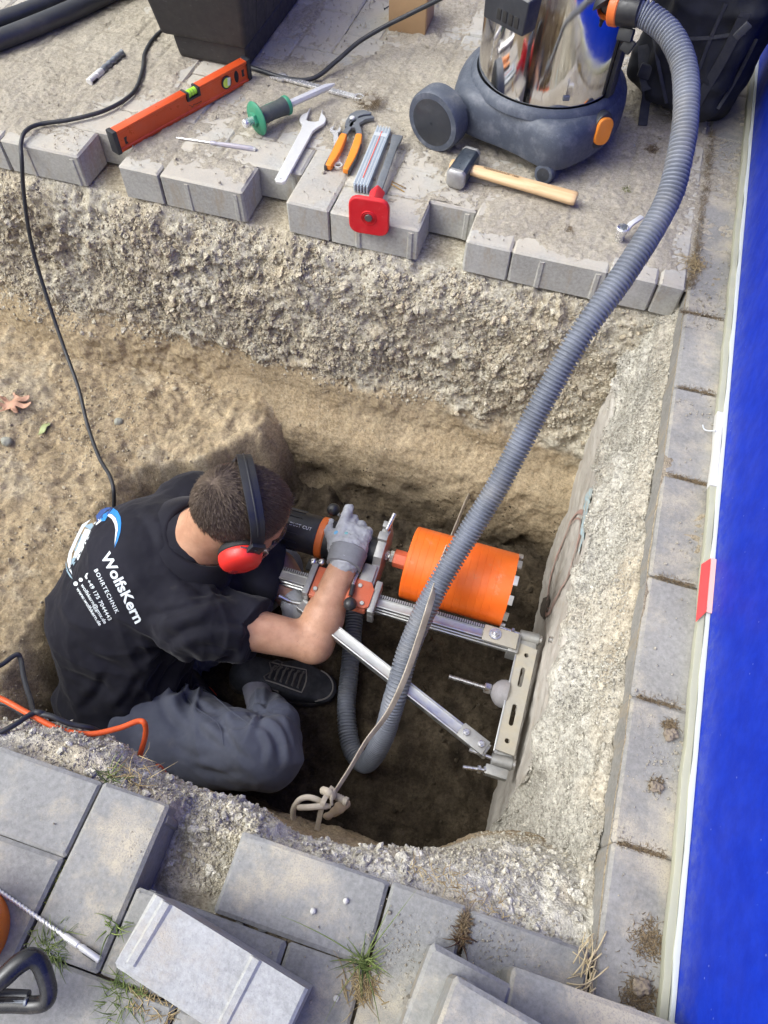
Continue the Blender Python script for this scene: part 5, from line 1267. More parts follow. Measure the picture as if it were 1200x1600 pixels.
mb = rb(); mb.box((0.088, CYR - .003, RZ + .0235), (0.074, 0.036, 0.006)); blk = mb.build('foot_block', M_CASTDUST, rig, bevel=0.0015)
mb = rb(); mb.box((0.120, CYR - .004, RZ - .004), (0.022, 0.044, 0.046)); mb.build('foot_bracket', M_CAST, rig, bevel=0.002)
def hexnut(m_, c, ax, r, h): m_.lathe([(r * .88, 0), (r, h * .12), (r, h * .88), (r * .88, h)], frame(c, Vector(ax).orthogonal(), ax), 6)
mb = rb(); mb.cyl((0.076, CYR - .001, RZ + .0265), (0.076, CYR - .001, RZ + .0285), 0.0135, n=24, ch=0.0005); wsh = mb.build('washer', M_STEEL, blk)
mb = rb(); hexnut(mb, (0.076, CYR - .001, RZ + .0285), (0, 0, 1), 0.0088, 0.007); mb.build('nut', M_STEEL, wsh)
mb = rb(); mb.cyl((0.076, CYR - .001, RZ + .0355), (0.076, CYR - .001, RZ + .0400), 0.0042, n=12, ch=0.0007); mb.build('bolt_end', M_STEEL, wsh)
# strut: flat channel, bright top, running from the column to the lower corner of the foot
s0, s1 = V3(-0.345, 0.577, RZ + 0.004), V3(0.116, 0.392, RZ + 0.004); sd = (s1 - s0).normalized(); SF = Matrix((sd.cross(V3(0, 0, 1)) * -1, V3(0, 0, 1), sd)).transposed().to_4x4(); SF.translation = s0
w, hh = 0.0130, 0.012
mb = rb(); mb.prism([(-w, -hh), (w, -hh), (w, hh), (w - .003, hh), (w - .0045, hh - .002), (-w + .0045, hh - .002), (-w + .003, hh), (-w, hh)], SF, (s1 - s0).length); strut = mb.build('strut', M_ALU, rig, bevel=0.0008)
ce = s1 - sd * 0.035
mb = rb(); mb.box(ce + V3(0, 0, .0145), (0.062, 0.031, 0.008), Matrix((sd, V3(0, 0, 1).cross(sd), V3(0, 0, 1))).transposed()); mb.build('strut_clamp', M_CAST, strut, bevel=0.002)
for k in (-1, 1):
    c = ce + sd * 0.018 * k + V3(0, 0, .0185)
    mb = rb(); hexnut(mb, c, (0, 0, 1), 0.0075, 0.006); mb.cyl(c + V3(0, 0, .006), c + V3(0, 0, .010), 0.0036, n=10, ch=.0006); mb.build('nut', M_STEEL, strut)
# foot plate: U channel lying along the wall, slotted top flange
PT = -0.441
pl_out = [(0.1305, 0.402), (0.1685, 0.400), (0.1695, 0.628), (0.1305, 0.632)]
holes = [circle(0.1505, 0.610, 0.0055, 14), circle(0.1495, 0.424, 0.0058, 14), slot(0.1500, 0.560, 0.034, 0.0052), slot(0.1495, 0.478, 0.036, 0.0054)]
foot = link('foot_plate', plate(pl_out, holes, 0.006, TR @ Matrix.Translation((0, 0, PT - 0.006)), 'foot_plate', 0.0006), M_CASTDUST, rig)
mb = rb(); mb.box((0.1335, 0.516, PT - 0.028), (0.0055, 0.236, 0.043)); mb.build('flange', M_ALU, foot, bevel=0.001)
mb = rb(); mb.box((0.166, 0.516, PT - 0.030), (0.0045, 0.228, 0.040)); mb.build('back_flange', M_CAST, foot, bevel=0.001)
mb = rb(); mb.box((0.1285, 0.516, PT - 0.0015), (0.0035, 0.238, 0.005)); mb.build('edge_rail', M_ALU, foot, bevel=0.0008)
for yy, dz in ((0.653, 0.0), (0.383, -0.004)):               # corner lugs with levelling screws
    mb = rb(); mb.cyl((0.128, yy, PT - .010 + dz), (0.170, yy + .003, PT - .010 + dz), 0.0135, n=24, ch=0.0015); lug = mb.build('corner_lug', M_CAST, foot)
    mb = rb(); mb.box((0.148, yy + (.012 if yy < .5 else -.014), PT - .014 + dz), (0.038, 0.022, 0.020)); mb.build('lug_web', M_CAST, foot, bevel=0.002)
    mb = rb(); mb.cyl((0.082, yy + .004, PT - .006 + dz), (0.130, yy + .002, PT - .008 + dz), 0.0042, n=12, ch=.0008); hexnut(mb, (0.108, yy + .003, PT - .007 + dz), (1, 0, 0), 0.0085, 0.007); mb.build('levelling_screw', M_STEEL, lug)
    mb = rb(); mb.cyl((0.168, yy + .003, PT - .010 + dz), (0.176, yy + .003, PT - .010 + dz), 0.010, n=16, ch=.001); mb.build('screw_tip', M_STEEL, lug)
mb = rb(); mb.cyl((0.078, 0.352, PT - .014), (0.128, 0.360, PT - .014), 0.0042, n=12, ch=.0008); hexnut(mb, (0.106, 0.3565, PT - .014), (1, .15, 0), 0.0085, 0.007); hexnut(mb, (0.118, 0.3585, PT - .014), (1, .15, 0), 0.0085, 0.005); mb.build('levelling_screw', M_STEEL, foot)
mb = rb(); mb.box((0.143, 0.362, PT - .018), (0.046, 0.020, 0.022)); mb.build('lug_web', M_CAST, foot, bevel=0.003)
# anchor rod with domed washer and nut
an = thing('anchor_rod', 'threaded anchor rod with nut and grey domed washer at the slotted foot plate', 'anchor rod', (0.06, 0.520, PT - .02))
TA = Matrix.Translation(-V3(0.06, 0.520, PT - .02)); az = PT - .020
mb = MB(TA); prf = [(0.0030, -0.060)]
for k in range(58): prf += [(0.0052, -0.059 + k * 0.0022), (0.0043, -0.0579 + k * 0.0022)]
mb.lathe(prf + [(0.0043, 0.0705)], frame((0.065, 0.5215, az + .004), (0, 0, 1), (1, 0.004, -0.03)), 14); mb.build('rod', M_STEEL, an, sharp=60)
mb = MB(TA); hexnut(mb, (0.082, 0.5215, az + .003), (1, 0, -.03), 0.0115, 0.014); mb.build('nut', M_STEEL, an)
mb = MB(TA); mb.lathe([(0.008, -.003), (0.011, -.001), (0.020, 0.005), (0.0265, 0.013), (0.029, 0.022), (0.029, 0.031)], frame((0.0995, 0.5215, az), (0, 0, 1), (1, 0, 0)), 36); mb.build('domed_washer', M_GRIT, an, sharp=50)
# carriage on the column
CZ_ = RZ + 0.0215
car = rb(); car.box((-0.266, CYR - .005, CZ_ + .010), (0.128, 0.072, 0.020)); car = car.build('carriage', M_CARR, rig, bevel=0.003)
mb = rb(); mb.prism([(-0.226, 0.655), (-0.206, 0.655), (-0.196, 0.640), (-0.196, 0.598), (-0.206, 0.592), (-0.250, 0.592), (-0.250, 0.655)], Matrix.Translation((0, 0, CZ_ + .0205)), 0.008); mb.build('cover', M_CARR, car, bevel=0.0015)
for x0_ in (-0.338, -0.1905):
    mb = rb(); mb.box((x0_, CYR - .004, CZ_ + .008), (0.014, 0.076, 0.034)); mb.box((x0_, CYR - .038, CZ_ - .012), (0.014, 0.010, 0.036)); mb.build('guide_block', M_CAST, car, bevel=0.003)
for (x_, y_) in ((-0.318, 0.604), (-0.3, 0.655), (-0.212, 0.602), (-0.228, 0.640)):
    mb = rb(); mb.cyl((x_, y_, CZ_ + .020), (x_, y_, CZ_ + .0315), 0.0052, n=14, ch=.001); mb.cyl((x_, y_, CZ_ + .0312), (x_, y_, CZ_ + .0318), 0.0025, n=6); mb.build('screw', M_STEEL, car)
for (x_, y_) in ((-0.345, 0.668), (-0.327, 0.672)):
    mb = rb(); mb.cyl((x_, y_, CZ_ - .004), (x_, y_, CZ_ + .020), 0.0075, n=14, ch=.001); mb.ball((x_, y_, CZ_ + .022), 0.0090, (1, 1, .8), 14, 8); mb.build('clamp_screw', M_STEEL, car)
mb = rb(); mb.box((-0.336, 0.668, CZ_ - .004), (0.052, 0.026, 0.012)); mb.build('clamp_block', M_BLKP, car, bevel=0.003)
# feed lever: thin rod with black ball, and the star handle's second ball by the hand
lev = rb(); lev.tube(bez([(-0.243, 0.668, CZ_ + .030), (-0.243, 0.640, CZ_ + .036), (-0.238, 0.606, CZ_ + .040)], 6), 0.0042, 10); lev = lev.build('feed_lever', M_STEEL, rig)
mb = rb(); mb.ball((-0.2335, 0.588, CZ_ + .041), 0.0145, nu=20, nv=14); mb.build('knob', M_BLKP, lev)
mb = rb(); mb.cyl((-0.238, 0.606, CZ_ + .040), (-0.241, 0.632, CZ_ + .037), 0.0052, 0.0058, n=12); mb.build('grip_sleeve', M_BLKP, lev)
mb = rb(); mb.tube(bez([(-0.300, 0.79, BZ + .006), (-0.322, 0.795, BZ + .020), (-0.342, 0.800, BZ + .030)], 5), 0.0045, 10); lv2 = mb.build('feed_lever', M_STEEL, rig)
mb = rb(); mb.ball((-0.345, 0.802, BZ + .032), 0.0150, nu=20, nv=14); mb.build('knob', M_BLKP, lv2)
mb = rb(); mb.tube(bez([(-0.405, 0.592, RZ - .02), (-0.375, 0.590, RZ - .028), (-0.345, 0.594, RZ - .030)], 6), 0.0050, 10); mb.build('feed_lever', M_STEEL, rig)
# motor with orange collar, gear neck, clamp collar
FM = frame((0, BY, BZ), (0, 0, 1), (1, 0, 0))
mb = rb(); mb.lathe([(0.030, -0.470), (0.038, -0.466), (0.043, -0.455), (0.0455, -0.42), (0.0460, -0.362), (0.0445, -0.358)], FM, 40); mot = mb.build('motor', M_BLKP, rig, sharp=50)
mb = rb(); mb.lathe([(0.0445, -0.359), (0.0475, -0.357), (0.0478, -0.344), (0.0450, -0.341)], FM, 40, False); mb.build('collar_band', M_ORNG, mot)
for k in range(14):
    a = 2 * math.pi * k / 14
    mb = rb(); mb.box((-0.425, BY + .0455 * math.cos(a), BZ + .0455 * math.sin(a)), (0.05, 0.004, 0.003), Matrix.Rotation(a, 3, 'X')); mb.build('cooling_rib', M_BLKP, mot)
mb = rb(); mb.lathe([(0.045, -0.342), (0.0455, -0.325), (0.043, -0.300), (0.040, -0.262), (0.0365, -0.245), (0.0365, -0.214), (0.030, -0.212)], FM, 40); gear = mb.build('gear_neck', M_BLKP, rig, sharp=50)
mb = rb(); mb.prism([(0.644, -0.410), (0.700, -0.410), (0.712, -0.392), (0.735, -0.3845), (0.780, -0.3845), (0.800, -0.400), (0.806, -0.432), (0.800, -0.470), (0.770, -0.485), (0.700, -0.485), (0.690, -0.47), (0.644, -0.455)], Matrix(((0, 0, 1, -0.2215), (1, 0, 0, 0), (0, 1, 0, 0), (0, 0, 0, 1))), 0.020); clampc = mb.build('clamp_collar', M_CAST, rig, bevel=0.003)
mb = rb(); mb.box((-0.2125, 0.758, -0.380), (0.022, 0.020, 0.012)); mb.box((-0.2125, 0.790, -0.384), (0.020, 0.016, 0.014)); mb.build('clamp_ear', M_CAST, clampc, bevel=0.002)
mb = rb(); mb.cyl((-0.2105, 0.775, -0.379), (-0.2045, 0.818, -0.372), 0.0052, n=12, ch=.001); mb.build('clamp_bolt', M_STEEL, clampc)
mb = rb(); mb.box((-0.221, 0.672, -0.408), (0.030, 0.050, 0.010)); mb.build('mount', M_CAST, clampc, bevel=0.003)
# flat print on the motor
M_LBLW = worn('white_label_print', (0.72, 0.72, 0.72), 0.6, var=.05, bump=0); M_LBLY = worn('yellow_label', (0.70, 0.58, 0.05), 0.6, var=.1, bump=0)
def wrap_motor(me, x0, ang, rad):
    for v in me.vertices:
        a = ang + v.co.y / rad; v.co = V3(x0 + v.co.x, BY + rad * math.sin(a), BZ + rad * math.cos(a)) - V3(0.14, 0.52, -0.50)
    return me
for txt, sz, a_, bd in (('DUST CUT', 0.0105, -0.30, 0.0),):
    me = text_mesh(txt, sz, 1.05, 0.0); 
    for v in me.vertices: v.co.y = v.co.y
    me = wrap_motor(me, -0.424, a_, 0.0463)
    for v in me.vertices: pass
    link('lettering', me, M_LBLW, mot)
mb = rb()
for i in range(5):
    a0_, a1_ = R(-30 + i * 6), R(-24 + i * 6); r_ = 0.0479
    mb.add([(-0.372, BY - r_ * math.sin(-a0_), BZ + r_ * math.cos(a0_)), (-0.358, BY - r_ * math.sin(-a0_), BZ + r_ * math.cos(a0_)), (-0.358, BY - r_ * math.sin(-a1_), BZ + r_ * math.cos(a1_)), (-0.372, BY - r_ * math.sin(-a1_), BZ + r_ * math.cos(a1_))], [(0, 1, 2, 3)])
# spindle, hexagonal adapter, core bit
mb = rb(); mb.cyl((-0.205, BY, BZ), (-0.190, BY, BZ), 0.0105, n=20, ch=.001); sp_ = mb.build('spindle', M_STEEL, rig)
mb = rb(); hexnut(mb, (-0.200, BY, BZ), (1, 0, 0), 0.0125, 0.006); mb.build('nut', M_STEEL, sp_)
mb = rb(); hexnut(mb, (-0.1915, BY, BZ), (1, 0, 0), 0.0150, 0.010); mb.build('nut', worn('nickel', (0.75, 0.74, 0.70), 0.22, 1.0, bump=0.02), sp_)
mb = rb(); mb.lathe([(0.0185, -0.182), (0.0205, -0.180), (0.0205, -0.150), (0.0205, -0.146)], FM, 6); mb.build('bit_adapter', M_CARR, rig, bevel=0.001)
RB = 0.0825; prf = [(0.02, -0.1475), (RB - .004, -0.1475), (RB - .0012, -0.1462), (RB, -0.1440)]
x_ = -0.138
while x_ < 0.060: prf += [(RB, x_), (RB - .0004, x_ + .0004), (RB - .0004, x_ + .0013), (RB, x_ + .0017)]; x_ += 0.0155
prf += [(RB, 0.062), (RB, 0.0835), (RB - .0035, 0.0835), (RB - .0035, -0.14), (0.02, -0.14)]
mb = rb(); mb.lathe(prf, FM, 72, False); bit = mb.build('core_bit', M_CORE, rig, sharp=25)
M_SEG = worn('diamond_segment', (0.46, 0.45, 0.44), 0.45, 0.8, var=0.25, scale=150, bump=0.4, bscale=900)
for k in range(12):
    a = 2 * math.pi * (k + 0.35) / 12; pr_ = []
    vs = []
    for da in (-0.125, 0, 0.125):
        for r_ in (RB - .0042, RB + .0012):
            for xx in (0.083, 0.0925): vs.append(V3(xx, BY + r_ * math.cos(a + da), BZ + r_ * math.sin(a + da)))
    mb = rb(); mb.add(vs, [(0, 4, 5, 1), (4, 8, 9, 5), (2, 3, 7, 6), (6, 7, 11, 10), (1, 5, 7, 3), (5, 9, 11, 7), (0, 2, 6, 4), (4, 6, 10, 8), (0, 1, 3, 2), (8, 10, 11, 9)]); mb.build('segment', M_SEG, bit)

# ---- second anchor stub in the wall
ab = thing('anchor_stub', 'short steel anchor stub sticking out of the concrete above the foot plate', 'anchor bolt', at(862, 1000, -0.335))
p0 = V3(0, 0, 0); mb = MB(); mb.cyl((0.06, 0.0, 0), (-0.006, 0, 0), 0.0065, n=14, ch=.001); mb.build('bolt', M_STEEL, ab)

# ---- vacuum hose: ribbed tube from the vacuum over the edge down into the pit
HOSE = [at(966, 13, 0.335), at(985, 16, 0.338), at(1014, 26, 0.335), at(1048, 56, 0.325), at(1069, 105, 0.305), at(1072, 175, 0.275), at(1062, 245, 0.24), at(1040, 320, 0.195), at(977, 425, 0.13), at(903, 530, 0.05), at(838, 645, -0.06), at(780, 755, -0.165),
        at(722, 850, -0.255), at(676, 930, -0.315), at(640, 1010, -0.385), at(617, 1090, -0.45), at(597, 1155, -0.58), at(572, 1192, -0.735), at(549, 1168, -0.772), at(541, 1110, -0.77), at(546, 1050, -0.768), at(552, 985, -0.76), at(556, 930, -0.75)]
def hose_mesh(pts, r, pitch):
    P = bez(pts, 40); L = [0.0]
    for a, b_ in zip(P[:-1], P[1:]): L.append(L[-1] + (b_ - a).length)
    n = int(L[-1] / pitch); S_ = []; rad = []
    for k in range(n):
        for q, dr in ((0.0, 0.0), (0.44, 0.0), (0.53, -0.0048), (0.93, -0.0048)): S_.append((k + q) * pitch); rad.append((r + dr) * (1 + 0.018 * math.sin(k * 0.37) * math.sin(k * 0.11 + 1) + 0.012 * math.sin(k * 1.9)))
    L = np.array(L); A = np.array([tuple(p) for p in P]); pos = np.stack([np.interp(S_, L, A[:, i]) for i in range(3)], 1)
    return [Vector(p) for p in pos], rad
def hose_mat(name, col):
    n = NT(name); P = n.pos(); c = n.mix(n.ramp(n.noise(12, 5, 0.65, P), 0.3, 0.7), tuple(x * .8 for x in col), tuple(x * 1.2 for x in col))
    c = n.mix(n.ramp(n.noise(9, 6, 0.7, P), 0.45, 0.75, 0, 0.55), c, (0.27, 0.26, 0.245)); n.set(c, 0.46, 0, 0.5); n.bump(n.noise(500, 2, .6, P), .08, .0005); return n.mat
M_HOSE = hose_mat('grey_blue_hose', (0.145, 0.160, 0.195))
pts, rad = hose_mesh(HOSE, 0.0236, 0.0078)
hose = thing('vacuum_hose', 'long ribbed grey hose running from the vacuum over the trench edge into the pit', 'hose', HOSE[8])
mb = MB(Matrix.Translation(-HOSE[8])); mb.tube(pts, rad, 18); mb.build('ribbed_tube', M_HOSE, hose, sharp=180, recalc=False)
d0 = (HOSE[1] - HOSE[0]).normalized(); 
mb = MB(Matrix.Translation(-HOSE[8])); mb.lathe([(0.029, -0.012), (0.0305, -0.010), (0.0305, 0.004), (0.0285, 0.006)], frame(HOSE[0], (0, 0, 1), d0), 28, False); mb.build('orange_ring', M_ORNG, hose)
mb = MB(Matrix.Translation(-HOSE[8])); mb.lathe([(0.027, 0.003), (0.0285, 0.006), (0.0280, 0.030), (0.026, 0.044), (0.0235, 0.046)], frame(HOSE[0], (0, 0, 1), d0), 28, False); cuff = mb.build('cuff', M_BLKP, hose)
mb = MB(Matrix.Translation(-HOSE[8])); mb.box(HOSE[0] + d0 * 0.022 + V3(0.006, -.01, -0.038), (0.030, 0.016, 0.022), frame((0, 0, 0), d0, (0, .4, 1)).to_3x3()); mb.box(HOSE[0] + d0 * 0.030 + V3(0.008, -.012, -0.056), (0.022, 0.012, 0.024), frame((0, 0, 0), d0, (.4, .2, 1)).to_3x3()); mb.build('latch', M_BLKP, cuff, bevel=0.003)

# ---- pale strap from the far wall to the near edge
n = NT('pale_webbing'); P = n.pos(); c = n.mix(n.ramp(n.noise(20, 5, .65, P), .3, .7), (0.36, 0.31, 0.24), (0.54, 0.48, 0.39)); n.set(c, .9, 0, .2); n.bump(n.noise(700, 2, .6, P, stretch=(1, 1, 4)), .35, .001); M_STRAP = n.mat
KN = at(519, 1244, -0.30)
SP = [at(742, 765, -0.67), at(730, 780, -0.62), at(707, 836, -0.41), at(692, 874, -0.335), at(674, 937, -0.285), at(655, 997, -0.325), at(632, 1061, -0.355), at(606, 1114, -0.37), at(572, 1159, -0.35), at(545, 1204, -0.32), KN]
strap = thing('tie_strap', 'pale dusty strap tied in a knot beside the hose and pulled across the pit', 'strap', KN)
TS = Matrix.Translation(-KN)
P_ = bez(SP, 8); nr = [V3(0.75, -0.35, 0.55).normalized()] * len(P_)
mb = MB(TS); mb.ribbon(P_, [0.0185 * (.9 - .40 * sstep(0.45, 1.0, k / (len(P_) - 1))) for k in range(len(P_))], nr, 0.0025); mb.build('band', M_STRAP, strap, bevel=0.0006)
z_ = -0.30
def kp(x, y, z=-0.30): return at(440 + x / 6, 1180 + y / 6, z)
mb = MB(TS); mb.tube(bez([kp(110, 590, -.33), kp(110, 510, -.31), kp(160, 425, -.29), kp(240, 395, -.285), kp(330, 415, -.285), kp(390, 450, -.29)], 8), 0.0050, 10); mb.build('loop', M_STRAP, strap)
mb = MB(TS); mb.tube(bez([kp(150, 492, -.285), kp(260, 488, -.28), kp(360, 480, -.278), kp(455, 478, -.285)], 6), [0.0040] + [0.0052] * 16 + [0.0042] * 2, 10); mb.build('loop', M_STRAP, strap)
mb = MB(TS); mb.ribbon(bez([kp(480, 300, -.285), kp(420, 380, -.275), kp(385, 450, -.272), kp(365, 540, -.29), kp(330, 700, -.33)], 8), 0.0088, (0, -.5, 1), 0.003); mb.build('tail', M_STRAP, strap, bevel=0.0008)
mb = MB(TS); mb.ribbon(bez([kp(500, 320, -.28), kp(470, 400, -.272), kp(470, 470, -.28)], 8), 0.0050, (0.6, -.3, 1), 0.003); mb.build('tail', M_STRAP, strap, bevel=0.0008)
mb = MB(TS); mb.tube(bez([kp(390, 330, -.29), kp(440, 350, -.275), kp(480, 390, -.285)], 6), 0.0070, 10); mb.build('knot', M_STRAP, strap)
pg = thing('bolt_peg', 'dusty threaded peg held in the knotted strap at the pit edge', 'bolt', kp(520, 390, -.295))
mb = MB(); mb.lathe([(0.003, -.012), (0.0066, -.010)] + [(0.0068 - .0012 * (k % 2), -.008 + k * .0022) for k in range(10)] + [(0.0075, .014), (0.0075, .020), (0.004, .021)], frame((0, 0, 0), (0, 0, 1), (1, -.15, 0.1)), 14); mb.build('bolt', worn('dusty_steel', (0.30, 0.27, 0.23), 0.8, 0.2, dust=0.6, bump=.2), pg, sharp=60)
M_CLOD = worn('dry_clay_lump', (0.36, 0.28, 0.195), 0.95, var=0.2, scale=40, bump=0.6, bscale=400)
def clod(pts, label, group=None, k=0.006, loc=None, amp=0.003, sd=3, h=0.0028, mat=None, fq=60):
    P_ = np.array([tuple(p) for p, r in pts]); rm = max(r for p, r in pts); s_ = SDF(P_.min(0) - rm - .015, P_.max(0) + rm + .015, h)
    for i, (p, r) in enumerate(pts): s_.cap(p, pts[max(i - 1, 0)][0], r, pts[max(i - 1, 0)][1], k)
    V, Q = s_.surface(0); N = vert_normals(V, Q); V = V + N * (amp * fbm(V * fq, 4, sd))[:, None]; c = np.array(pts[0][0])
    o = link('clod', np_mesh('clod', V - c, Q), mat or M_CLOD); o.location = tuple(c); return tag(o, label, 'lump of earth', group)
clod([(kp(440, 560, -.33), .006), (kp(500, 520, -.325), .008), (kp(560, 480, -.32), .010), (kp(600, 455, -.32), .008)], 'long pale clay lump beside the knotted strap')

# ---- cables in the pit
M_CABK = worn('black_cable', (0.022, 0.024, 0.030), 0.45, var=0.25, scale=30, dust=0.15, bump=0.1, dustcol=(0.2, 0.18, 0.15))
M_CABO = worn('orange_cable', (0.72, 0.105, 0.020), 0.45, var=0.1, scale=30, dust=0.06, bump=0.08)
def cable(name, pts, r, mat, label, cat='cable', n=10):
    mb = MB(); mb.tube(bez(pts, 10), r, n); return tag(mb.build(name, mat, None, sharp=180), label, cat)
cable('orange_cable', [at(-40, 1080, -.05), at(2, 1092, -.055), at(45, 1115, -.06), at(95, 1140, -.07), at(140, 1147, -.08), at(185, 1138, -.09), at(215, 1127, -.095), at(226, 1131, -.10), at(227, 1150, -.13), at(219, 1180, -.17), at(218, 1195, -.21), at(236, 1203, -.25), at(250, 1199, -.30), at(270, 1230, -.6)], 0.0043, M_CABO, 'orange cable looping over the near rim behind the sitting man')
cable('orange_cable', [at(300, 1075, -.79), at(318, 1072, -.782), at(333, 1082, -.782), at(338, 1096, -.79), at(330, 1120, -.792)], 0.0043, M_CABO, 'short bit of orange cable on the dark floor between the legs of the man')
cable('black_cable', [at(-30, 1050, -.10), at(0, 1040, -.12), at(18, 1027, -.13), at(28, 1023, -.135), at(33, 1033, -.14), at(38, 1062, -.12), at(48, 1095, -.09), at(54, 1113, -.065), at(80, 1119, -.062), at(110, 1131, -.075), at(150, 1141, -.10), at(170, 1165, -.2), at(200, 1190, -.5)], 0.0042, M_CABK, 'black cable with a sharp bend lying on the near left rim')
cable('black_cable', [at(-30, 1158, -.035), at(0, 1145, -.036), at(25, 1131, -.042), at(50, 1115, -.056), at(62, 1113, -.058), at(75, 1118, -.066)], 0.0042, M_CABK, 'black cable lying over the gravel of the near left rim')
cable('black_cable', [at(-30, 1100, -.075), at(0, 1098, -.07), at(18, 1104, -.072), at(34, 1114, -.076), at(50, 1122, -.085)], 0.0042, M_CABK, 'short black cable under the orange one at the near left rim')
bc = [at(452, -60, 0.20), at(676, 0, 0.30)]
# ================================================================== tools, vacuum, bags and boxes on the far paving
def world_thing(name, label, cat, o, group=None):
    t_ = thing(name, label, cat, tuple(o), group=group); return t_, Matrix.Translation(-Vector(o))
def lay_frame(p0, p1, up=(0, 0, 1)):
    """frame at p0: x runs to p1, z up"""
    return frame(p0, Vector(p1) - Vector(p0), up)
M_CHROME = worn('chrome', (0.76, 0.76, 0.76), 0.22, 0.7, var=0.06, scale=50, dust=0.10, bump=0.03)
M_SATIN = worn('satin_chrome', (0.74, 0.74, 0.73), 0.42, 0.45, var=0.08, scale=60, dust=0.14, bump=0.06)
M_GREYSTEEL = worn('grey_forged_steel', (0.22, 0.24, 0.27), 0.45, 0.75, var=0.2, scale=70, dust=0.18, bump=0.15, scratch=0.4)
M_ORHAND = worn('orange_grip', (0.78, 0.24, 0.02), 0.45, var=0.1, scale=40, dust=0.08, bump=0.05)
M_BLKGRIP = worn('dark_grip', (0.030, 0.032, 0.038), 0.6, var=0.2, dust=0.15, bump=0.15)

# ---- black equipment tub
tub, TT = world_thing('tool_tub', 'big black plastic tub at the top edge with ribbed right side', 'tub', (-0.985, 1.98, 0))
M_TUB = worn('black_tub_plastic', (0.026, 0.025, 0.026), 0.62, var=0.2, scale=25, dust=0.14, bump=0.25, scratch=0.35, dustcol=(0.16, 0.14, 0.12), bscale=500)
def hexa(m_, b0, t0, z0, z1):
    m_.add([(b0[0], b0[2], z0), (b0[1], b0[2], z0), (b0[1], b0[3], z0), (b0[0], b0[3], z0), (t0[0], t0[2], z1), (t0[1], t0[2], z1), (t0[1], t0[3], z1), (t0[0], t0[3], z1)],
           [(0, 3, 2, 1), (4, 5, 6, 7), (0, 1, 5, 4), (1, 2, 6, 5), (2, 3, 7, 6), (3, 0, 4, 7)])
mb = MB(TT); hexa(mb, (-1.075, -0.885, 1.745, 2.30), (-1.082, -0.878, 1.74, 2.31), 0.002, 0.062); mb.build('base', M_TUB, tub, bevel=0.012, seg=3)
mb = MB(TT); hexa(mb, (-1.105, -0.874, 1.728, 2.32), (-1.150, -0.835, 1.68, 2.36), 0.060, 0.38); bd = mb.build('body', M_TUB, tub, bevel=0.014, seg=3)
# arched recess framed by a raised brow on the front
arc = []
for k in range(13):
    a = math.pi * (0.5 - k / 12 * .5); arc.append(V3(-0.874 - 0.004 - 0.150 * (1 - math.cos(math.pi / 2 * k / 12)) * 1.0, 1.718 - 0.02, 0.155 - 0.085 * (k / 12) ** 2.2))
for k in range(9):
    y = 1.80 + 0.055 * k
    mb = MB(TT); mb.tube([V3(-0.8745, y, 0.075), V3(-0.8375, y, 0.355)], 0.004, 6); mb.build('rib', M_TUB, bd)

# ---- thick black pipes at the top left corner
M_PIPE = worn('black_pipe', (0.030, 0.033, 0.042), 0.42, var=0.25, scale=14, dust=0.22, bump=0.12, dustcol=(0.17, 0.16, 0.15))
for pts, r_, lab in (([at(-90, 92, .028), at(0, 62, .028), at(90, 26, .03), at(165, -8, .03), at(240, -45, .03)], 0.0235, 'lower and thicker of two black pipes at the top left corner'),
                     ([at(-90, 52, .03), at(0, 31, .03), at(60, 10, .032), at(110, -12, .034), at(190, -50, .034)], 0.020, 'upper of two thick black pipes at the top left corner')):
    mb = MB(); mb.tube(bez(pts, 10), r_, 18); tag(mb.build('pipe', M_PIPE, None, sharp=180), lab, 'pipe')
mb = MB(); mb.tube(bez([at(-60, 70, .012), at(20, 48, .012), at(80, 22, .012), at(130, -10, .012)], 8), 0.008, 10); tag(mb.build('pipe', M_PIPE, None, sharp=180), 'thin dark pipe lying between the two thick black pipes', 'pipe')

# ---- long black cable: from behind the tub over the paving, across a stone and down into the trench
cable('black_cable', [at(262, 40, .010), at(240, 60, .008), at(226, 84, .008), at(222, 112, .008), at(207, 146, .008), at(165, 172, .009), at(110, 187, .010), at(62, 194, .011), at(40, 205, .014), at(33, 224, .004), at_y(34, 250, 1.262), at_y(38, 310, 1.235), at_y(50, 385, 1.20), at_y(72, 460, 1.15),
      at_y(97, 535, 1.08), at_y(122, 605, 0.99), at_y(137, 665, 0.90), at_y(155, 715, 0.82), at_y(172, 745, 0.77), at_y(178, 775, 0.73), at_y(176, 830, 0.69)], 0.0048, M_CABK, 'long black cable hanging from a paving stone into the trench behind the man')
cable('black_cable', [at(330, 88, .012), at(372, 98, .010), at(400, 108, .010), at(450, 123, .010), at(490, 122, .012), at(525, 96, .03), at(560, 66, .05), at(600, 42, .075), at(640, 22, .10), at(690, -3, .13), at(740, -30, .16)], 0.0056, M_CABK, 'black cable curving from behind the spirit level up past the cardboard box')

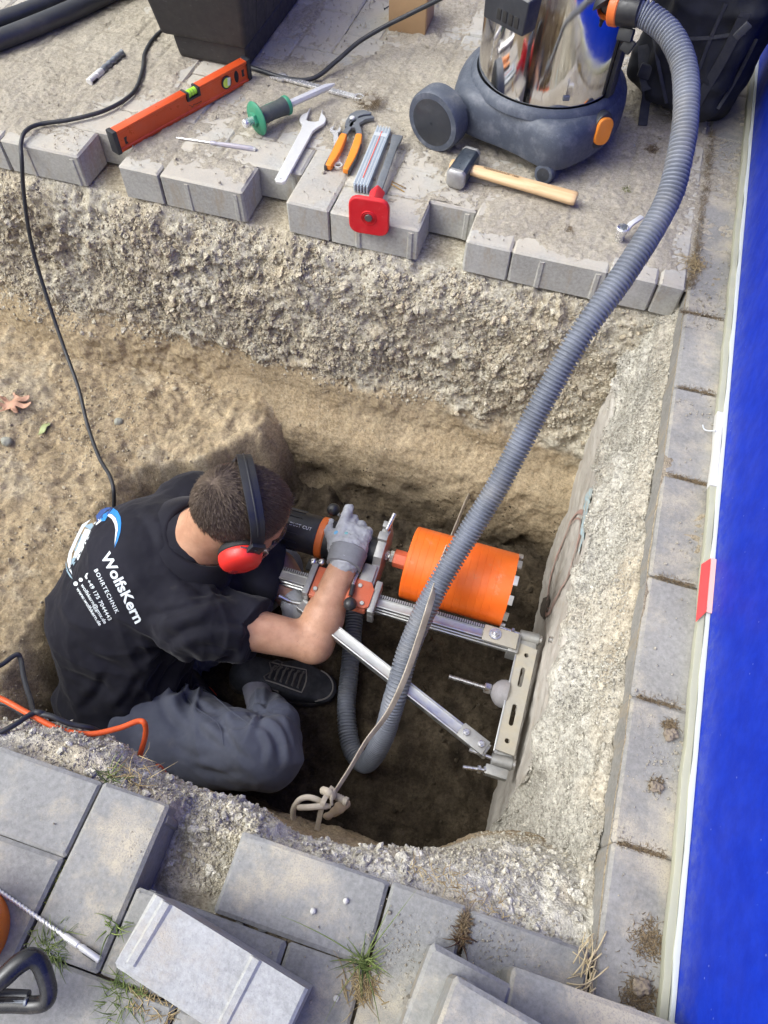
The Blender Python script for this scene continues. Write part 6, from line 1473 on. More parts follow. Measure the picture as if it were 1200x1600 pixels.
# ---- spirit level
A, B = V3(-1.040, 1.331, 0.002), V3(-0.868, 1.712, 0.002); LF = lay_frame(A, B); LL = (B - A).length
lv, TL = world_thing('spirit_level', 'orange spirit level with green vials standing on its edge by the tub', 'spirit level', A)
M_LEVEL = worn('orange_red_aluminium', (0.66, 0.085, 0.018), 0.36, 0.15, var=0.08, scale=20, dust=0.10, bump=0.04, scratch=0.3)
M_VIAL = worn('green_vial', (0.42, 0.80, 0.06), 0.12, var=0.12, scale=60, bump=0); M_VIALY = worn('yellow_green_vial', (0.62, 0.80, 0.10), 0.15, var=0.1, bump=0)
M_CAPS = worn('level_end_cap', (0.020, 0.022, 0.026), 0.5, dust=.15, bump=.1)
TLF = TL @ LF
hh_, tt_ = 0.050, 0.0225
prof = [(-tt_ / 2, 0), (tt_ / 2, 0), (tt_ / 2, .006), (tt_ / 2 - .0025, .008), (tt_ / 2 - .0025, .020), (tt_ / 2 - .0012, .022), (tt_ / 2 - .0012, .028), (tt_ / 2 - .0025, .030), (tt_ / 2 - .0025, hh_ - .008), (tt_ / 2, hh_ - .006), (tt_ / 2, hh_), (-tt_ / 2, hh_), (-tt_ / 2, hh_ - .006), (-tt_ / 2 + .0025, hh_ - .008), (-tt_ / 2 + .0025, .008), (-tt_ / 2, .006)]
PX = Matrix(((0, 0, 1, 0), (1, 0, 0, 0), (0, 1, 0, 0), (0, 0, 0, 1)))
for x0_, x1_ in ((0.008, 0.215), (0.257, LL - .008)):
    mb = MB(TLF); mb.prism(prof, Matrix.Translation((x0_, 0, 0)) @ PX, x1_ - x0_); mb.build('beam', M_LEVEL, lv, bevel=0.0006)
low_ = [p for p in prof if p[1] < hh_ - .019]; low_ = prof[:9][:8] + [(tt_ / 2 - .0025, hh_ - .020), (-tt_ / 2 + .0025, hh_ - .020)] + prof[-2:]
mb = MB(TLF); mb.prism(low_, Matrix.Translation((0.215, 0, 0)) @ PX, 0.042); mb.build('beam', M_LEVEL, lv, bevel=0.0004)
for x_ in (0.0, LL - .010):
    mb = MB(TLF); mb.box((x_ + .005, 0, hh_ / 2), (0.012, tt_ + .003, hh_ + .003)); mb.build('end_cap', M_CAPS, lv, bevel=0.002)
for x_, w_ in ((0.219, 0.006), (0.253, 0.006)):
    mb = MB(TLF); mb.box((x_, 0, hh_ - .010), (w_, tt_ + .0025, 0.021)); mb.build('vial_holder', M_CAPS, lv, bevel=0.001)
mb = MB(TLF); mb.box((0.236, 0, hh_ - .0185), (0.040, tt_ + .0015, 0.004)); mb.build('vial_holder', M_CAPS, lv, bevel=0.001)
mb = MB(TLF); mb.cyl((0.2215, 0, hh_ - .0095), (0.2505, 0, hh_ - .0095), 0.0085, n=20, ch=.001); vi = mb.build('vial', M_VIAL, lv)
for x_ in (0.232, 0.240):
    mb = MB(TLF); mb.cyl((x_, 0, hh_ - .0095), (x_ + .0007, 0, hh_ - .0095), 0.0088, n=20); mb.build('mark', M_CAPS, vi)
sf = -1                                                              # face towards the camera (local -y)
def face_disc(x, z, r, h, mat, nm, n=28, sx=1.0, par=lv):
    m_ = MB(TLF); m_.lathe([(r, 0), (r, h * .8), (r - .0008, h)], Matrix.Translation((x, sf * (tt_ / 2 - .0026), z)) @ frame((0, 0, 0), (1, 0, 0), (0, sf, 0)) @ Matrix.Diagonal((sx, 1, 1, 1)), n); return m_.build(nm, mat, par)
face_disc(0.338, hh_ / 2 + .001, 0.0150, 0.0036, M_CAPS, 'vial_ring'); vv = face_disc(0.338, hh_ / 2 + .001, 0.0118, 0.0042, M_VIALY, 'vial')
mb = MB(TLF); mb.box((0.344, sf * (tt_ / 2 + .0014), hh_ / 2 + .002), (0.009, 0.001, 0.018), Matrix.Rotation(.2, 3, 'Y')); mb.build('bubble', worn('pale_bubble', (0.72, 0.80, 0.66), .2, bump=0), vv)
face_disc(0.372, hh_ / 2 + .001, 0.0140, 0.0012, M_DARKGAP, 'hand_hole', sx=0.48); mb = MB(TLF)
mb.prism([(0.390, .018), (0.398, .018), (0.396, .025), (0.398, .034), (0.390, .034)], Matrix.Translation((0, sf * (tt_ / 2 - .0018), 0)) @ Matrix(((1, 0, 0, 0), (0, 0, 1, 0), (0, 1, 0, 0), (0, 0, 0, 1))), 0.0008); mb.build('notch_print', M_CAPS, lv)
mb = MB(TLF); mb.prism([(0.026, .012), (0.034, .012), (0.031, .019), (0.034, .028), (0.026, .028)], Matrix.Translation((0, sf * (tt_ / 2 - .0018), 0)) @ Matrix(((1, 0, 0, 0), (0, 0, 1, 0), (0, 1, 0, 0), (0, 0, 0, 1))), 0.0008); mb.build('notch_print', M_CAPS, lv)
mb = MB(TLF)
for k, (x_, z_, a_, l_) in enumerate(((.222, .018, .7, .012), (.228, .014, -.3, .009), (.236, .016, .2, .012), (.248, .015, 0, .016))): mb.box((x_, sf * (tt_ / 2 - .0017), z_), (l_, .0006, .0008), Matrix.Rotation(a_, 3, 'Y'))
o = mb.build('pen_marks', M_CAPS, lv); o['kind'] = 'stuff'

# ---- point chisel with green hand guard
a, b_ = at(381, 194, .036), at(520, 152, .006); ch, TC = world_thing('chisel', 'steel point chisel with round green hand guard and dark grip', 'chisel', a)
F_ = lay_frame(a, b_); L_ = (b_ - a).length; FZ_ = F_ @ Matrix(((0, 0, 1, 0), (1, 0, 0, 0), (0, 1, 0, 0), (0, 0, 0, 1)))
M_GREEN = worn('green_rubber', (0.030, 0.22, 0.125), 0.5, var=0.12, scale=40, dust=0.14, bump=0.1)
mb = MB(TC); mb.lathe([(0.0085, 0), (0.0100, .0015), (0.0100, .012), (0.0090, .014), (0.0090, .06)], FZ_, 20); mb.build('shank', M_CHROME, ch)
mb = MB(TC); mb.lathe([(0.010, .030), (0.022, .031), (0.036, .0335), (0.0375, .036), (0.036, .0385), (0.022, .041), (0.016, .046), (0.016, .05)], FZ_, 40); mb.build('guard', M_GREEN, ch, sharp=50)
mb = MB(TC); mb.lathe([(0.0155, .024), (0.0165, .026), (0.0165, .031), (0.015, .032)], FZ_, 6); mb.build('guard_boss', M_GREEN, ch)
mb = MB(TC); mb.lathe([(0.0165, .048), (0.0185, .053), (0.0175, .075), (0.0185, .10), (0.0205, .116), (0.019, .120)], FZ_, 32); gr = mb.build('grip', worn('dark_green_grip', (0.060, 0.072, 0.070), 0.6, dust=.2, bump=.2), ch, sharp=50)
mb = MB(TC); mb.lathe([(0.0205, .116), (0.0215, .1175), (0.0215, .124), (0.019, .1265)], FZ_, 32); mb.build('grip_ring', M_GREEN, ch)
for s_ in (-1, 1):
    mb = MB(TC); mb.tube([FZ_ @ V3(0.0178 * math.cos(q), 0.0178 * math.sin(q), z) for q, z in ((.4 + s_ * .35, .058), (.4 + s_ * .5, .08), (.4 + s_ * .35, .108))], 0.0012, 6); mb.build('grip_line', M_GREEN, gr)
mb = MB(TC); mb.lathe([(0.0088, .12), (0.0088, L_ - .02), (0.003, L_ + .004)], FZ_, 8); mb.build('rod', M_SATIN, ch)

# ---- spanners
def spanner(name, label, p0, p1, w0, w1, head, th, mat, jaw_angle=0.0, ring=False, z=0.004):
    """open-ended spanner from p0 (handle end) to p1 (jaw centre)"""
    t_, T_ = world_thing(name, label, 'spanner', p0); F_ = lay_frame(p0, p1); L = (Vector(p1) - Vector(p0)).length; r = head; o = []
    o += [(L - r * .95, -w1 / 2)]
    a0 = -150; jaw = r * .54; dp = r * .55
    c, s = math.cos(jaw_angle), math.sin(jaw_angle); rot = lambda x, y: (L + x * c - y * s, x * s + y * c)
    ol = []
    for k in range(11): q = R(-140 + 105 * k / 10); ol.append(rot(r * math.cos(q), r * math.sin(q)))
    ol += [rot(r * 1.02, -jaw), rot(-dp * .3, -jaw), rot(-dp * .62, -jaw * .5), rot(-dp * .62, jaw * .5), rot(-dp * .3, jaw), rot(r * 1.02, jaw)]
    for k in range(11): q = R(35 + 105 * k / 10); ol.append(rot(r * math.cos(q), r * math.sin(q)))
    poly = [(0.0 + w0 * .25, -w0 / 2), (L - r * 1.5, -w1 / 2)] + ol + [(L - r * 1.5, w1 / 2), (w0 * .25, w0 / 2), (0, w0 * .28), (0, -w0 * .28)]
    if not ring: holes = [circle(w0 * .55, 0, w0 * .16, 10)]
    else: holes = []
    me = plate(poly, holes, th, T_ @ F_ @ Matrix.Translation((0, 0, 0)), 'spanner', th * .2); link('shaft', me, mat, t_)
    if ring:
        mb = MB(T_ @ F_); mb.lathe([(w0 * .75, 0), (w0 * .95, .001), (w0 * .95, th * 1.2), (w0 * .75, th * 1.3), (w0 * .6, th * 1.2), (w0 * .6, .001), (w0 * .75, 0)], Matrix.Translation((-w0 * .6, 0, 0)), 24, False); mb.build('ring', mat, t_)
    return t_
spanner('spanner', 'large polished open-ended spanner lying over the edge of the paving', at(437, 288, .006), at(489, 192, .004), 0.022, 0.026, 0.030, 0.0075, M_SATIN, 0.12)
spanner('spanner', 'slim chrome spanner lying behind the green chisel under the black cable', at(556, 154, .006), at(440, 123, .006), 0.013, 0.012, 0.013, 0.007, M_CHROME, 0.25, True)
spanner('spanner', 'small chrome spanner half under the orange pliers', at(528, 258, .004), at(524, 205, .004), 0.011, 0.010, 0.0125, 0.005, M_CHROME, -0.3, True)

# ---- water pump pliers
po = at(551, 190, .012); pl, TP = world_thing('pliers', 'water pump pliers with orange and black handles', 'pliers', po)
for pts, side in (([at(552, 192, .012), at(538, 212, .014), at(526, 238, .014), at(513, 262, .011)], 0), ([at(556, 193, .014), at(561, 212, .016), at(553, 240, .015), at(540, 268, .011)], 1)):
    cv = bez(pts, 8); n_ = len(cv)
    mb = MB(TP); mb.ribbon(cv[:12], 0.013, (0, 0, 1), 0.009); mb.build('arm', M_GREYSTEEL, pl, bevel=0.0015)
    mb = MB(TP); mb.ribbon(cv[8:], [0.0145 + .0045 * math.sin(math.pi * (k / (n_ - 9)) ** .8) for k in range(n_ - 8)], (0, 0, 1), 0.014); hd_ = mb.build('handle', M_ORHAND, pl, bevel=0.004, seg=3)
    off = V3(-0.0070, -.002, -.002) if side == 0 else V3(0.0075, 0, -.002)
    mb = MB(TP); mb.ribbon([p + off for p in cv[12:]], 0.0075, (0, 0, 1), 0.0135); mb.build('grip', M_BLKGRIP, hd_, bevel=0.003)
q0, q1 = at(548, 196, .010), at(560, 176, .012)
JF = lay_frame(at(545, 200, .008), at(562, 172, .010)); 
me = plate([(-.008, -.010), (.020, -.011), (.040, -.010), (.050, -.020), (.058, -.034), (.064, -.033), (.066, -.014), (.056, .002), (.038, .011), (.010, .010), (-.008, .006)], [slot(0.022, 0, 0.0, 0.0001)] if False else [[(0.006, -.003), (0.034, -.003), (0.034, .003), (0.006, .003)]], 0.010, TP @ JF, 'jaw', .001); link('jaw', me, M_GREYSTEEL, pl)
me = plate([(-.012, -.004), (.010, -.002), (.028, -.012), (.040, -.022), (.052, -.040), (.046, -.046), (.034, -.030), (.016, -.022), (-.006, -.018)], [], 0.009, TP @ Matrix.Translation((0, 0, .001)) @ JF, 'jaw', .001); link('jaw', me, M_GREYSTEEL, pl)
mb = MB(TP @ JF); mb.cyl((0.024, 0, .009), (0.024, 0, .014), 0.006, n=16, ch=.001); mb.build('pivot', M_SATIN, pl)

# ---- folding rule, slats stacked
fr0, fr1 = at(563, 300, .001), at(600, 209, .001); fo, TF = world_thing('folding_rule', 'folded grey folding rule with red line between pliers and red chisel', 'folding rule', fr0)
FF_ = lay_frame(fr0, fr1); LF_ = (fr1 - fr0).length
M_RULE = [worn('rule_slat_paint', (0.30, 0.36, 0.42), 0.5, var=.08, dust=.2, bump=.05), worn('rule_slat_pale', (0.46, 0.50, 0.53), 0.5, var=.08, dust=.2, bump=.05)]
for k in range(10):
    mb = MB(TF @ FF_); mb.box((LF_ / 2 + (.004 if k % 2 else -.003), -.0158 + .0035 * k, .0085), (LF_, .0030, .0165)); mb.build('slat', M_RULE[k % 2], fo, bevel=.0006)
mb = MB(TF @ FF_); mb.box((LF_ * .52, .0006, .0172), (LF_ * .8, .0022, .0012)); mb.build('red_line', worn('red_scale_print', (0.62, .09, .06), .5, bump=0), fo)
mb = MB(TF @ FF_); mb.box((LF_ * .86, 0, .0172), (.014, .030, .0008)); mb.build('hinge_plate', M_RULE[1], fo)

# ---- flat chisel with red square guard
g0, g1 = V3(-0.412, 1.279, 0.020), at(621, 222, .006); rc, TRC = world_thing('chisel', 'flat chisel with square red guard facing over the trench edge', 'chisel', g0)
F_ = lay_frame(g0, g1); L_ = (g1 - g0).length; FZ_ = F_ @ Matrix(((0, 0, 1, 0), (1, 0, 0, 0), (0, 1, 0, 0), (0, 0, 0, 1)))
M_REDG = worn('red_guard_plastic', (0.66, 0.022, 0.030), 0.4, var=.12, scale=40, dust=.10, bump=.1, scratch=.4)
me = plate(rrect(0, 0, .082, .082, .018), [], 0.012, TRC @ FZ_ @ Matrix.Translation((0, 0, -.004)), 'guard', .003); gd = link('guard', me, M_REDG, rc)
mb = MB(TRC); mb.lathe([(0.0155, -.0062), (0.0165, -.0055), (0.0165, -.0035)], FZ_, 32, False); mb.lathe([(0.0125, -.0035), (0.0125, -.0055), (0.0115, -.0060)], FZ_, 32, False); mb.build('ring', M_REDG, gd)
mb = MB(TRC); mb.lathe([(0.001, -.008), (0.0078, -.008), (0.0085, -.006), (0.0085, 0)], FZ_, 8); mb.build('striking_face', worn('hammered_steel', (0.22, .21, .20), .55, .8, var=.4, scale=200, bump=.4), rc)
mb = MB(TRC); mb.lathe([(0.024, .008), (0.020, .018), (0.0155, .04), (0.0165, .07), (0.018, .085), (0.012, .090)], FZ_, 4); mb.build('grip', M_REDG, rc, bevel=.004)
mb = MB(TRC); mb.prism([(.080, -.0085), (L_ - .05, -.0085), (L_ - .01, -.0125), (L_, -.0125), (L_, .0125), (L_ - .01, .0125), (L_ - .05, .0085), (.080, .0085)], F_ @ Matrix.Translation((0, 0, -.0045)), .009); mb.build('blade', M_GREYSTEEL, rc, bevel=.0025)
for k, (pa, pb) in enumerate(((at(612, 288, .010), at(632, 300, .001)), (at(613, 284, .012), at(634, 294, .002)))):
    mb = MB(Matrix.Translation(-pa)); d_ = (pb - pa); mb.tube([pa, pb], .0013, 6); mb.cyl(pa, pa - d_.normalized() * .0012, .003, n=8); t_ = mb.build('nail', worn('brass_nail', (.42, .27, .10), .4, .8, bump=0)); t_.location = pa
    tag(t_, ('lower' if k == 0 else 'upper') + ' of two thin brass nails beside the red chisel', 'nail')

# ---- test screwdriver
a, b_ = at(275, 215, .003), at(397, 231, .006); sdv, TSD = world_thing('screwdriver', 'slim test screwdriver with clear handle on the sand', 'screwdriver', a)
F_ = lay_frame(a, b_); L_ = (b_ - a).length; FZ_ = F_ @ Matrix(((0, 0, 1, 0), (1, 0, 0, 0), (0, 1, 0, 0), (0, 0, 0, 1)))
mb = MB(TSD); mb.lathe([(0.0010, 0), (0.0022, .012), (0.0022, L_ * .50)], FZ_, 10); mb.build('blade', M_CHROME, sdv)
n = NT('clear_violet_plastic'); n.set((0.72, 0.70, 0.80), .12, 0, .5); n.p.inputs['Transmission Weight'].default_value = .6; M_CLV = n.mat
mb = MB(TSD); mb.lathe([(0.0032, L_ * .44), (0.0050, L_ * .455), (0.0050, L_ * .50), (0.0036, L_ * .52), (0.0046, L_ * .56), (0.0052, L_ * .60), (0.0062, L_ * .70), (0.0064, L_ * .95), (0.0050, L_)], FZ_, 8); mb.build('handle', M_CLV, sdv, bevel=.0004)
mb = MB(TSD); mb.lathe([(0.0026, L_ * .60), (0.0026, L_ * .93)], FZ_, 10); mb.build('core', worn('orange_neon_core', (.55, .40, .32), .4, bump=0), sdv)
mb = MB(TSD); mb.lathe([(0.0050, L_ * .995), (0.0058, L_ * 1.0), (0.0050, L_ * 1.02)], FZ_, 12); mb.build('cap', M_CHROME, sdv)

# ---- club hammer
hc = at(724, 262, .024); ham, TH = world_thing('club_hammer', 'club hammer with dark steel head and pale wooden handle', 'hammer', hc)
hd1 = (at(741, 236, .024) - at(709, 284, .024)); HFm = frame(hc, hd1, (0, 0, 1))
M_HAMS = worn('hammer_head_steel', (0.085, 0.105, 0.135), 0.36, 0.7, var=0.35, scale=60, dust=0.12, bump=0.2, scratch=0.6); M_HAMF = worn('worn_hammer_face', (0.40, 0.40, 0.40), 0.5, .7, var=.35, scale=90, dust=.25, bump=.3)
oct_ = [(-.0215, -.014), (-.014, -.0215), (.014, -.0215), (.0215, -.014), (.0215, .014), (.014, .0215), (-.014, .0215), (-.0215, .014)]
mb = MB(TH); mb.prism(oct_, HFm @ Matrix.Translation((-.040, 0, 0)) @ PX, .080); mb.build('head', M_HAMS, ham, bevel=.0022)
for x0_, s_ in ((-.040, -1), (.040, 1)):
    mb = MB(TH); vs = []
    for sc_, dx in ((1.0, 0), (.98, .008), (.74, .012)): vs += [HFm @ V3(x0_ + s_ * dx, p[0] * sc_, p[1] * sc_) for p in oct_]
    fs = [tuple(range(16, 24)), tuple(range(7, -1, -1))] + [(r_ * 8 + i, r_ * 8 + (i + 1) % 8, r_ * 8 + 8 + (i + 1) % 8, r_ * 8 + 8 + i) for r_ in (0, 1) for i in range(8)]
    mb.add(vs, fs); mb.build('face', M_HAMF, ham, bevel=.001)
n = NT('ash_handle_wood'); oo = n.co.outputs['Object']; c = n.mix(n.ramp(n.noise(11, 4, .55, oo, stretch=(1, 9, 9), dist=.6), .3, .7), (.56, .37, .19), (.70, .50, .29)); c = n.mix(n.ramp(n.noise(40, 5, .7, oo), .6, .8, 0, .35), c, (.36, .26, .16)); n.set(c, .5, 0, .4); n.bump(n.noise(60, 3, .6, oo, stretch=(1, 12, 12)), .12, .0008); M_WOOD = n.mat
h0, h1 = hc + V3(-.006, 0.002, 0), at(899, 316, .016); HH = lay_frame(h0, h1); LH = (h1 - h0).length
secs = [(-.024, .0085, .014), (.020, .0090, .0150), (.045, .0105, .0165), (.09, .0115, .0170), (.14, .0118, .0165), (.19, .0125, .0165), (LH - .012, .0135, .0175), (LH - .003, .0132, .0172), (LH, .011, .0148)]
hob = bpy.data.objects.new('handle', None); bpy.data.objects.remove(hob)
ME_ = MB(); N_ = 20; vs = []; fs = []
for x_, ry, rz in secs:
    for k in range(N_): a_ = 2 * math.pi * k / N_; vs.append((x_, rz * math.cos(a_), ry * math.sin(a_)))
for j in range(len(secs) - 1):
    for k in range(N_): fs.append((j * N_ + k, j * N_ + (k + 1) % N_, (j + 1) * N_ + (k + 1) % N_, (j + 1) * N_ + k))
fs += [tuple(range(N_ - 1, -1, -1)), tuple((len(secs) - 1) * N_ + k for k in range(N_))]
ME_.add(vs, fs); hob = ME_.build('handle', M_WOOD, ham, sharp=50); hob.matrix_local = TH @ HH
M_INK = worn('dark_brand_ink', (0.05, 0.035, 0.025), .6, bump=0)
for txt, x_, sz in (('PEDDINGHAUS', .052, .0088), ('1500', .118, .0080)):
    me = text_mesh(txt, sz, 1.0, .00015); tw = max(v.co.x for v in me.vertices)
    for v in me.vertices:
        yy = v.co.y - .0008; a_ = yy / .020; v.co = V3(x_ + v.co.x, .0170 * math.sin(a_) * 1.0, .0119 * math.cos(a_) + .0006)
    link('lettering', me, M_INK, hob)

# ---- socket with ratchet by the hose
so = at(970, 366, .020); soc, TSO = world_thing('socket_wrench', 'small chrome ratchet with socket standing beside the grey hose', 'ratchet', so)
mb = MB(TSO); mb.lathe([(.0085, -.020), (.0098, -.018), (.0098, .002), (.0125, .008), (.0125, .018), (.0105, .019), (.0105, .012), (.002, .012)], frame(so, (1, 0, 0), (-.04, -.1, 1)), 24); mb.build('socket', M_CHROME, soc)
mb = MB(TSO); mb.ribbon(bez([so + V3(.008, .004, .006), at(984, 352, .030), at(994, 345, .033), at(1003, 339, .032)], 5), .011, (0, 0, 1), .007); mb.build('handle', M_SATIN, soc, bevel=.002)
mb = MB(TSO); mb.cyl(so + V3(.002, .002, .012), so + V3(.002, .002, .021), .0055, n=4); mb.build('drive', M_GREYSTEEL, soc)

# ---- masonry drill bits
def drill_bit(label, p0, p1, r, shank, turns, tip=True):
    """fluted bit: p0 shank end, p1 tip"""
    t_, T_ = world_thing('drill_bit', label, 'drill bit', p0); F_ = lay_frame(p0, p1); L = (Vector(p1) - Vector(p0)).length; FZ_ = F_ @ Matrix(((0, 0, 1, 0), (1, 0, 0, 0), (0, 1, 0, 0), (0, 0, 0, 1)))
    n_, m_ = int((L - shank) / (r * .55)), 14; vs = []; fs = []
    for j in range(n_ + 1):
        z = shank + (L - shank) * j / n_; tw = 2 * math.pi * turns * j / n_; taper = min(1.0, j / 4)
        for k in range(m_):
            a_ = 2 * math.pi * k / m_; prof_ = 1 - taper * .42 * (0.5 + 0.5 * math.cos(2 * (a_ - tw))) ** 1.5; rr = r * (prof_ if taper > 0 else .72)
            vs.append(FZ_ @ V3(rr * math.cos(a_), rr * math.sin(a_), z))
    for j in range(n_):
        for k in range(m_): fs.append((j * m_ + k, j * m_ + (k + 1) % m_, (j + 1) * m_ + (k + 1) % m_, (j + 1) * m_ + k))
    fs += [tuple(range(m_ - 1, -1, -1)), tuple(n_ * m_ + k for k in range(m_))]
    mb = MB(T_); mb.add(vs, fs); mb.build('flute', M_SATIN if r < .006 else M_GREYSTEEL, t_, sharp=60)
    q = max(r, .0040)
    mb = MB(T_); mb.lathe([(q * .85, 0), (q, .0012), (q, shank * .52), (q * .78, shank * .54), (q * .78, shank * .60), (q, shank * .62), (q, shank * .95), (r * .75, shank + .004)], FZ_, 20); sh = mb.build('shank', M_SATIN, t_)
    for s_ in (-1, 1):
        mb = MB(T_); mb.box(FZ_ @ V3(q * .95 * s_, 0, shank * .25), (shank * .36, q * .5, q * .5), F_.to_3x3()); mb.build('groove', M_DARKGAP, sh, bevel=.0006)
    if tip: mb = MB(T_); mb.prism([(L - .004, -r * 1.05), (L + .004, 0), (L - .004, r * 1.05)], F_ @ Matrix.Translation((0, 0, -.0012)), .0024); mb.build('carbide_tip', M_GREYSTEEL, t_)
drill_bit('short grey masonry bit lying alone on the sand near the pipes', at(139, 129, .010), at(192, 82, .010), .0090, .055, 2.4)
drill_bit('long thin silver masonry bit on the near left stones', at(156, 1500, .0055), at(-45, 1362, .0055), .0028, .054, 14)

# ---- cardboard box of screws
bx, TB = world_thing('cardboard_box', 'small open cardboard box full of dark screws', 'box', (-0.556, 2.10, 0))
M_CARD = worn('cardboard', (0.42, 0.27, 0.145), .85, var=.1, scale=30, dust=.08, bump=.1); M_CARDI = worn('cardboard_inside', (0.36, .24, .14), .9, var=.1, bump=.1)
bw_, bl_, bh_ = .100, .105, .088; BM = TB @ Matrix.Translation((-0.556, 2.105, 0)) @ Matrix.Rotation(.05, 4, 'Z')
for (cx_, cy_, sx_, sy_) in ((0, -bl_ / 2, bw_, .003), (0, bl_ / 2, bw_, .003), (-bw_ / 2, 0, .003, bl_ - .004), (bw_ / 2, 0, .003, bl_ - .004)):
    mb = MB(BM); mb.box((cx_, cy_, bh_ / 2), (sx_, sy_, bh_)); mb.build('side', M_CARD, bx, bevel=.0008)
mb = MB(BM); mb.box((0, 0, .03), (bw_ - .004, bl_ - .004, .054)); mb.build('bottom', M_CARDI, bx)
M_SCREW = worn('black_screw', (.030, .034, .045), .35, .7, bump=0); r_ = random.Random(5); sme = []
for v_ in range(1):
    m_ = MB(); m_.lathe([(.0004, 0), (.0017, .004), (.0017, .026), (.0038, .029), (.0030, .0295)], Matrix.Identity(4), 8); sme = m_.mesh('screw'); sme.materials.append(M_SCREW)
for k in range(60):
    o = bpy.data.objects.new('screw', sme); COL.objects.link(o); o.location = (-0.556 + r_.uniform(-.040, .036), 2.105 + r_.uniform(-.044, .040), .060 + r_.uniform(-.002, .014))
    o.rotation_euler = (r_.uniform(.9, 2.2), r_.uniform(-.5, .5), r_.uniform(0, 6.28)); tag(o, 'dark screw lying in the small cardboard box', 'screw', 'screws in the cardboard box')

# ---- wet and dry vacuum
VC = V3(-0.139, 1.737, 0); vac, TV = world_thing('vacuum_cleaner', 'wet and dry vacuum with mirror steel tank and dusty grey base', 'vacuum', VC)
n = NT('mirror_steel'); oo = n.co.outputs['Object']; n.set((0.72, 0.70, 0.67), n.ramp(n.noise(20, 6, .7, oo), .35, .75, .05, .16), 1.0); c = n.mix(n.ramp(n.noise(26, 7, .75, oo, stretch=(1, 1, .3)), .60, .82, 0, .35), (0.72, .70, .67), (.46, .40, .32)); n.val(c, n.p.inputs['Base Color']); n.bump(n.noise(3, 3, .5, oo), .06, .02); M_MIRROR = n.mat
M_VACG = worn('dusty_vacuum_plastic', (0.060, 0.072, 0.098), .5, var=.15, scale=60, dust=.26, bump=.25, scratch=.9, dustcol=(.32, .33, .36))
M_VACD = worn('dark_vacuum_plastic', (0.026, 0.029, 0.036), .45, var=.2, scale=24, dust=.16, bump=.12, dustcol=(.2, .2, .2))
base2d = [(-.335, 1.675), (-.312, 1.622), (-.262, 1.596), (-.180, 1.572), (-.120, 1.545), (-.085, 1.532), (-.050, 1.540), (-.015, 1.580), (.022, 1.640), (.046, 1.715), (.046, 1.800), (.010, 1.875), (-.06, 1.925), (-.16, 1.94), (-.25, 1.915), (-.315, 1.85), (-.338, 1.76)]
cu_ = bez([V3(x, y, 0) for x, y in base2d + base2d[:1]], 4)[:-1]; cx_, cy_ = -.145, 1.735
def ringz(sc_, z): return [V3(cx_ + (p.x - cx_) * sc_, cy_ + (p.y - cy_) * sc_, z) for p in cu_]
mb = MB(TV); lv_ = [(.90, .030), (.985, .036), (1.0, .046), (1.0, .080), (.985, .100), (.955, .113), (.90, .122), (.86, .126)]; vs = []; fs = []; m_ = len(cu_)
for sc_, z in lv_: vs += ringz(sc_, z)
for j in range(len(lv_) - 1):
    for k in range(m_): fs.append((j * m_ + k, j * m_ + (k + 1) % m_, (j + 1) * m_ + (k + 1) % m_, (j + 1) * m_ + k))
fs += [tuple(range(m_ - 1, -1, -1)), tuple((len(lv_) - 1) * m_ + k for k in range(m_))]; mb.add(vs, fs); mb.build('base', M_VACG, vac, sharp=50)
mb = MB(TV); mb.lathe([(.172, .118), (.170, .128), (.163, .138), (.158, .140)], Matrix.Translation(VC), 64, False); mb.build('tank_seat', M_VACG, vac, sharp=60)
mb = MB(TV); mb.lathe([(.1535, .120), (.1550, .150), (.1560, .30), (.1560, .52), (.150, .53)], Matrix.Translation(VC), 96, False); mb.build('tank', M_MIRROR, vac, sharp=60)
mb = MB(TV); mb.lathe([(.158, .52), (.175, .53), (.178, .58), (.165, .66), (.10, .71), (.01, .72)], Matrix.Translation(VC), 48, False); mb.build('motor_head', M_VACD, vac, sharp=50)
ld_ = (at(815, 16, .30) - VC); ld_.z = 0; ld_.normalize(); LFm = frame(VC + ld_ * .165 + V3(0, 0, .300), V3(-ld_.y, ld_.x, 0), (0, 0, 1))
mb = MB(TV); mb.box((0, 0, 0), (.100, .034, .036), None) if False else mb.add([LFm @ V3(x, y, z) for x, y, z in ((-.052, -.020, -.014), (.052, -.020, -.014), (.052, .018, -.014), (-.052, .018, -.014), (-.056, -.020, .05), (.056, -.020, .05), (.056, .022, .05), (-.056, .022, .05))], [(0, 3, 2, 1), (4, 5, 6, 7), (0, 1, 5, 4), (1, 2, 6, 5), (2, 3, 7, 6), (3, 0, 4, 7)]); lat = mb.build('clamp', M_VACD, vac, bevel=.005, seg=3)
for k in range(4):
    mb = MB(TV); mb.box(LFm @ V3(-.012 + .015 * k, -.0185 if (LFm @ V3(0, -.02, 0) - VC).length > (LFm @ V3(0, .02, 0) - VC).length else .0195, .006), (.010, .006, .020), LFm.to_3x3()); mb.build('slot', M_DARKGAP, lat, bevel=.001)
wd = V3(-.34, -.94, 0).normalized()
for wc, lab in ((V3(-.350, 1.588, .068), 0), (V3(-.350, 1.588, .068) - wd * .40, 1)):
    F_ = frame(wc, (0, 0, 1), wd if lab == 0 else -wd); mb = MB(TV)
    mb.lathe([(.050, -.030), (.062, -.030), (.0675, -.025), (.0680, -.005), (.0675, .012), (.0640, .018), (.0540, .019)], F_, 48); wh = mb.build('wheel', M_VACG, vac, sharp=40)
    mb = MB(TV); mb.lathe([(.0540, .019), (.0525, .0165), (.0515, .0195), (.030, .022), (.002, .0225)], F_, 48, False); mb.build('hub_cap', M_VACD, wh, sharp=40)
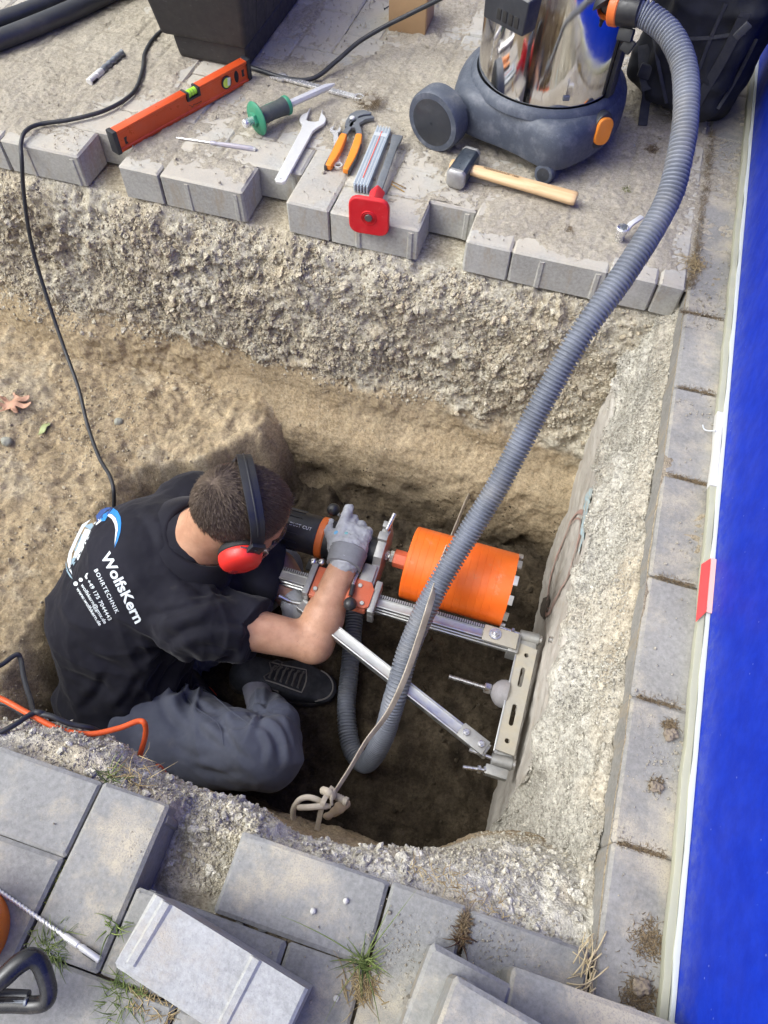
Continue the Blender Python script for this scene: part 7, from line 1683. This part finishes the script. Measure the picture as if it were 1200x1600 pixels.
mb = MB(TV); mb.box(V3(-.300, 1.640, .075), (.07, .07, .05), Matrix.Rotation(.35, 3, 'Z')); mb.build('axle_arm', M_VACG, vac, bevel=.012, seg=3)
cs = V3(-.082, 1.545, .022); F_ = frame(cs, (0, 0, 1), V3(-.25, -.95, 0.15)); mb = MB(TV); mb.lathe([(.012, -.016), (.0205, -.015), (.0225, -.010), (.0225, .010), (.0205, .015), (.0160, .016)], F_, 32); ca = mb.build('caster', M_VACG, vac)
mb = MB(TV); mb.lathe([(.0160, .016), (.0150, .0145), (.0145, .0165), (.001, .017)], F_, 32, False); mb.build('hub_cap', M_VACD, ca)
mb = MB(TV); mb.cyl(cs + V3(.004, .012, .0), cs + V3(.004, .014, .030), .011, n=16); mb.build('caster_fork', M_VACG, ca)
ob = V3(.006, 1.632, .090); on = V3(.62, -.76, .20).normalized(); OF = frame(ob, (0.15, 0.2, 1), on)
mb = MB(TV); mb.lathe([(.030, -.03), (.0305, .010), (.028, .015), (.022, .015)], OF @ Matrix.Diagonal((1.25, .85, 1, 1)), 32); mb.build('bumper', M_VACD, vac, sharp=40)
me = plate(rrect(0, 0, .050, .034, .014, 6), [], .012, TV @ OF @ Matrix.Translation((0, 0, .010)), 'orange_button', .003); link('orange_button', me, M_ORHAND, vac)
me = plate(rrect(0, 0, .040, .012, .004), [], .006, TV @ frame(ob + V3(-.034, -.012, .012), (.2, .2, 1), V3(.2, -1, .2)), 'orange_lamp', .001); link('orange_trim', me, M_ORHAND, vac)
st = V3(.4, -.92, 0).normalized(); mb = MB(TV); mb.box(VC + st * .1565 + V3(0, 0, .163), (.014, .004, .010), frame((0, 0, 0), V3(-st.y, st.x, 0), (0, 0, 1)).to_3x3()); mb.build('drain_stud', M_GREYSTEEL, vac, bevel=.0015)
sd_ = V3(.92, -.38, 0).normalized(); mb = MB(TV); mb.ribbon([VC + sd_ * .160 + V3(0, 0, .14), VC + sd_ * .161 + V3(0, 0, .30), VC + sd_ * .163 + V3(0, 0, .50)], .026, tuple(sd_), .010); mb.build('side_rail', M_VACD, vac, bevel=.003)
icen = HOSE[0] - d0 * .02; mb = MB(TV); mb.cyl(icen, VC + (icen - VC).normalized() * .05 + V3(0, 0, .38), .034, .040, n=28); mb.build('inlet', M_VACD, vac)

# ---- black backpack against the wall
bpk, TBP = world_thing('backpack', 'black backpack leaning on the blue wall behind the hose', 'backpack', (.20, 1.98, 0))
n = NT('black_nylon'); P = n.pos(); c = n.mix(n.ramp(n.noise(20, 5, .6, P), .3, .7), (.008, .009, .012), (.018, .020, .027)); c = n.mix(n.ramp(n.noise(9, 6, .7, P), .6, .85, 0, .2), c, (.10, .09, .08)); n.set(c, .68, 0, .4); n.bump(n.math('ADD', n.noise(900, 2, .5, P), n.noise(70, 4, .6, P)), .3, .001); M_NYL = n.mat
RZb = Matrix.Rotation(-.12, 4, 'Z') @ Matrix.Rotation(.10, 4, 'Y') @ Matrix.Rotation(-.06, 4, 'X'); bo = V3(.205, 1.985, .245); bf = lambda x, y, z: bo + RZb @ V3(x, y, z)
s_ = SDF((-.02, 1.72, -.02), (.40, 2.26, .62), .0055)
s_.box(bf(0, .02, 0), (.125, .115, .245), RZb, .06, .02); s_.box(bf(-.005, -.105, -.06), (.095, .045, .16), RZb, .035, .03); s_.box(bf(-.115, 0, -.10), (.03, .075, .12), RZb, .025, .02)
s_.half((0, 0, .004), (0, 0, -1))
V, Q = s_.surface(1); N = vert_normals(V, Q); V = V + N * (.010 * (1 - 2 * np.abs(vnoise(V * np.array([7, 7, 13.0]), 701))) * sstep(-.3, .3, vnoise(V * 5, 702)) + .004 * fbm(V * 20, 3, 703))[:, None]
V[:, 0] = np.minimum(V[:, 0], .355); bpo = np.array((.20, 1.98, 0)); link('bag_body', np_mesh('bag_body', V - bpo, Q), M_NYL, bpk); bag_bvh = BVHTree.FromPolygons([tuple(p) for p in V], [tuple(f) for f in Q])
def on_bag(px, py, off=.003):
    d = ray(px, py); h, nr, _, _ = bag_bvh.ray_cast(CAM_POS, d); return (h + nr * off) if h is not None else None
M_STRAPB = worn('black_webbing', (.028, .030, .037), .75, var=.2, bump=.3, dust=.08, bscale=800)
for name, pts, w_ in (('strap', [(1003, 25), (1008, 70), (1010, 110), (1014, 140)], .028), ('strap', [(1165, 20), (1130, 90), (1095, 150), (1078, 182)], .022), ('piping', [(1135, 5), (1110, 60), (1092, 110)], .008), ('piping', [(1060, 60), (1110, 58), (1165, 50)], .008), ('zip', [(1020, 40), (1030, 100), (1042, 160)], .008), ('zip', [(1180, 60), (1150, 120), (1120, 170)], .008)):
    pp = [on_bag(*p) for p in pts]; pp = [p for p in pp if p is not None]
    if len(pp) >= 2:
        pp = bez(pp, 5); mb = MB(TBP); mb.ribbon(pp, w_, (.0, -.8, .6), .004); mb.build(name, M_STRAPB, bpk, bevel=.0012)
tp = [at(1014, 118, .10), at(1012, 140, .075), at(1008, 165, .035), at(1004, 196, .006)]
mb = MB(TBP); mb.ribbon(bez(tp, 5), .022, (.1, -.8, .5), .003); mb.build('strap_end', M_STRAPB, bpk, bevel=.0008)
mb = MB(TBP); mb.box(at(1010, 112, .11), (.034, .010, .030), RZb.to_3x3()); mb.build('buckle', M_VACD, bpk, bevel=.003)
mb = MB(TBP); mb.box(at(1160, 48, .33), (.014, .008, .030), Matrix.Rotation(.5, 3, 'Y')); mb.build('zip_puller', M_STRAPB, bpk, bevel=.002)

# ================================================================== loose stones, tools and weeds on the near paving
def loose(label, P1, P2, z_top, long_side=True, flip=False, mat=M_PAVE_NEAR, tilt=(0, 0), side=-1):
    """loose paving stone whose far edge runs from P1 towards P2 (photo points on its top)"""
    a_, b2 = at(*P1, z_top), at(*P2, z_top); d = (b2 - a_); d.z = 0; d.normalize(); nrm = V3(d.y, -d.x, 0)
    Lx, Ly = (2 * CX_, CY_) if long_side else (CY_, 2 * CX_)
    c = a_ + d * Lx / 2 + nrm * Ly / 2; ang = math.atan2(d.y, d.x) + (0 if long_side else math.pi / 2)
    me = paver_mesh('loose_paving_stone', 2 * CX_, CY_, sd=int(P1[0])); me.materials.append(mat); o = bpy.data.objects.new('loose_paving_stone', me); COL.objects.link(o)
    o.location = (c.x, c.y, z_top); o.rotation_euler = (tilt[0], tilt[1], ang); return tag(o, label, 'paving stone')
loose('loose grey paving stone lying under another one at the bottom edge', (675, 1470), (795, 1533), .0795, False, tilt=(0, 0))
loose('topmost loose paving stone stacked on two others at the bottom edge', (711, 1521), (852, 1602), .1590, True)
loose('loose grey paving stone lying flat beside the kerb at the bottom edge', (800, 1508), (948, 1560), .0795, True)
# stone lying on its long side, casting ribs upwards
a_, b2 = at(240, 1396, .1008), at(479, 1545, .1008); d = (b2 - a_); d.z = 0; d.normalize(); nrm = V3(d.y, -d.x, 0); c = a_ + d * .1018 + nrm * .039
me = paver_mesh('loose_paving_stone', 2 * CX_, CY_, sd=77); me.materials.append(M_PAVE_UNDER); o = bpy.data.objects.new('loose_paving_stone', me); COL.objects.link(o)
Mx = Matrix((( d.x, 0, 0), (d.y, 0, 0), (0, 0, 1))); zt = nrm; yt = V3(0, 0, 1)             # local x along d, local y up, local z = outwards to the near side
Mr = Matrix((d, yt, d.cross(yt))).transposed().to_4x4(); o.matrix_world = Matrix.Translation((c.x - d.cross(yt).x * (-.039), c.y - d.cross(yt).y * (-.039), .0504)) @ Mr
tag(o, 'pale ribbed paving stone lying on its side at the bottom left', 'paving stone')

# orange tool with black loop handle at the left edge
og, TOG = world_thing('hand_tool', 'orange tool with black loop handle at the bottom left edge', 'tool', at(-20, 1500, .03))
M_ORT = worn('orange_tool_plastic', (0.80, 0.19, 0.010), .4, var=.06, scale=20, bump=.04)
oc = at(-80, 1457, .045); mb = MB(TOG); mb.lathe([(.05, -.045), (.052, -.043), (.0535, -.02), (.0535, .018), (.050, .024), (.0, .026)], frame(oc, (1, 0, 0), (0, 0, 1)), 56); mb.build('body', M_ORT, og, sharp=40)
hpz = [at(-60, 1585, .065), at(-20, 1548, .070), at(5, 1528, .072), at(28, 1507, .073), at(48, 1497, .071), at(62, 1505, .066), at(72, 1530, .060), at(76, 1552, .055), at(70, 1566, .050), at(50, 1570, .046), at(20, 1569, .046), at(-30, 1570, .046)]
cv = bez(hpz, 6); mb = MB(TOG); mb.tube(cv, [.0092 + .0022 * math.exp(-((k / len(cv) - .28) / .2) ** 2) for k in range(len(cv))], 16); mb.build('loop_handle', worn('gloss_black_plastic', (.014, .015, .019), .25, var=.2, dust=.1, bump=.05), og, sharp=180)
mb = MB(TOG); mb.cyl(at(-40, 1552, .045), at(46, 1556, .045), .0062, n=14, ch=.001); mb.build('rod', M_VACD, og)
mb = MB(TOG); mb.tube([at(-40, 1568, .052), at(40, 1566, .052)], .0030, 8); sc_ = mb.build('clip_rod', M_GREYSTEEL, og); mb = MB(TOG); mb.cyl(at(38, 1566, .052), at(44, 1565.5, .052), .0052, n=14, ch=.001); mb.build('screw', M_GREYSTEEL, og)

# ---- weeds
def blade_mat(name, a, b):
    n = NT(name); c = n.mix(n.attr('tone'), a, b); n.set(c, .6, 0, .3); n.p.inputs['Transmission Weight'].default_value = 0.0; return n.mat
M_GRASS = blade_mat('grass_blades', (.07, .11, .03), (.25, .31, .10)); M_STRAW = blade_mat('dry_straw', (.22, .155, .075), (.52, .41, .22)); M_MOSS = blade_mat('dry_moss', (.10, .072, .042), (.30, .225, .135)); M_GMOSS = blade_mat('green_moss', (.07, .09, .02), (.26, .27, .08))
def blades(roots, lens, mat, name, label, cat, spread=1.0, droop=.6, w0=.0008, up=.8, sd=1):
    r_ = random.Random(sd); V_, F_, T_ = [], [], []; o0 = roots[0]
    for p, L in zip(roots, lens):
        a_ = r_.uniform(0, 6.28); sp_r = spread * r_.uniform(.25, 1.0); d = V3(math.cos(a_) * sp_r, math.sin(a_) * sp_r, up * r_.uniform(.4, 1.2)).normalized(); s_ = d.cross(V3(0, 0, 1)).normalized(); q = Vector(p); n0 = len(V_); sg = 5; bend = r_.uniform(.4, 1.9) * droop; curl = r_.uniform(-.7, .7); w = w0 * r_.uniform(.55, 1.15)
        for k in range(sg + 1):
            ww = w * (1 - (k / sg) ** 1.6) + .00012; V_ += [q - s_ * ww - o0, q + s_ * ww - o0, q + V3(0, 0, ww * .6) - o0]; q = q + d * (L / sg); d = (d + V3(0, 0, -bend / sg * 1.6) + s_ * curl / sg).normalized()
            if q.z < p.z - .004: q.z = p.z - .004 + r_.uniform(0, .002)
        t_ = r_.random(); T_ += [t_] * (3 * (sg + 1))
        for k in range(sg):
            i = n0 + 3 * k
            for m_, l_ in ((0, 1), (1, 2), (2, 0)): F_.append((i + m_, i + l_, i + 3 + l_, i + 3 + m_))
    o = link(name, np_mesh(name, np.array([tuple(v) for v in V_]), np.array(F_), True, {'tone': np.array(T_)}), mat); o.location = o0; return tag(o, label, cat)
def spotr(px, py, n_, rad, sd, z=0.0):
    r_ = random.Random(sd); c = at(px, py, z); return [c + V3(r_.gauss(0, rad), r_.gauss(0, rad), 0) for _ in range(n_)]
def line_r(pts, n_, rad, sd, z):
    r_ = random.Random(sd); out = []
    P_ = [at(*p, z) for p in pts]
    for _ in range(n_):
        k = r_.randrange(len(P_) - 1); out.append(P_[k].lerp(P_[k + 1], r_.random()) + V3(r_.gauss(0, rad), r_.gauss(0, rad), 0))
    return out
def straws(px, py, n_, dpx, name, label, cat, sd=5):
    """loose straws lying roughly one way, some bent"""
    r_ = random.Random(sd); o0 = at(px, py, .004); d0_ = at(px + dpx[0], py + dpx[1], .004) - o0; m_ = MB(Matrix.Translation(-o0))
    for k in range(n_):
        c = o0 + V3(r_.gauss(0, .007), r_.gauss(0, .016), r_.uniform(0, .008)); a_ = r_.gauss(0, .32) + (0 if r_.random() < .8 else r_.uniform(-1.5, 1.5)); d = Matrix.Rotation(a_, 3, 'Z') @ d0_ * r_.uniform(.25, 1.0); b_ = V3(-d.y, d.x, 0) * r_.gauss(0, .12)
        m_.tube(bez([c - d * .5, c + b_ + V3(0, 0, r_.uniform(0, .004)), c + d * .5 + V3(0, 0, r_.uniform(-.003, .004))], 4), r_.uniform(.0005, .0011), 5)
    o = m_.build(name, worn('pale_straw', (.50, .41, .25), .8, var=.3, scale=60, bump=.1), None, sharp=180); o.location = o0; return tag(o, label, cat)
rl = lambda n_, a_, b2, sd: [random.Random(sd * 1000 + k).uniform(a_, b2) for k in range(n_)]
blades(spotr(568, 1503, 60, .005, 1, -.004), rl(60, .014, .045, 1), M_GRASS, 'grass_tuft', 'biggest green grass tuft, growing from the joint in the bottom middle', 'grass tuft', 1.0, .5, .0008, .9, 1)
blades([at(566, 1500, -.002)] * 3 + [at(570, 1498, -.002)] * 2, [.105, .12, .085, .09, .07], M_GRASS, 'long_grass', 'long thin grass blades leaning out of the biggest tuft', 'grass', 1.2, .35, .0008, .75, 18)
blades(spotr(567, 1540, 120, .009, 2, 0), rl(120, .012, .04, 2), M_STRAW, 'dry_roots', 'dry straw roots below the biggest grass tuft', 'dry grass', 1.2, .9, .0006, .25, 2)
blades(line_r([(100, 1352), (92, 1380), (80, 1415), (66, 1450)], 300, .0035, 3, -.012), rl(300, .004, .013, 3), M_GMOSS, 'moss', 'strip of green moss in the joint at the left edge', 'moss', .6, .4, .0009, 1.0, 3)
blades(spotr(82, 1478, 120, .009, 4, -.006), rl(120, .014, .040, 4), M_GRASS, 'grass_tuft', 'grass tuft beside the long silver drill bit', 'grass tuft', 1.0, .6, .0007, .8, 4)
blades(spotr(195, 1553, 100, .009, 5, -.005), rl(100, .014, .040, 5), M_GRASS, 'grass_tuft', 'grass tuft at the lower left corner of the ribbed stone', 'grass tuft', 1.1, .6, .0007, .8, 5)
blades(line_r([(205, 1560), (235, 1570), (265, 1590)], 120, .004, 6, -.002), rl(120, .010, .03, 6), M_STRAW, 'dry_roots', 'dry straw lying along the ribbed stone', 'dry grass', 1.2, .8, .0006, .3, 6)
blades(spotr(172, 1219, 36, .007, 7, -.035), rl(36, .016, .042, 7), M_GRASS, 'grass_tuft', 'thin grass tuft on the gravel rim above the left stones', 'grass tuft', 1.1, .7, .0009, .8, 7)
blades(spotr(200, 1222, 40, .012, 8, -.033), rl(40, .02, .05, 8), M_STRAW, 'dry_roots', 'curly dry straw on the gravel rim by the orange cable', 'dry grass', 1.2, .9, .0007, .5, 8)
blades(spotr(180, 1450, 16, .006, 9, 0), rl(16, .015, .038, 9), M_GRASS, 'grass_tuft', 'few grass blades beside the edge of the ribbed stone', 'grass tuft', 1.3, .8, .0009, .5, 9)
blades(spotr(722, 1466, 22, .005, 10, .002), rl(22, .012, .028, 10), blade_mat('withered_weed', (.07, .03, .02), (.15, .10, .04)), 'weed', 'withered brown weed in a joint of the near stones', 'weed', 1.3, .7, .0010, .5, 10)
blades(line_r([(728, 1432), (724, 1450), (720, 1470)], 270, .002, 11, 0), rl(270, .006, .016, 11), M_MOSS, 'moss', 'brown dry moss in the joint above the withered weed', 'moss', .9, .6, .0006, .6, 11)
straws(918, 1512, 26, (30, -62), 'dry_straw', 'bundle of dry straw beside the kerb stones', 'dry grass')
blades(line_r([(640, 1350), (690, 1372), (740, 1398), (800, 1440)], 120, .006, 14, -.016), rl(120, .006, .02, 14), M_STRAW, 'dry_straw', 'dry straw bits along the far edge of the near stones', 'dry grass', 1.2, .8, .0005, .4, 14)
blades(line_r([(1113, 205), (1108, 250), (1102, 300), (1093, 360), (1086, 410), (1079, 450)], 1860, .0045, 15, -.002), rl(1860, .004, .015, 15), M_MOSS, 'moss', 'dry brown moss filling the joint along the kerb row', 'moss', 1.0, .5, .00035, .7, 15)
blades(spotr(1085, 412, 140, .012, 16, .002), rl(140, .010, .028, 16), M_STRAW, 'dry_roots', 'star of dry straw on the kerb joint near the hose', 'dry grass', 1.4, .6, .0006, .3, 16)
for k, (pts, lab) in enumerate((([(1064, 487), (1128, 499)], 'at the far end of the pit'), ([(1064, 605), (1115, 616)], 'just beyond the white strip piece'), ([(1042, 741), (1102, 757)], 'beside the near end of the white strip piece'), ([(1026, 900), (1082, 914)], 'beside the red tape'), ([(996, 1088), (1062, 1104)], 'below the red tape'), ([(966, 1317), (1040, 1336)], 'nearest to the bottom'))):
    blades(line_r(pts, 390, .0022, 30 + k, -.003), rl(390, .003, .011, 30 + k), M_MOSS, 'moss', 'dry moss in the kerb joint ' + lab, 'moss', 1.0, .6, .00035, .6, 30 + k)
for k, (px, py, nn_, lab) in enumerate(((1047, 1135, 130, 'upper of two dark moss clumps by the base strip'), (1024, 1225, 50, 'lower of two dark moss clumps by the base strip'), (1016, 1470, 240, 'long brown moss clump by the base strip near the bottom'), (1000, 1560, 300, 'biggest brown moss clump, at the bottom by the base strip'))):
    blades(spotr(px, py, nn_ * 2, .005 if k < 2 else .011, 40 + k, .001), rl(nn_ * 2, .004, .011, 40 + k), M_MOSS, 'moss', lab, 'moss', 1.0, 1.3, .0004, .5, 40 + k)
for k, (px, py, r0_, lab) in enumerate(((1046, 1150, .007, 'small dry earth lump under the upper moss clump'), (1024, 1232, .005, 'tiny dry earth lump lower by the base strip'), (1000, 1545, .009, 'grey earth lump in the biggest moss clump'))):
    p = at(px, py, .005); clod([(p, r0_ * .7), (p + V3(.005, .004, 0), r0_ * .6), (p + V3(-.004, .006, .001), r0_ * .5)], lab, amp=.0026, sd=80 + k, h=.0013, fq=260, mat=worn('grey_earth', (.22, .18, .135), .95, var=.3, scale=120, bump=.7))
blades(spotr(578, 160, 780, .015, 50, .012), rl(780, .006, .016, 50), M_MOSS, 'moss', 'heap of dry brown moss beside the pliers', 'moss', 1.0, .8, .00035, .5, 50)
blades(spotr(1018, 233, 360, .009, 51, .003), rl(360, .004, .012, 51), M_MOSS, 'moss', 'small brown moss clump on the sand between vacuum and hose', 'moss', 1.0, .7, .00035, .5, 51)
blades(spotr(978, 296, 40, .005, 52, .003), rl(40, .005, .012, 52), M_GMOSS, 'moss', 'tiny olive moss clump on the sand below the vacuum', 'moss', 1.0, .7, .0007, .6, 52)
blades(spotr(888, 358, 180, .008, 53, .003), rl(180, .004, .012, 53), M_MOSS, 'moss', 'small brown moss clump below the hammer handle', 'moss', 1.0, .7, .00035, .5, 53)

# ---- fallen leaves in the trench
def leaf(pts, holes_c, o_, mat, label, curl=.01, rz=0.0):
    bm = bmesh.new(); f = bm.faces.new([bm.verts.new((x, y, 0)) for x, y in pts]); bmesh.ops.triangulate(bm, faces=[f])
    for _ in range(2): bmesh.ops.subdivide_edges(bm, edges=bm.edges[:], cuts=1); bmesh.ops.triangulate(bm, faces=[q for q in bm.faces if len(q.verts) > 3])
    for v in bm.verts: r2 = v.co.length; v.co.z = curl * (math.sin(v.co.x * 130) * .35 + (r2 / .04) ** 2 * .6 + .25 * math.sin(v.co.y * 170 + 1))
    me = bpy.data.meshes.new('leaf'); bm.to_mesh(me); bm.free(); me.polygons.foreach_set('use_smooth', [True] * len(me.polygons))
    o = link('leaf', me, mat); o.location = o_; o.rotation_euler = (-.15, .1, rz); o.modifiers.new('thick', 'SOLIDIFY').thickness = .0008; return tag(o, label, 'leaf')
M_LEAFB = worn('dry_oak_leaf', (.47, .27, .18), .7, var=.15, scale=60, bump=.3); M_LEAFG = worn('pale_green_leaf', (.32, .36, .17), .6, var=.2, scale=60, bump=.3)
oak = []
for k in range(60):
    a_ = 2 * math.pi * k / 60; r_ = .034 * (.60 + .40 * math.cos(7 * a_ + .5)) * (1.0 + .28 * math.cos(a_)) + .006; oak.append((r_ * math.cos(a_) * 1.2, r_ * math.sin(a_)))
import bisect
def floor_z(x, y): i = int(np.clip(round((x - fx[0]) / FST), 0, len(fx) - 1)); j = int(np.clip(round((y - fy[0]) / FST), 0, len(fy) - 1)); return float(FZ[i, j])
def on_floor(px, py, z0=-.55):
    p = at(px, py, z0)
    for _ in range(8): p = at(px, py, floor_z(p.x, p.y))
    return p
leaf(oak, None, on_floor(20, 636) + V3(0, 0, .012), M_LEAFB, 'dry reddish oak leaf on the sand bank at the left edge', .012, .2)
leaf([(-.004, -.026), (.004, -.024), (.010, -.010), (.009, .004), (.013, .012), (.010, .020), (.004, .012), (.001, .022), (-.006, .024), (-.010, .012), (-.009, -.004), (-.006, -.016)], None, on_floor(70, 672) + V3(0, 0, .008), M_LEAFG, 'small pale green leaf on the sand bank', .010, .1)
for k, (px, py, r0_, lab) in enumerate(((11, 692, .012, 'greenish pebble on the sand bank below the oak leaf'), (185, 660, .010, 'round pale pebble on the sand bank right of the hanging cable'))):
    p = on_floor(px, py) + V3(0, 0, .004); clod([(p, r0_), (p + V3(.004, .002, 0), r0_ * .8)], lab, amp=.002, sd=90 + k, h=.0025, mat=worn('pebble_stone', (.30, .30, .25), .8, var=.2, scale=50, bump=.3))
for k, (px, py, r0_) in enumerate(((540, 1408, .0022), (489, 1424, .0022), (525, 1560, .0018), (330, 1456, .0024), (757, 88, .005))):
    p = at(px, py, .002); clod([(p, r0_), (p + V3(.001, .001, 0), r0_ * .8)], ['white pebble on the large near stone, upper one', 'white pebble on the large near stone, lower one', 'tiny white pebble right of the ribbed stone', 'pale pebble beside the ribbed stone on the left', 'grey pebble on the sand beside the vacuum'][k], amp=.0006, sd=95 + k, fq=300, h=.0009, mat=worn('white_pebble', (.55, .54, .51), .8, var=.1, scale=90, bump=.2)).__setitem__('category', 'pebble')

# ---- marks of the building trade: tape, wire, spray
rt, TRT = world_thing('red_tape', 'piece of red and white tape folded over the base strip', 'tape', (.355, .53, .02))
M_TAPE = worn('red_tape_film', (.62, .045, .045), .4, var=.12, scale=30, bump=.1); M_TAPEP = worn('pale_tape_edge', (.74, .42, .38), .45, var=.12, scale=30, bump=.1)
t0, t1, t2, t3 = at(1108, 883, .018), at(1100, 960, .018), at(1080, 975, .018), at(1088, 895, .018)
mb = MB(TRT); mb.add([V3(.3370, t0.y - .002, .0185), V3(.3485, t0.y + .010, .0235), V3(.3485, t1.y + .002, .0235), V3(.3370, t1.y - .016, .0185), V3(.3370, t0.y - .002, .017), V3(.3485, t0.y + .010, .0222), V3(.3485, t1.y + .002, .0222), V3(.3370, t1.y - .016, .017)], [(0, 3, 2, 1), (4, 5, 6, 7), (0, 1, 5, 4), (1, 2, 6, 5), (2, 3, 7, 6), (3, 0, 4, 7)]); mb.build('tape_top', M_TAPE, rt)
mb = MB(TRT); mb.box((.3530, (t0.y + t1.y) / 2 + .006, .0236), (.0078, t0.y - t1.y + .008, .0016)); mb.build('tape_edge', M_TAPEP, rt)
mb = MB(); mb.tube(bez([at(1098, 664, .010), at(1100, 670, .012), at(1106, 673, .013), at(1118, 673, .020)], 6), .0012, 8); tag(mb.build('wire_hook', M_STRIPW), 'small white wire hook sticking out of the base strip', 'wire')
wall_decal('blue_mark', blob(.868, -.262, .075, .040, 22, .3, 4), M_BLUESPRAY)
for k, (ry, rz, wd_) in enumerate(((.118, .165, .010), (.100, .142, .004))):
    o_ = [(.862 + ry * math.cos(2 * math.pi * i / 40), -.47 + rz * math.sin(2 * math.pi * i / 40)) for i in range(41)]; m_ = MB()
    vs = []; fs = []
    for i in range(41):
        a_ = 2 * math.pi * i / 40
        for s_ in (1, 1 - wd_ / ry): y_, z_ = .862 + ry * s_ * math.cos(a_), -.47 + rz * s_ * math.sin(a_); vs.append((wall_surface_x(y_, z_) - WALL_X - .003, y_ - .6, z_ + .95))
    fs = [(2 * i, 2 * i + 2, 2 * i + 3, 2 * i + 1) for i in range(40)]; m_.add(vs, fs); m_.build('drill_ring', M_ROSE, wall_t, recalc=False)
wall_decal('groove', [(.775, -.55), (.80, -.54), (.845, -.60), (.875, -.69), (.865, -.73), (.83, -.70), (.79, -.63)], M_DARKHOLE)
